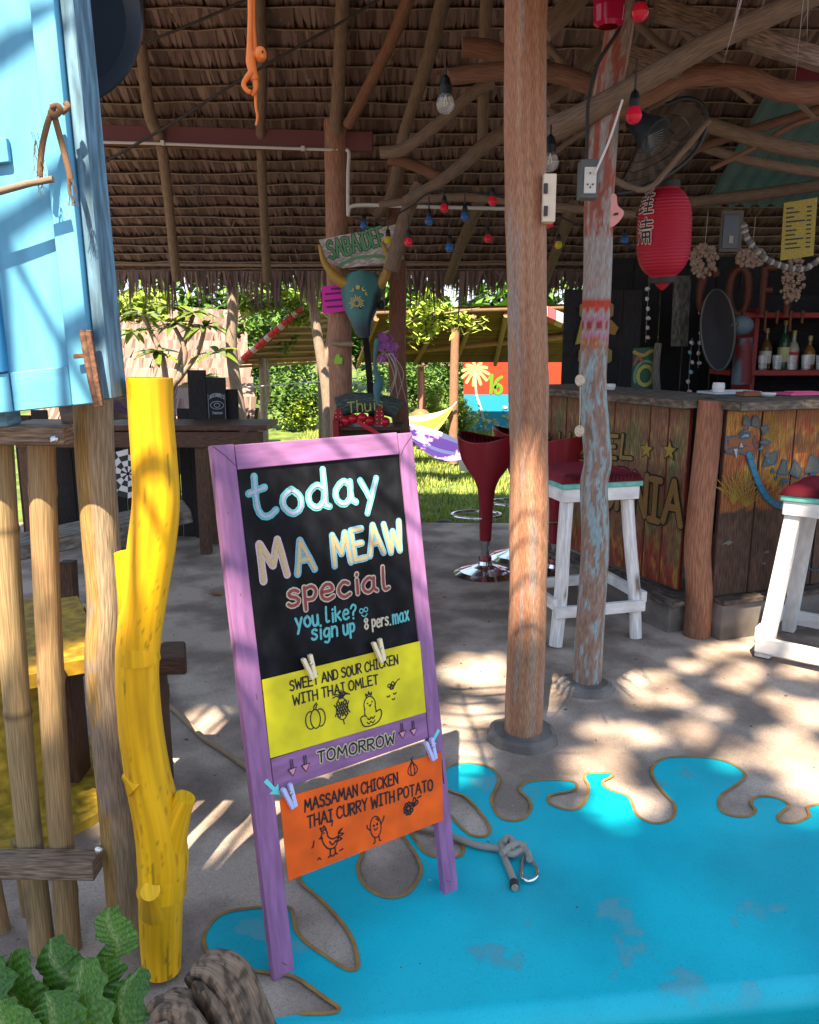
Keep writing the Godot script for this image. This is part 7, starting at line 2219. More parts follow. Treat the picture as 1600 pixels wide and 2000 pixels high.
func build_hanging() -> void:
	var red := Color(0.55, 0.012, 0.04)
	var blue := Color(0.02, 0.09, 0.26)
	var yel := Color(0.40, 0.30, 0.02)
	var t := thing("string_lights", "black cord of red, blue and yellow party bulbs under the beams", "string lights", Vector3(0.2342, 1.923, -3.9))
	var b := mb(Color(0.02, 0.02, 0.02))
	b.tube(smooth([Vector3(-0.2578, 1.9118, -3.9), Vector3(-0.1407, 1.8962, -3.9), Vector3(0, 1.9562, -3.9), Vector3(0.0816, 2.0158, -3.9), Vector3(0.163, 2.029, -3.9), Vector3(0.2445, 2.029, -3.9), Vector3(0.3496, 2.0114, -3.9), Vector3(0.4901, 1.985, -3.9), Vector3(0.6437, 1.9341, -3.9), Vector3(0.7748, 1.8784, -3.9), Vector3(0.9426, 1.8112, -3.9), Vector3(1.0914, 1.7661, -3.9)], 6), [0.004, 0.004], 5)
	part(t, "cord", b, M.plain)
	for q in [[Vector3(0.159, 1.9518, -3.9), Vector3(0.1584, 2.0246, -3.9), red], [Vector3(0.0891, 1.8962, -3.9), Vector3(0.0886, 2.0026, -3.9), blue], [Vector3(0.2531, 1.9141, -3.9), Vector3(0.2516, 2.0158, -3.9), blue], [Vector3(0.3588, 1.9503, -3.7), Vector3(0.358, 1.9879, -3.7), red], [Vector3(-0.0046, 1.7928, -3.8), Vector3(-0.0046, 1.9083, -3.8), red], [Vector3(0.1841, 1.7796, -3.9), Vector3(0.1828, 1.9118, -3.9), blue], [Vector3(0.3881, 1.8563, -4.2), Vector3(0.3905, 1.9909, -4.2), red], [Vector3(-0.1066, 1.8466, -4.2), Vector3(-0.1061, 1.9431, -4.2), yel], [Vector3(-0.2358, 1.9436, -4.4), Vector3(-0.2353, 1.9839, -4.4), blue], [Vector3(0.5749, 1.8322, -3.5), Vector3(0.5738, 1.8642, -3.5), red], [Vector3(0.7393, 1.8248, -4.2), Vector3(0.7332, 1.919, -4.2), yel], [Vector3(1.0659, 1.8466, -4.2), Vector3(1.0639, 1.8829, -4.2), blue]]:
		bulb(t, q[0], 0.0195, q[2], M.gloss, q[1])
	for q in [["red party bulb hanging below the diagonal log beam by the painted post", Vector3(0.6937, 2.0382, -2.7), 0.0255], ["pink-red party bulb at the top of the painted post", Vector3(0.6701, 2.2901, -2.6), 0.0255]]:
		var o := thing("party_bulb", q[0], "bulb", q[1])
		bulb(o, q[1], q[2], red, M.gloss, q[1] + Vector3(0, 0.16, 0))
	for q in [["clear round bulb hanging in front of the crossed branches", Vector3(0.1188, 2.1237, -2.9)], ["clear round bulb hanging just right of the log column", Vector3(0.4794, 1.9527, -2.95)]]:
		var o := thing("clear_bulb", q[0], "bulb", q[1])
		bulb(o, q[1], 0.031, Color(1, 1, 1), M.glass, q[1] + Vector3(0, 0.12, 0))
		b = mb(Color(0.5, 0.45, 0.3))
		b.tube([q[1] + Vector3(0, 0.03, 0), q[1] + Vector3(0.006, 0.0, 0.004), q[1] + Vector3(-0.005, -0.005, 0), q[1] + Vector3(0, 0.028, 0.003)], [0.002, 0.002], 5)
		part(o, "filament", b, M.gloss)
	# toy monkey
	t = thing("toy_monkey", "long orange plastic monkey hanging by its arms from the rafters", "toy", Vector3(-0.4985, 2.2081, -2.8))
	var om := surf(0.78, 0.20, 0.035, 0.4)
	om.subsurf_scatter_enabled = true
	om.subsurf_scatter_strength = 0.2
	var limbs := [[[Vector3(-0.4955, 2.4417, -2.8), Vector3(-0.499, 2.3551, -2.8), Vector3(-0.5036, 2.2821, -2.8), Vector3(-0.5035, 2.2437, -2.8)], [0.009, 0.008, 0.009, 0.013]], [[Vector3(-0.4893, 2.4456, -2.81), Vector3(-0.4933, 2.3441, -2.81), Vector3(-0.4911, 2.278, -2.81), Vector3(-0.4941, 2.2439, -2.81)], [0.008, 0.008, 0.008, 0.012]], [[Vector3(-0.5002, 2.2467, -2.8), Vector3(-0.5027, 2.223, -2.8), Vector3(-0.4974, 2.1932, -2.8), Vector3(-0.4919, 2.1693, -2.8)], [0.015, 0.016, 0.014, 0.013]], [[Vector3(-0.4989, 2.1902, -2.79), Vector3(-0.5158, 2.1724, -2.79), Vector3(-0.5263, 2.1544, -2.79), Vector3(-0.5173, 2.1365, -2.79), Vector3(-0.5045, 2.1305, -2.79)], [0.011, 0.008, 0.0075, 0.007]], [[Vector3(-0.4918, 2.1708, -2.8), Vector3(-0.4894, 2.1483, -2.8), Vector3(-0.4983, 2.1303, -2.8), Vector3(-0.5034, 2.1242, -2.8)], [0.01, 0.008, 0.007, 0.006]], [[Vector3(-0.4955, 2.1662, -2.81), Vector3(-0.4937, 2.1285, -2.81), Vector3(-0.4935, 2.0906, -2.81), Vector3(-0.4896, 2.0632, -2.81), Vector3(-0.4956, 2.0371, -2.81)], [0.006, 0.005, 0.0045, 0.004, 0.0035]]]
	b = mb()
	for l in limbs:
		var line := smooth(l[0], 6)
		var rad := []
		for i in line.size():
			var f: float = float(i) / (line.size() - 1) * (l[1].size() - 1)
			rad.append(lerpf(l[1][int(f)], l[1][mini(int(f) + 1, l[1].size() - 1)], f - int(f)))
		b.tube(line, rad, 12)
	b.ball(Vector3(-0.4711, 2.2437, -2.8), Vector3(0.02, 0.023, 0.02), 18, 12)
	b.ball(Vector3(-0.4617, 2.2317, -2.79), Vector3(0.011, 0.009, 0.012), 12, 8)
	b.ball(Vector3(-0.4803, 2.2585, -2.8), Vector3(0.008, 0.008, 0.005), 10, 6)
	b.tube([Vector3(-0.4955, 2.2408, -2.8), Vector3(-0.4858, 2.2408, -2.8), Vector3(-0.4761, 2.2408, -2.8)], [0.011, 0.011], 10)
	part(t, "body", b, om)
	b = mb(Color(0.02, 0.01, 0.01))
	b.ball(Vector3(-0.4614, 2.2453, -2.782), Vector3(0.003, 0.004, 0.002), 8, 6)
	part(t, "eye", b, M.gloss)
	# cables slung below the thatch
	for c in [[[Vector3(-1.436, 2.6013, -4), Vector3(-1.0818, 2.7129, -4), Vector3(-0.731, 2.8479, -4), Vector3(-0.5457, 2.93, -4)], "black cable slung up across the thatch beside the toy monkey"], [[Vector3(-1.5467, 2.1801, -4.2), Vector3(-1.1605, 2.377, -4.2), Vector3(-0.7812, 2.5924, -4.2), Vector3(-0.2648, 2.8577, -4.2), Vector3(-0.0478, 2.9875, -4.2)], "long dark cable crossing the maroon beam and the thatch"]]:
		var o := thing("cable", c[1], "cable", c[0][0])
		b = mb(Color(0.05, 0.04, 0.04))
		b.tube(smooth(c[0], 6), [0.007, 0.007], 6)
		part(o, "wire", b, M.plain)
	# red paper lantern
	var lc := Vector3(1.0791, 1.8068, -3.6)
	var lr := 0.1194
	var lh := 0.1954
	t = thing("paper_lantern", "red ribbed paper lantern with black characters hanging over the bar", "lantern", lc - Vector3(0, lh, 0))
	b = mb()
	var prof := []
	for i in 57:
		var f := lerpf(-1.0, 1.0, i / 56.0)
		var r := lr * pow(maxf(0.0, 1.0 - pow(absf(f), 3.6)), 0.5) * 0.94 + 0.035 * (1.0 if absf(f) > 0.98 else 0.0)
		r = maxf(r, lr * 0.48)
		prof.append([r * (1.0 - 0.02 * (i % 2)), f * lh * 0.96])
	var lax := Vector3(-0.05, 1, 0.06).normalized()
	b.lathe(lc, lax, prof, 40)
	part(t, "shade", b, surf(0.30, 0.004, 0.022, 0.6))
	for e in [[-1.0, 0.5], [1.0, 0.5]]:
		b = mb(Color(0.015, 0.012, 0.014))
		b.lathe(lc + lax * lh * 0.98 * e[0], lax, [[lr * 0.44, -0.014], [lr * 0.5, -0.012], [lr * 0.5, 0.012], [lr * 0.44, 0.014]], 30)
		part(t, "end_ring", b, M.plain)
	b = mb(Color(0.35, 0.01, 0.02))
	b.lathe(lc - lax * lh * 1.04, -lax, [[lr * 0.3, 0.0], [lr * 0.16, 0.018], [lr * 0.05, 0.03], [0.0, 0.032]], 20)
	part(t, "tassel_cap", b, M.plain)
	b = mb(Color(0.02, 0.02, 0.02))
	b.tube([lc + lax * lh, lc + Vector3(0.0, lh + 0.14, 0)], [0.003, 0.003], 5)
	part(t, "hook_wire", b, M.plain)
	var han := [["0,.95 .4,.95", ".2,1 .2,.1", "0,.62 .42,.62", "0,.3 .42,.36", ".05,.1 .4,.16", ".55,1 .5,.6", ".5,.75 .95,.75", ".72,.95 .72,.05", ".5,.5 .92,.5", ".5,.28 .92,.28", ".48,.05 1,.05"], [".1,.9 .2,.78", "0,.6 .15,.5", ".02,.05 .25,.4", ".35,.85 1,.85", ".65,1 .65,.62", ".3,.62 1,.62", ".45,.45 .9,.45", ".45,.45 .42,.05", ".9,.45 .9,.0", ".45,.25 .9,.25", ".66,.45 .66,.02"]]
	for i in 2:
		for pass_ in 2:
			b = mb(Color(0.012, 0.01, 0.012) if pass_ else Color(0.5, 0.36, 0.34))
			var st := []
			for s in han[i]:
				st.append_array(pen(s))
			var kk := 0
			for s in st:
				var q := []
				for j in s.size() - 1:
					for m in 4:
						q.append(s[j].lerp(s[j + 1], m / 4.0))
				q.append(s[-1])
				var flat := []
				for p in q:
					flat.append(Vector2(p.x, p.y))
				var from := b.v.size()
				b.O = Vector3.ZERO
				b.ribbon([Vector3.ZERO, Vector3(1, 0, 0), Vector3(0, 1, 0), Vector3(0, 0, 1)], flat, 0.085 if pass_ else 0.17, 0.0)
				b.O = O
				for m in range(from, b.v.size()):
					var p: Vector3 = b.v[m]
					var a := -1.45 + p.x * 0.72
					var y := (0.60 - 0.60 * i + (p.y - 0.5) * 0.5) * lh
					var rr := lr * 0.945 * pow(maxf(0.05, 1.0 - pow(absf(y / lh), 3.6)), 0.5) + 0.0018 + 0.0012 * pass_ + 0.00012 * (kk % 8)
					var d := Vector3(sin(a), 0, cos(a))
					b.v[m] = lc + lax * y + d * rr - O
					b.n[m] = d
				kk += 1
			var fixed := b.ix.duplicate()
			b.ix = PackedInt32Array()
			for m in range(0, fixed.size(), 3):
				b.tri(fixed[m], fixed[m + 1], fixed[m + 2])
			part(t, "character", b, M.plain)
	# woven basket lamp and black floodlight
	t = thing("woven_trap", "dark woven conical basket with a black hoop hanging under the beams", "basket", Vector3(1.0125, 2.1387, -3.5))
	b = mb()
	var hoop := smooth([Vector3(0.9946, 2.2553, -3.4), Vector3(1.0725, 2.2792, -3.4), Vector3(1.1379, 2.2553, -3.4), Vector3(1.1586, 2.1907, -3.4), Vector3(1.1348, 2.1068, -3.4), Vector3(1.0791, 2.0409, -3.4), Vector3(0.9919, 1.984, -3.4), Vector3(0.8931, 1.9419, -3.4), Vector3(0.8227, 1.9304, -3.4)], 6)
	b.tube(hoop, [0.011, 0.009], 8)
	part(t, "hoop", b, M.rubber)
	for side in 2:
		b = mb(Color(0.22, 0.17, 0.13))
		var apex := Vector3(0.8648, 2.0026, -3.5) if side == 0 else Vector3(0.9253, 2.1498, -3.4)
		var rim := smooth([Vector3(0.9636, 2.263, -3.5), Vector3(1.0637, 2.2989, -3.5), Vector3(1.1597, 2.2725, -3.5), Vector3(1.1811, 2.2058, -3.5), Vector3(1.1378, 2.1194, -3.5), Vector3(1.0357, 2.1, -3.5), Vector3(0.9526, 2.1733, -3.5)], 6) if side == 0 else smooth([Vector3(0.9698, 2.0893, -3.45), Vector3(1.0617, 2.0893, -3.45), Vector3(1.1413, 2.1179, -3.45), Vector3(1.0854, 2.0414, -3.45), Vector3(0.9463, 1.9701, -3.45), Vector3(0.8548, 1.9506, -3.45), Vector3(0.8811, 2.0318, -3.45), Vector3(0.9698, 2.0893, -3.45)], 6)
		for i in rim.size() - 1:
			for j in 6:
				b.C = Color(0.11, 0.085, 0.07) * (0.6 + 0.8 * rng.randf())
				b.quad(apex.lerp(rim[i], j / 6.0), apex.lerp(rim[i + 1], j / 6.0), apex.lerp(rim[i + 1], (j + 0.92) / 6.0), apex.lerp(rim[i], (j + 0.92) / 6.0))
		part(t, "weave", b, M.thatch)
	t = thing("floodlight", "black floodlight lamp bracketed beside the painted post", "lamp", Vector3(0.8034, 2.0672, -3))
	b = mb(Color(0.015, 0.016, 0.02))
	b.lathe(Vector3(0.8155, 2.0721, -3), Vector3(0.55, -0.6, 0.5).normalized(), [[0.0, -0.07], [0.035, -0.065], [0.042, -0.02], [0.06, 0.03], [0.064, 0.045], [0.058, 0.045], [0.0, 0.02]], 26)
	part(t, "housing", b, M.plain)
	b = mb(Color(0.6, 0.58, 0.5))
	for i in 14:
		var a := lerpf(-0.3, 1.7, i / 13.0)
		b.tube([Vector3(0.8035, 2.0342, -2.95), Vector3(0.8035, 2.0342, -2.95) + Vector3(cos(-a) * 0.05, sin(-a) * 0.06, 0.03)], [0.0016, 0.001], 4)
	var gr := part(t, "wire_guard", b, M.steel)
	gr.set_meta("kind", "stuff")
	# electrical boxes
	t = thing("outlet_box", "dark grey box with a white socket strapped to the painted post", "socket", Vector3(0.61, 1.8418, -2.9))
	b = mb(Color(0.10, 0.11, 0.12))
	b.box(Vector3(0.6052, 1.8912, -2.92), Vector3(0.03, 0, 0), Vector3(0, 0.062, 0), Vector3(0, 0, 0.03))
	part(t, "box", b, M.plain)
	b = mb(Color(0.62, 0.6, 0.58))
	b.box(Vector3(0.6065, 1.8847, -2.885), Vector3(0.02, 0, 0), Vector3(0, 0.042, 0), Vector3(0, 0, 0.004))
	var plate := part(t, "socket_plate", b, M.plain)
	for y in [Vector3(0.604, 1.9059, -2.878), Vector3(0.597, 1.8705, -2.878), Vector3(0.6142, 1.8705, -2.878), Vector3(0.6061, 1.8608, -2.878)]:
		b = mb(Color(0.04, 0.03, 0.03))
		b.lathe(y, Vector3(0, 0, 1), [[0.0, 0.003], [0.003, 0.003], [0.003, 0.0]], 8)
		part(plate, "pin_hole", b, M.plain)
	b = mb(Color(0.66, 0.65, 0.64))
	b.tube(smooth([Vector3(0.6178, 1.9012, -2.87), Vector3(0.6377, 1.9491, -2.87), Vector3(0.6604, 2.0046, -2.87), Vector3(0.6821, 2.0753, -2.87), Vector3(0.6977, 2.1297, -2.87)], 5), [0.004, 0.004], 6)
	part(t, "lead", b, M.plain)
	b = mb(Color(0.02, 0.02, 0.02))
	b.tube(smooth([Vector3(0.5937, 1.9361, -2.9), Vector3(0.5934, 2.0194, -2.9), Vector3(0.5928, 2.1457, -2.9), Vector3(0.6215, 2.2541, -2.9), Vector3(0.6805, 2.3457, -2.9), Vector3(0.6939, 2.4061, -2.9)], 5), [0.007, 0.007], 6)
	part(t, "cable", b, M.plain)
	t = thing("wall_socket", "long cream socket box fixed to the side of the log column", "socket", Vector3(0.4205, 1.7114, -2.58))
	b = mb(Color(0.66, 0.56, 0.45))
	b.box(Vector3(0.415, 1.7711, -2.56), Vector3(0.019, 0, 0), Vector3(0, 0.068, 0), Vector3(0, 0, 0.025))
	part(t, "box", b, M.plain)
	for y in [Vector3(0.4016, 1.7962, -2.53), Vector3(0.4037, 1.7332, -2.53)]:
		b = mb(Color(0.05, 0.04, 0.04))
		b.box(y, Vector3(0.006, 0, 0), Vector3(0, 0.014, 0), Vector3(0, 0, 0.004), 0.001)
		part(t, "socket_face", b, M.plain)
	t = thing("pink_mask", "small pink plastic mask hung on the right side of the painted post", "mask", Vector3(0.7224, 1.7565, -3))
	b = mb(Color(0.62, 0.25, 0.22))
	b.poly([Vector3(0.7236, 1.8027, -3), Vector3(1, 0, 0), Vector3(0, 1, 0), Vector3(0, 0, 1)], smooth([Vector2(-0.02, 0.05), Vector2(0.0, 0.055), Vector2(0.008, 0.02), Vector2(0.03, 0.0), Vector2(0.022, -0.025), Vector2(-0.005, -0.05), Vector2(-0.022, -0.04)], 4, true), 0.0, 0.02)
	part(t, "face", b, surf(1, 1, 1, 0.3))
	b = mb(Color(0.05, 0.02, 0.02))
	b.poly([Vector3(0.7246, 1.7934, -2.995), Vector3(1, 0, 0), Vector3(0, 1, 0), Vector3(0, 0, 1)], [Vector2(-0.008, -0.006), Vector2(0.01, -0.002), Vector2(0.008, 0.006), Vector2(-0.006, 0.003)], 0.0)
	part(t, "eye_slit", b, M.plain)
	t = thing("red_lampshade", "translucent red plastic lampshade at the top beside the painted post", "lampshade", Vector3(0.6237, 2.3333, -2.8))
	b = mb(Color(0.35, 0.01, 0.05))
	b.lathe(Vector3(0.6247, 2.3769, -2.8), Vector3.UP, [[0.03, -0.055], [0.046, -0.045], [0.05, 0.0], [0.046, 0.08]], 24)
	part(t, "shade", b, M.gloss)
	# red banner glimpsed at the right
	t = thing("maroon_cloth", "dark maroon cloth tucked above the logs over the bar", "cloth", Vector3(1.5868, 2.3854, -3.5))
	b = mb(Color(0.12, 0.008, 0.02))
	b.box(Vector3(1.6052, 2.404, -3.5), Vector3(0.07, 0, 0), Vector3(0.01, 0.045, 0), Vector3(0, 0, 0.01))
	part(t, "fold", b, M.plain)


# foliage: leaf cards gathered in clumps inside an ellipsoid
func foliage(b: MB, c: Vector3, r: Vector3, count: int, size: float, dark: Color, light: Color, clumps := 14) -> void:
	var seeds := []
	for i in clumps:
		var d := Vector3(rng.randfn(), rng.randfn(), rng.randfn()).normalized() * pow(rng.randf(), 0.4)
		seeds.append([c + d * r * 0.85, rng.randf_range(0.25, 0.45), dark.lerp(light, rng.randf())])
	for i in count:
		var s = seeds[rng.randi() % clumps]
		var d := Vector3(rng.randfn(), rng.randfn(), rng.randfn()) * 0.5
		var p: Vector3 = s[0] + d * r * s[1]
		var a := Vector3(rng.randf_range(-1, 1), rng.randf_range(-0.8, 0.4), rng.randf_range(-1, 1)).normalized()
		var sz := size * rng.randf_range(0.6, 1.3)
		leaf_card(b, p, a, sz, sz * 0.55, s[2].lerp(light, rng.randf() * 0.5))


func bush(called: String, label: String, cat: String, c: Vector3, r: Vector3, count: int, size: float, dark: Color, light: Color, group := "", trunk := true) -> void:
	var t := thing(called, label, cat, Vector3(c.x, -0.1, c.z), group)
	if trunk:
		part(t, "trunk", log_mb(mb(Color(0.8, 0.8, 0.8)), [Vector3(c.x, -0.2, c.z), Vector3(c.x + 0.05, c.y * 0.4, c.z), Vector3(c.x - 0.05, c.y, c.z)], 0.035 + 0.03 * r.y, 0.02, 8), M.bark)
	var b := mb()
	foliage(b, c, r, count, size, dark, light)
	part(t, "crown", b, M.dullleaf)


func build_garden() -> void:
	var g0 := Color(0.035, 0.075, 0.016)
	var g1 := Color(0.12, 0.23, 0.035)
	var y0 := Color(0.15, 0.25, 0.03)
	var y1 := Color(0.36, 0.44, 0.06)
	# belt of trees closing the view
	var belt := [[-9.0, -19.0, 3.2], [-6.0, -21.0, 3.6], [-3.4, -19.5, 3.3], [-0.8, -21.0, 3.5], [1.6, -19.0, 3.0], [4.0, -20.5, 3.5], [6.8, -19.0, 3.2], [9.5, -20.0, 3.4]]
	var kinds := ["broad green tree closing the garden at far left", "tall tree rising behind the thatched hut", "tree between the hut and the pale forked trunk", "dense tree straight behind the ox skull", "tree behind the bamboo pavilion posts", "tall tree behind the painted wall", "tree beyond the dark partition of the bar", "far tree behind the bar"]
	for i in belt.size():
		var p: Array = belt[i]
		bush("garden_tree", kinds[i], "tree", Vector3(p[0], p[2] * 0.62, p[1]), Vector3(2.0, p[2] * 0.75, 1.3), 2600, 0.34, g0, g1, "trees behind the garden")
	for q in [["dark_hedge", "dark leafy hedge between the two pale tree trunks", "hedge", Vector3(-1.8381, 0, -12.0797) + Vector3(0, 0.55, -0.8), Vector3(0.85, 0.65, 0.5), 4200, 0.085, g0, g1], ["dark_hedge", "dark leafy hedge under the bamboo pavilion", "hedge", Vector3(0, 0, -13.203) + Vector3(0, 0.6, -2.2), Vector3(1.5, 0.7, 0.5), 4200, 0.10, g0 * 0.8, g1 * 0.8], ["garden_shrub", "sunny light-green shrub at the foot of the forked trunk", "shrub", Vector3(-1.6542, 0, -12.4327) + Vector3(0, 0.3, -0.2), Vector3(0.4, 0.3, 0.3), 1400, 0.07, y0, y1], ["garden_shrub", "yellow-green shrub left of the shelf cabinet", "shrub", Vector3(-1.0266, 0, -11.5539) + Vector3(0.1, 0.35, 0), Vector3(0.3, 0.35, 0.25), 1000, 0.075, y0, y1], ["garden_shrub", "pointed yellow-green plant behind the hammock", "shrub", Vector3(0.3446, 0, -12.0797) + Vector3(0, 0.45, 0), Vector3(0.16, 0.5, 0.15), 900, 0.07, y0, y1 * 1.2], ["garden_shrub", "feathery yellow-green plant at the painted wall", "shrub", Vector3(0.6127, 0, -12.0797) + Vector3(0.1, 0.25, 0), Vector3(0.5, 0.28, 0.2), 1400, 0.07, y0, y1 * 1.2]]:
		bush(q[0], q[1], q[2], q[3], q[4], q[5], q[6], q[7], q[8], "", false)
	# leafy boughs hanging in front of the pavilion
	for q in [["leafy_bough", "light-green leafy bough in front of the bamboo pavilion roof", Vector3(0.2339, 1.5786, -7.6), Vector3(0.42, 0.22, 0.2), 650, 0.085], ["leafy_bough", "sunny leaves showing just under the eave by the pale trunk", Vector3(-1.1481, 1.7243, -7.8), Vector3(0.6, 0.2, 0.25), 650, 0.1], ["leafy_bough", "bright foliage under the eave beside the blue shutter", Vector3(-2.7192, 1.6947, -8.2), Vector3(0.5, 0.3, 0.3), 700, 0.11]]:
		var t := thing(q[0], q[1], "bough", q[2])
		part(t, "branch", log_mb(mb(), [q[2] + Vector3(-0.5, -0.15, -0.3), q[2] + Vector3(-0.1, 0, 0), q[2] + Vector3(0.4, 0.08, 0.05)], 0.014, 0.005, 7), M.bark)
		var b := mb()
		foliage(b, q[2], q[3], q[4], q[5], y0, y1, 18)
		part(t, "leaves", b, M.dullleaf)
	# pale trunks
	var t := thing("pale_tree", "slender sunlit pale trunk seen past the lettered emblem board", "tree", Vector3(-1.6749, 0, -7.9603))
	part(t, "trunk", log_mb(mb(Color(1.5, 1.45, 1.35)), [Vector3(-1.4675, 0.1228, -7.1), Vector3(-1.4726, 0.6465, -7.1), Vector3(-1.5039, 0.9577, -7.1), Vector3(-1.5327, 1.3065, -7.1), Vector3(-1.5023, 1.6907, -7.1), Vector3(-1.4985, 2.0662, -7.1)], 0.055, 0.042, 14), M.bark)
	var b := mb()
	foliage(b, Vector3(-1.4838, 2.3931, -7.1), Vector3(0.7, 0.4, 0.6), 900, 0.12, g1, y1)
	part(t, "crown", b, M.dullleaf)
	t = thing("forked_tree", "pale forked tree trunk left of the thick back post", "tree", Vector3(-0.8113, 0, -8.2773))
	part(t, "trunk", log_mb(mb(Color(1.7, 1.35, 1.0)), [Vector3(-0.6918, 0.169, -7.1), Vector3(-0.6977, 0.5565, -7.1), Vector3(-0.7208, 0.9577, -7.1), Vector3(-0.7595, 1.22, -7.1), Vector3(-0.7975, 1.4783, -7.1), Vector3(-0.8416, 1.8168, -7.1)], 0.058, 0.038, 14), M.bark)
	part(t, "limb", log_mb(mb(Color(1.7, 1.35, 1.0)), [Vector3(-0.7439, 1.1243, -7.1), Vector3(-0.7056, 1.2633, -7.1), Vector3(-0.6757, 1.4356, -7.1), Vector3(-0.654, 1.6484, -7.1), Vector3(-0.6275, 1.9003, -7.1)], 0.035, 0.026, 12), M.bark)
	b = mb()
	foliage(b, Vector3(-0.7508, 2.1895, -7.1), Vector3(0.7, 0.4, 0.6), 900, 0.12, g1, y1)
	part(t, "crown", b, M.dullleaf)
	t = thing("thin_tree", "thin grey trunk in front of the dark hedge", "tree", Vector3(-1.7084, 0, -9.3933))
	part(t, "trunk", log_mb(mb(Color(1.1, 1.0, 0.9)), [Vector3(-1.5651, 0.0863, -8.6), Vector3(-1.5642, 0.5521, -8.6), Vector3(-1.5091, 0.8748, -8.6), Vector3(-1.5189, 1.1925, -8.6)], 0.05, 0.04, 10), M.bark)
	b = mb()
	foliage(b, Vector3(-1.4862, 1.5055, -8.6), Vector3(0.4, 0.3, 0.3), 500, 0.1, g0, g1)
	part(t, "crown", b, M.dullleaf)
	# frangipani
	t = thing("frangipani_tree", "frangipani with long glossy leaves behind the yellow trunk", "tree", Vector3(-2.2108, 0, -7.3921))
	var fr := [[Vector3(-2.1701, 0.0716, -7), Vector3(-2.1186, 0.6121, -7), Vector3(-2.0645, 0.9197, -7), Vector3(-1.9909, 1.0498, -7)], [Vector3(-2.0698, 0.8324, -7), Vector3(-2.0983, 1.2218, -7), Vector3(-2.1657, 1.3921, -7), Vector3(-2.228, 1.5606, -7)], [Vector3(-2.0658, 0.8979, -7), Vector3(-1.9503, 1.2218, -7), Vector3(-1.8774, 1.4344, -7), Vector3(-1.8175, 1.5815, -7)], [Vector3(-1.9922, 1.0282, -7), Vector3(-1.8043, 1.2645, -7), Vector3(-1.7282, 1.4765, -7)], [Vector3(-1.9922, 1.0282, -7), Vector3(-1.9043, 1.2645, -7), Vector3(-1.9787, 1.4765, -7)]]
	part(t, "trunk", log_mb(mb(Color(1.2, 1.15, 1.05)), fr[0], 0.05, 0.04, 10), M.bark)
	for i in range(1, 5):
		part(t, "limb", log_mb(mb(Color(1.2, 1.15, 1.05)), fr[i], 0.03, 0.018, 8), M.bark)
	for c in [Vector3(-2.2266, 1.5815, -7), Vector3(-1.8168, 1.5941, -7), Vector3(-1.7191, 1.485, -7), Vector3(-1.9775, 1.4976, -7), Vector3(-2.3273, 1.4344, -7), Vector3(-1.6304, 1.2645, -7), Vector3(-2.1522, 1.2645, -7), Vector3(-1.7502, 1.0498, -7), Vector3(-2.0204, 1.6442, -7)]:
		for i in 13:
			var a := TAU * i / 13.0 + rng.randf() * 0.4
			var d := Vector3(cos(a), rng.randf_range(-0.2, 0.7), sin(a) * 0.9 + 0.15).normalized()
			b = mb()
			var f := rng.randf()
			blade(b, c, d, Vector3(0, 1, 0.2).normalized(), rng.randf_range(0.16, 0.27), rng.randf_range(0.05, 0.075), 0.35, Color(0.13, 0.27, 0.03).lerp(Color(0.34, 0.46, 0.05), f), Color(0.3, 0.38, 0.08))
			part(t, "leaf", b, M.leaf)
	# thatched hut with a red-bound gable
	t = thing("thatched_hut", "small hut with faded pinkish thatch behind the frangipani", "hut", Vector3(-2.657, 0.1673, -9.5))
	var e0 := Vector3(-4.0166, 0.5792, -8.6)
	var e1 := Vector3(-1.6252, 0.6602, -8.6)
	var r0 := Vector3(-4.2908, 1.8586, -10.6)
	var r1 := Vector3(-2.1188, 1.7196, -10.6)
	for row in 11:
		b = mb()
		for i in 150:
			var u := rng.randf()
			var f := (row + 1.0) / 11.0
			var p := e0.lerp(e1, u).lerp(r0.lerp(r1, u), f) + Vector3(0, 0.03, 0.02)
			var d := (e0 - r0).normalized() * 0.36
			var c := Color(0.13, 0.075, 0.06).lerp(Color(0.44, 0.28, 0.23), rng.randf())
			straw(b, p, d + Vector3(rng.randf_range(-0.05, 0.05), -0.02, 0), Vector3(1, 0, 0), rng.randf_range(0.04, 0.08), Vector3(0, 0.01, 0), c)
		part(t, "thatch_row", b, M.thatch)
	b = mb(Color(0.35, 0.25, 0.2))
	b.quad(e0, e1, r1, r0)
	part(t, "roof_deck", b, M.thatch)
	b = mb(Color(0.10, 0.08, 0.07))
	b.box((e0 + e1) * 0.5 + Vector3(0, -0.38, -0.5), Vector3(1.2, 0, 0), Vector3(0, 0.4, 0), Vector3(0, 0, 0.05))
	part(t, "wall", b, M.paint)
	t = thing("open_shelter", "open shelter with red-bound roof edge beside the thatched hut", "shelter", Vector3(-1.3694, 0.3442, -9))
	var s0 := Vector3(-1.6543, 1.1448, -8)
	var s1 := Vector3(-0.9971, 1.6499, -7.8)
	var s2 := Vector3(-0.7104, 1.7161, -10.5)
	var s3 := Vector3(-1.0951, 1.1217, -11)
	b = mb(Color(0.30, 0.19, 0.09))
	b.quad(s0, s1, s2, s3)
	part(t, "roof_deck", b, M.thatch)
	for i in 9:
		b = mb(Color(0.8, 0.6, 0.4))
		b.tube([s0.lerp(s1, i / 8.0) - Vector3(0, 0.02, 0), s3.lerp(s2, i / 8.0) - Vector3(0, 0.02, 0)], [0.014, 0.014], 6)
		part(t, "lath", b, M.bamboo)
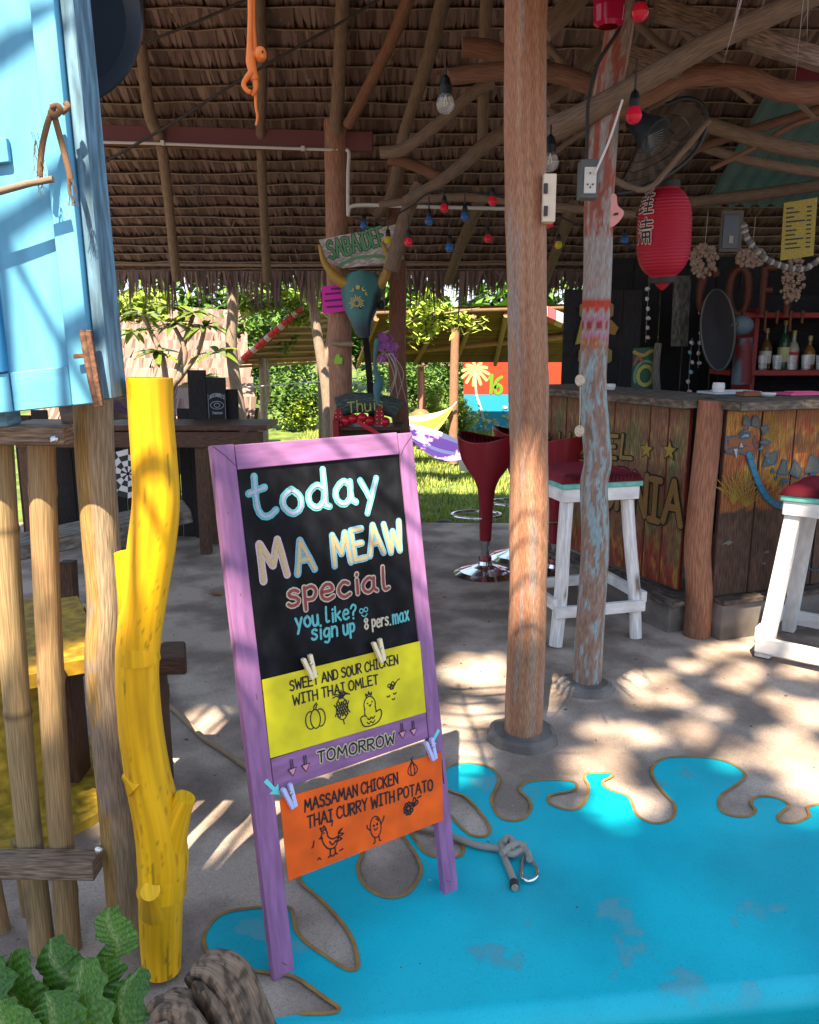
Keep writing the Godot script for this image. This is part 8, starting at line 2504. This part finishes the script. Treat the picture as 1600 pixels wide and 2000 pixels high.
	for i in 14:
		b = mb(Color(0.62, 0.04, 0.05) if i % 3 else Color(0.6, 0.4, 0.4))
		b.tube([s0.lerp(s1, i / 14.0) + Vector3(0, 0.02, 0.02), s0.lerp(s1, (i + 0.85) / 14.0) + Vector3(0, 0.022, 0.02)], [0.03, 0.03], 8)
		part(t, "edge_binding", b, M.plain)
	for p in [Vector3(-1.4866, 1.198, -8.3), Vector3(-1.087, 1.2279, -10)]:
		b = mb()
		b.tube([Vector3(p.x, -0.1, p.z), Vector3(p.x, p.y, p.z)], [0.04, 0.035], 8)
		part(t, "post", b, M.bark)
	# bamboo pavilion
	t = thing("bamboo_pavilion", "open pavilion with a split-bamboo roof seen from below", "pavilion", Vector3(0.4987, 0, -9.1875))
	var a0 := Vector3(-0.3958, 1.6952, -9.9)
	var a1 := Vector3(2.3102, 1.7661, -9.9)
	var c0 := Vector3(-0.7404, 1.103, -11.9)
	var c1 := Vector3(2.8137, 1.103, -11.9)
	b = mb(Color(0.2, 0.13, 0.06))
	b.quad(a0 + Vector3(0, 0.05, 0), a1 + Vector3(0, 0.05, 0), c1 + Vector3(0, 0.05, 0), c0 + Vector3(0, 0.05, 0))
	part(t, "roof_deck", b, M.thatch)
	for i in 34:
		b = mb(Color(0.55, 0.40, 0.27) * rng.randf_range(0.6, 1.1))
		var f := i / 33.0
		b.tube([a0.lerp(c0, f), a1.lerp(c1, f)], [0.028, 0.028], 6)
		part(t, "bamboo_lath", b, M.bamboo)
	for i in 8:
		b = mb(Color(0.9, 0.7, 0.5))
		var f := i / 7.0
		b.tube([a0.lerp(a1, f) - Vector3(0, 0.06, 0), c0.lerp(c1, clampf(f * 1.15 - 0.1, 0, 1)) - Vector3(0, 0.06, 0)], [0.035, 0.03], 7)
		part(t, "rafter", b, M.bark)
	b = mb()
	b.tube([Vector3(-0.4286, 1.2096, -11.5), Vector3(2.4657, 1.4765, -10.5)], [0.045, 0.045], 8)
	part(t, "cross_beam", b, M.redlog)
	for q in [[Vector3(0.5102, -0.0312, -9.4), Vector3(0.5092, 0.596, -9.4), Vector3(0.5144, 1.1779, -9.4), Vector3(0.5221, 1.5199, -9.4)], [Vector3(0.1826, 0.0089, -12), Vector3(0.1734, 0.5376, -12), Vector3(0.1645, 1.0201, -12)]]:
		part(t, "post", log_mb(mb(Color(1.1, 0.95, 0.85)), q, 0.055, 0.05, 10), M.redlog)
	for i in 8:
		b = mb(Color(0.60, 0.06, 0.09) if i % 2 == 0 else Color(0.62, 0.45, 0.42))
		var p := Vector3(1.0688, 1.7581, -8.3).lerp(Vector3(1.6294, 1.4946, -8), i / 8.0)
		var q := Vector3(1.0688, 1.7581, -8.3).lerp(Vector3(1.6294, 1.4946, -8), (i + 0.95) / 8.0)
		b.box((p + q) * 0.5, (q - p) * 0.5, Vector3(0, 0.05, 0), Vector3(0, 0.02, 0.06), 0.004)
		part(t, "ridge_tile", b, M.paint)
	# painted wall
	t = thing("mural_wall", "low wall painted red over blue with a palm and the number sixteen", "wall", Vector3(1.5755, 0, -12.4327))
	var z := -12.4
	var pl := [Vector3(0.8249, 0.0036, -12.4), Vector3(1, 0, 0), Vector3(0, 1, 0), Vector3(0, 0, 1)]
	var sc := 0.0078
	for q in [[0.0, 0.0, 0.58, Color(0.03, 0.42, 0.66)], [0.0, 0.58, 1.22, Color(0.66, 0.06, 0.02)]]:
		b = mb(q[3])
		b.box(b.at(pl, Vector2(1.2, (q[1] + q[2]) * 0.5), -0.05), Vector3(1.2, 0, 0), Vector3(0, (q[2] - q[1]) * 0.5 - 0.001, 0), Vector3(0, 0, 0.05), 0.002)
		part(t, "panel", b, M.paint)
	var cream := Color(0.74, 0.66, 0.26)
	var pal := []
	for i in 11:
		var a := TAU * i / 11.0
		pal.append(smooth([Vector2(0.17, 0.92), Vector2(0.17, 0.92) + Vector2(cos(a) * 0.1, sin(a) * 0.09 + 0.02), Vector2(0.17, 0.92) + Vector2(cos(a) * 0.2, sin(a) * 0.17 - 0.03)], 3))
	draw(t, "painted_palm", pl, pal, 0.045, 0.004, M.paint, cream)
	draw(t, "painted_palm", pl, [smooth([Vector2(0.17, 0.9), Vector2(0.19, 0.6), Vector2(0.27, 0.35), Vector2(0.36, 0.0)], 5)], 0.035, 0.006, M.paint, Color(0.66, 0.56, 0.5))
	draw(t, "painted_number", pl, strokes("16", Vector2(0.36, 0.60), Vector2(0.57, 0.60), 0.26), 0.045, 0.004, M.paint, Color(0.16, 0.42, 0.03))
	b = mb()
	for i in 90:
		b.C = [Color(0.7, 0.7, 0.62), Color(0.66, 0.55, 0.12), Color(0.15, 0.55, 0.65), Color(0.3, 0.5, 0.12)][rng.randi() % 4]
		var o := Vector2(rng.randf_range(0.3, 1.4), rng.randf_range(0.02, 0.5) * rng.randf_range(0.5, 1.0))
		var blot := []
		var rr := rng.randf_range(0.015, 0.05)
		for k in 8:
			blot.append(o + Vector2(cos(TAU * k / 8.0) * rr * rng.randf_range(0.6, 1.3), sin(TAU * k / 8.0) * rr * rng.randf_range(0.4, 0.9)))
		b.poly(pl, blot, 0.004 + 0.0001 * i)
	var sp := part(t, "painted_splashes", b, M.paint)
	sp.set_meta("kind", "stuff")
	# hammocks
	for q in [["yellow_hammock", "yellow cloth hammock slung from the pavilion post", Vector3(0.4918, 0.6332, -9.3), Vector3(-0.1817, 0.5077, -9.6), 0.26, [Color(0.70, 0.44, 0.03), Color(0.75, 0.62, 0.35)]], ["purple_hammock", "purple and white cloth hammock slung low in front of the yellow one", Vector3(-0.1196, 0.5196, -8.6), Vector3(0.7046, 0.2767, -8.2), 0.12, [Color(0.42, 0.16, 0.60), Color(0.62, 0.5, 0.7)]]]:
		var h := thing(q[0], q[1], "hammock", q[2])
		for strip in 6:
			b = mb(q[5][0] if strip % 3 else q[5][1])
			var n := 26
			for i in n:
				var f0 := float(i) / n
				var f1 := float(i + 1) / n
				var pts := []
				for f in [f0, f1]:
					var w := 0.04 + 0.42 * sin(PI * f)
					for k in [strip, strip + 1]:
						var x: float = (k / 6.0 - 0.5)
						var sag: float = -q[4] * 4.0 * f * (1.0 - f) * (1.0 - 0.6 * absf(x) * 2.0 * 0.5)
						pts.append(q[2].lerp(q[3], f) + Vector3(0, sag - x * w * 0.55, x * w * 0.7))
				b.quad(pts[0], pts[1], pts[3], pts[2])
			part(h, "cloth_strip", b, M.plain)
		b = mb(Color(0.5, 0.45, 0.4))
		b.tube([q[2], q[2] + Vector3(0.05, 0.06, 0)], [0.01, 0.01], 6)
		part(h, "cord", b, M.plain)
	t = thing("coconut_ball", "brown coconut fibre ball hanging on a stick under the pavilion", "ornament", Vector3(0.1461, 0.3096, -10.5))
	b = mb(Color(0.42, 0.2, 0.08))
	b.ball(Vector3(0.1458, 0.4089, -10.5), Vector3(0.13, 0.11, 0.12), 16, 10)
	part(t, "fibre_ball", b, M.paint)
	b = mb(Color(0.4, 0.15, 0.12))
	b.tube([Vector3(0.1507, 0.9968, -10.5), Vector3(0.1579, 0.7698, -10.5), Vector3(0.1456, 0.4749, -10.5)], [0.022, 0.026], 7)
	part(t, "stick", b, M.plain)
	# things lying in the grass
	t = thing("lawn_stone", "dark stone lying at the edge of the lawn", "stone", Vector3(0.2694, 0, -6.1133))
	b = mb(Color(0.05, 0.05, 0.05))
	b.ball(Vector3(0.2694, 0, -6.1133) + Vector3(0, -0.02, 0), Vector3(0.07, 0.035, 0.05), 14, 8)
	part(t, "stone", b, M.paint)
	t = thing("white_bucket", "white bucket standing on the lawn behind the red swivel stool", "bucket", Vector3(0.6393, 0, -8.6913))
	b = mb(Color(0.62, 0.62, 0.6))
	b.lathe(Vector3(0.6393, 0, -8.6913), Vector3.UP, [[0.0, 0.0], [0.1, 0.0], [0.12, 0.22], [0.11, 0.22], [0.0, 0.02]], 20)
	part(t, "pail", b, M.plain)
	t = thing("clothes_line", "thin white line strung between the trees in the garden", "line", Vector3(-1.5035, 0.9495, -7.5))
	b = mb(Color(0.6, 0.58, 0.55))
	b.tube([Vector3(-1.5505, 0.9495, -7.5), Vector3(-1.2208, 0.9728, -7.5), Vector3(-0.8445, 1.0006, -7.5), Vector3(-0.4687, 1.0377, -7.5)], [0.005, 0.005], 4)
	part(t, "line", b, M.plain)


func build_foreground() -> void:
	# ruffled bird's-nest fern in front of the fence
	var t := thing("ruffled_fern", "glossy green fern with ruffled leaves and pale midribs by the fence", "plant", Vector3(-0.7236, 0, -1.4107))
	for q in [[Vector3(-0.5827, 0.2625, -1.4), Vector3(-0.5713, 0.1827, -1.36), 0.075, 0.2], [Vector3(-0.6865, 0.2284, -1.36), Vector3(-0.6258, 0.1342, -1.3), 0.085, 0.7], [Vector3(-0.7517, 0.2219, -1.33), Vector3(-0.6958, 0.1166, -1.26), 0.09, 1.3], [Vector3(-0.5224, 0.1772, -1.34), Vector3(-0.5244, 0.1143, -1.24), 0.09, 1.9], [Vector3(-0.6183, 0.2233, -1.3), Vector3(-0.5616, 0.1342, -1.22), 0.10, 2.6], [Vector3(-0.7895, 0.2233, -1.3), Vector3(-0.7006, 0.1542, -1.2), 0.09, 3.3], [Vector3(-0.6032, 0.1888, -1.38), Vector3(-0.5762, 0.1062, -1.33), 0.07, 4.1], [Vector3(-0.645, 0.2171, -1.24), Vector3(-0.6028, 0.1527, -1.16), 0.10, 5.0], [Vector3(-0.701, 0.2381, -1.2), Vector3(-0.6621, 0.1631, -1.14), 0.09, 0.4]]:
		var b := mb()
		var tip: Vector3 = q[0]
		var foot: Vector3 = q[1]
		var d := (tip - foot).normalized()
		var fwd := Vector3(0.15 * sin(q[3] * 3.0), 0.45, 1).normalized()
		var side := d.cross(fwd).normalized()
		fwd = side.cross(d).normalized()
		var n := 120
		var prev := -1
		for i in n + 1:
			var f := float(i) / n
			var c := foot.lerp(tip, f) + fwd * 0.02 * sin(PI * f) + side * 0.01 * sin(f * 5.0 + q[3])
			var hw: float = q[2] * 0.5 * pow(sin(PI * clampf(0.12 + f * 0.86, 0, 1)), 0.5) * (1.0 + 0.1 * sin(f * 19.0 + q[3]))
			var row := []
			for k in 11:
				var x := (k - 5) / 5.0
				var ph := f * 60.0 - absf(x) * 5.0
				var wave := 0.0026 * minf(1.0, absf(x) * 2.5) * sin(ph) + 0.011 * x * x * sin(f * 15.0 + q[3] * 2.0 + (1.7 if x > 0 else 0.0))
				var f2 := 0.5 + 0.5 * sin(q[3] * 5.0)
				b.C = Color(0.07, 0.20, 0.022).lerp(Color(0.16, 0.34, 0.04), f2)
				if k == 5:
					b.C = Color(0.30, 0.40, 0.10)
				var nn := (fwd + side * x * 0.5 - d * 0.42 * cos(ph) * minf(1.0, absf(x) * 2.5)).normalized()
				row.append(b.pt(c + side * x * hw + fwd * (wave - 0.016 * x * x), nn, Vector2(x, f)))
			if prev >= 0:
				for k in 10:
					b.tri(prev + k, prev + k + 1, row[0] + k + 1)
					b.tri(prev + k, row[0] + k + 1, row[0] + k)
			prev = row[0]
		part(t, "leaf", b, M.leaf)
	var stalk := mb(Color(0.2, 0.26, 0.07))
	stalk.tube([Vector3(-0.62, -0.2, -1.3), Vector3(-0.60, -0.05, -1.3), Vector3(-0.5736, 0.1406, -1.33)], [0.016, 0.012, 0.006], 8)
	part(t, "stalk", stalk, M.plain)
	# driftwood
	t = thing("driftwood", "grey weathered driftwood root lying at the step edge", "driftwood", Vector3(-0.397, 0, -1.4043))
	var dw := func(p, a, l):
		var k := noise.get_noise_3d(p.x * 500.0, p.y * 90.0, p.z * 500.0)
		return Color(0.85, 0.75, 0.68).lerp(Color(0.3, 0.27, 0.25), smoothstep(-0.1, 0.2, k))
	var b := mb()
	for q in [[[Vector3(-0.4259, 0.169, -1.33), Vector3(-0.3997, 0.1463, -1.33), Vector3(-0.3653, 0.0888, -1.33), Vector3(-0.33, -0.0109, -1.33)], 0.006, 0.04, 0.35], [[Vector3(-0.4114, 0.1946, -1.31), Vector3(-0.3799, 0.189, -1.31), Vector3(-0.3487, 0.1362, -1.31), Vector3(-0.3167, 0.0213, -1.31)], 0.008, 0.05, 0.4], [[Vector3(-0.3978, 0.175, -1.34), Vector3(-0.3681, 0.1795, -1.34), Vector3(-0.3432, 0.1453, -1.34), Vector3(-0.3114, 0.0028, -1.34)], 0.016, 0.055, 0.6], [[Vector3(-0.3987, 0.1902, -1.29), Vector3(-0.3816, 0.1547, -1.29), Vector3(-0.3599, 0.1099, -1.29), Vector3(-0.3395, 0.0301, -1.29)], 0.005, 0.035, 0.3], [[Vector3(-0.3776, 0.1754, -1.35), Vector3(-0.3561, 0.1685, -1.35), Vector3(-0.3294, 0.0991, -1.35), Vector3(-0.3036, -0.0073, -1.35)], 0.014, 0.04, 0.5], [[Vector3(-0.3815, 0.1805, -1.28), Vector3(-0.3652, 0.1474, -1.28), Vector3(-0.3477, 0.097, -1.28), Vector3(-0.3326, 0.0288, -1.28)], 0.006, 0.03, 0.3]]:
		b = mb()
		var line := smooth(q[0], 12)
		var rad := []
		for i in line.size():
			rad.append(lerpf(q[1], q[2], pow(float(i) / line.size(), 0.7)))
		b.tube(line, rad, 26, true, bumpy(0.45, 1.6), dw, q[3])
		part(t, "splinter", b, M.bark)
	t = thing("driftwood", "dark split driftwood stump beside the ruffled fern", "driftwood", Vector3(-0.491, 0, -1.4043))
	for q in [[[Vector3(-0.4787, 0.149, -1.27), Vector3(-0.4513, 0.1645, -1.27), Vector3(-0.4221, 0.149, -1.27), Vector3(-0.3945, 0.0844, -1.27)], 0.012, 0.035, 0.5], [[Vector3(-0.4613, 0.1579, -1.24), Vector3(-0.4326, 0.1742, -1.24), Vector3(-0.4018, 0.1493, -1.24), Vector3(-0.373, 0.0812, -1.24)], 0.01, 0.04, 0.5], [[Vector3(-0.4642, 0.132, -1.3), Vector3(-0.4371, 0.1511, -1.3), Vector3(-0.4047, 0.1286, -1.3), Vector3(-0.3746, 0.0545, -1.3)], 0.012, 0.035, 0.4]]:
		b = mb()
		var line := smooth(q[0], 12)
		var rad := []
		for i in line.size():
			rad.append(lerpf(q[1], q[2], float(i) / line.size()))
		b.tube(line, rad, 26, true, bumpy(0.45, 1.6), dw, q[3])
		part(t, "splinter", b, M.bark)
	# knotted rope with a carabiner
	t = thing("mooring_rope", "knotted grey rope lying on the blue floor by the chalkboard leg", "rope", Vector3(0.2704, 0, -1.9002))
	b = mb()
	var rp := []
	for p in smooth([Vector2(-0.1483, -2.1114), Vector2(-0.0145, -2.061), Vector2(0.0717, -2.0318), Vector2(0.1407, -1.9893), Vector2(0.1944, -1.9596), Vector2(0.2418, -1.9483), Vector2(0.2742, -1.9306)], 6):
		rp.append(Vector3(p.x, 0.016, p.y))
	b.tube(rp, [0.0088, 0.0088], 12)
	part(t, "strand", b, M.rope)
	for q in [[[Vector2(0.2479, -1.9664), Vector2(0.2522, -1.9306), Vector2(0.272, -1.9132), Vector2(0.2988, -1.9306), Vector2(0.314, -1.9218), Vector2(0.3148, -1.8896)], 0.024], [[Vector2(0.266, -1.9778), Vector2(0.2526, -1.9218), Vector2(0.2571, -1.8791), Vector2(0.2627, -1.8379), Vector2(0.266, -1.8022), Vector2(0.263, -1.7886)], 0.014], [[Vector2(0.2434, -1.9002), Vector2(0.2673, -1.9306), Vector2(0.2924, -1.9439), Vector2(0.3098, -1.9306)], 0.034], [[Vector2(0.2529, -1.9483), Vector2(0.266, -1.9778), Vector2(0.278, -1.9618), Vector2(0.2703, -1.9218)], 0.03]]:
		b = mb()
		var l3 := []
		for p in smooth(q[0], 5):
			l3.append(Vector3(p.x, q[1], p.y))
		b.tube(l3, [0.0088, 0.0088], 12)
		part(t, "knot", b, M.rope)
	b = mb(Color(0.03, 0.03, 0.03))
	b.tube([Vector3(0.2649, 0, -1.8139) + Vector3(0, 0.014, 0), Vector3(0.2637, 0, -1.7944) + Vector3(0, 0.013, 0)], [0.012, 0.012], 12)
	part(t, "end_binding", b, M.plain)
	t = thing("carabiner", "steel snap hook tied to the rope on the blue floor", "carabiner", Vector3(0.3131, 0, -1.8686))
	b = mb()
	var ring := []
	for p in smooth([Vector2(0.3113, -1.9218), Vector2(0.3238, -1.896), Vector2(0.3302, -1.8583), Vector2(0.3219, -1.8299), Vector2(0.3031, -1.8179), Vector2(0.2878, -1.8299), Vector2(0.2918, -1.8686), Vector2(0.3007, -1.9045)], 5, true):
		ring.append(Vector3(p.x, 0.014, p.y))
	ring.append(ring[0])
	b.tube(ring, [0.005, 0.005], 10, false)
	part(t, "hook", b, M.chrome)
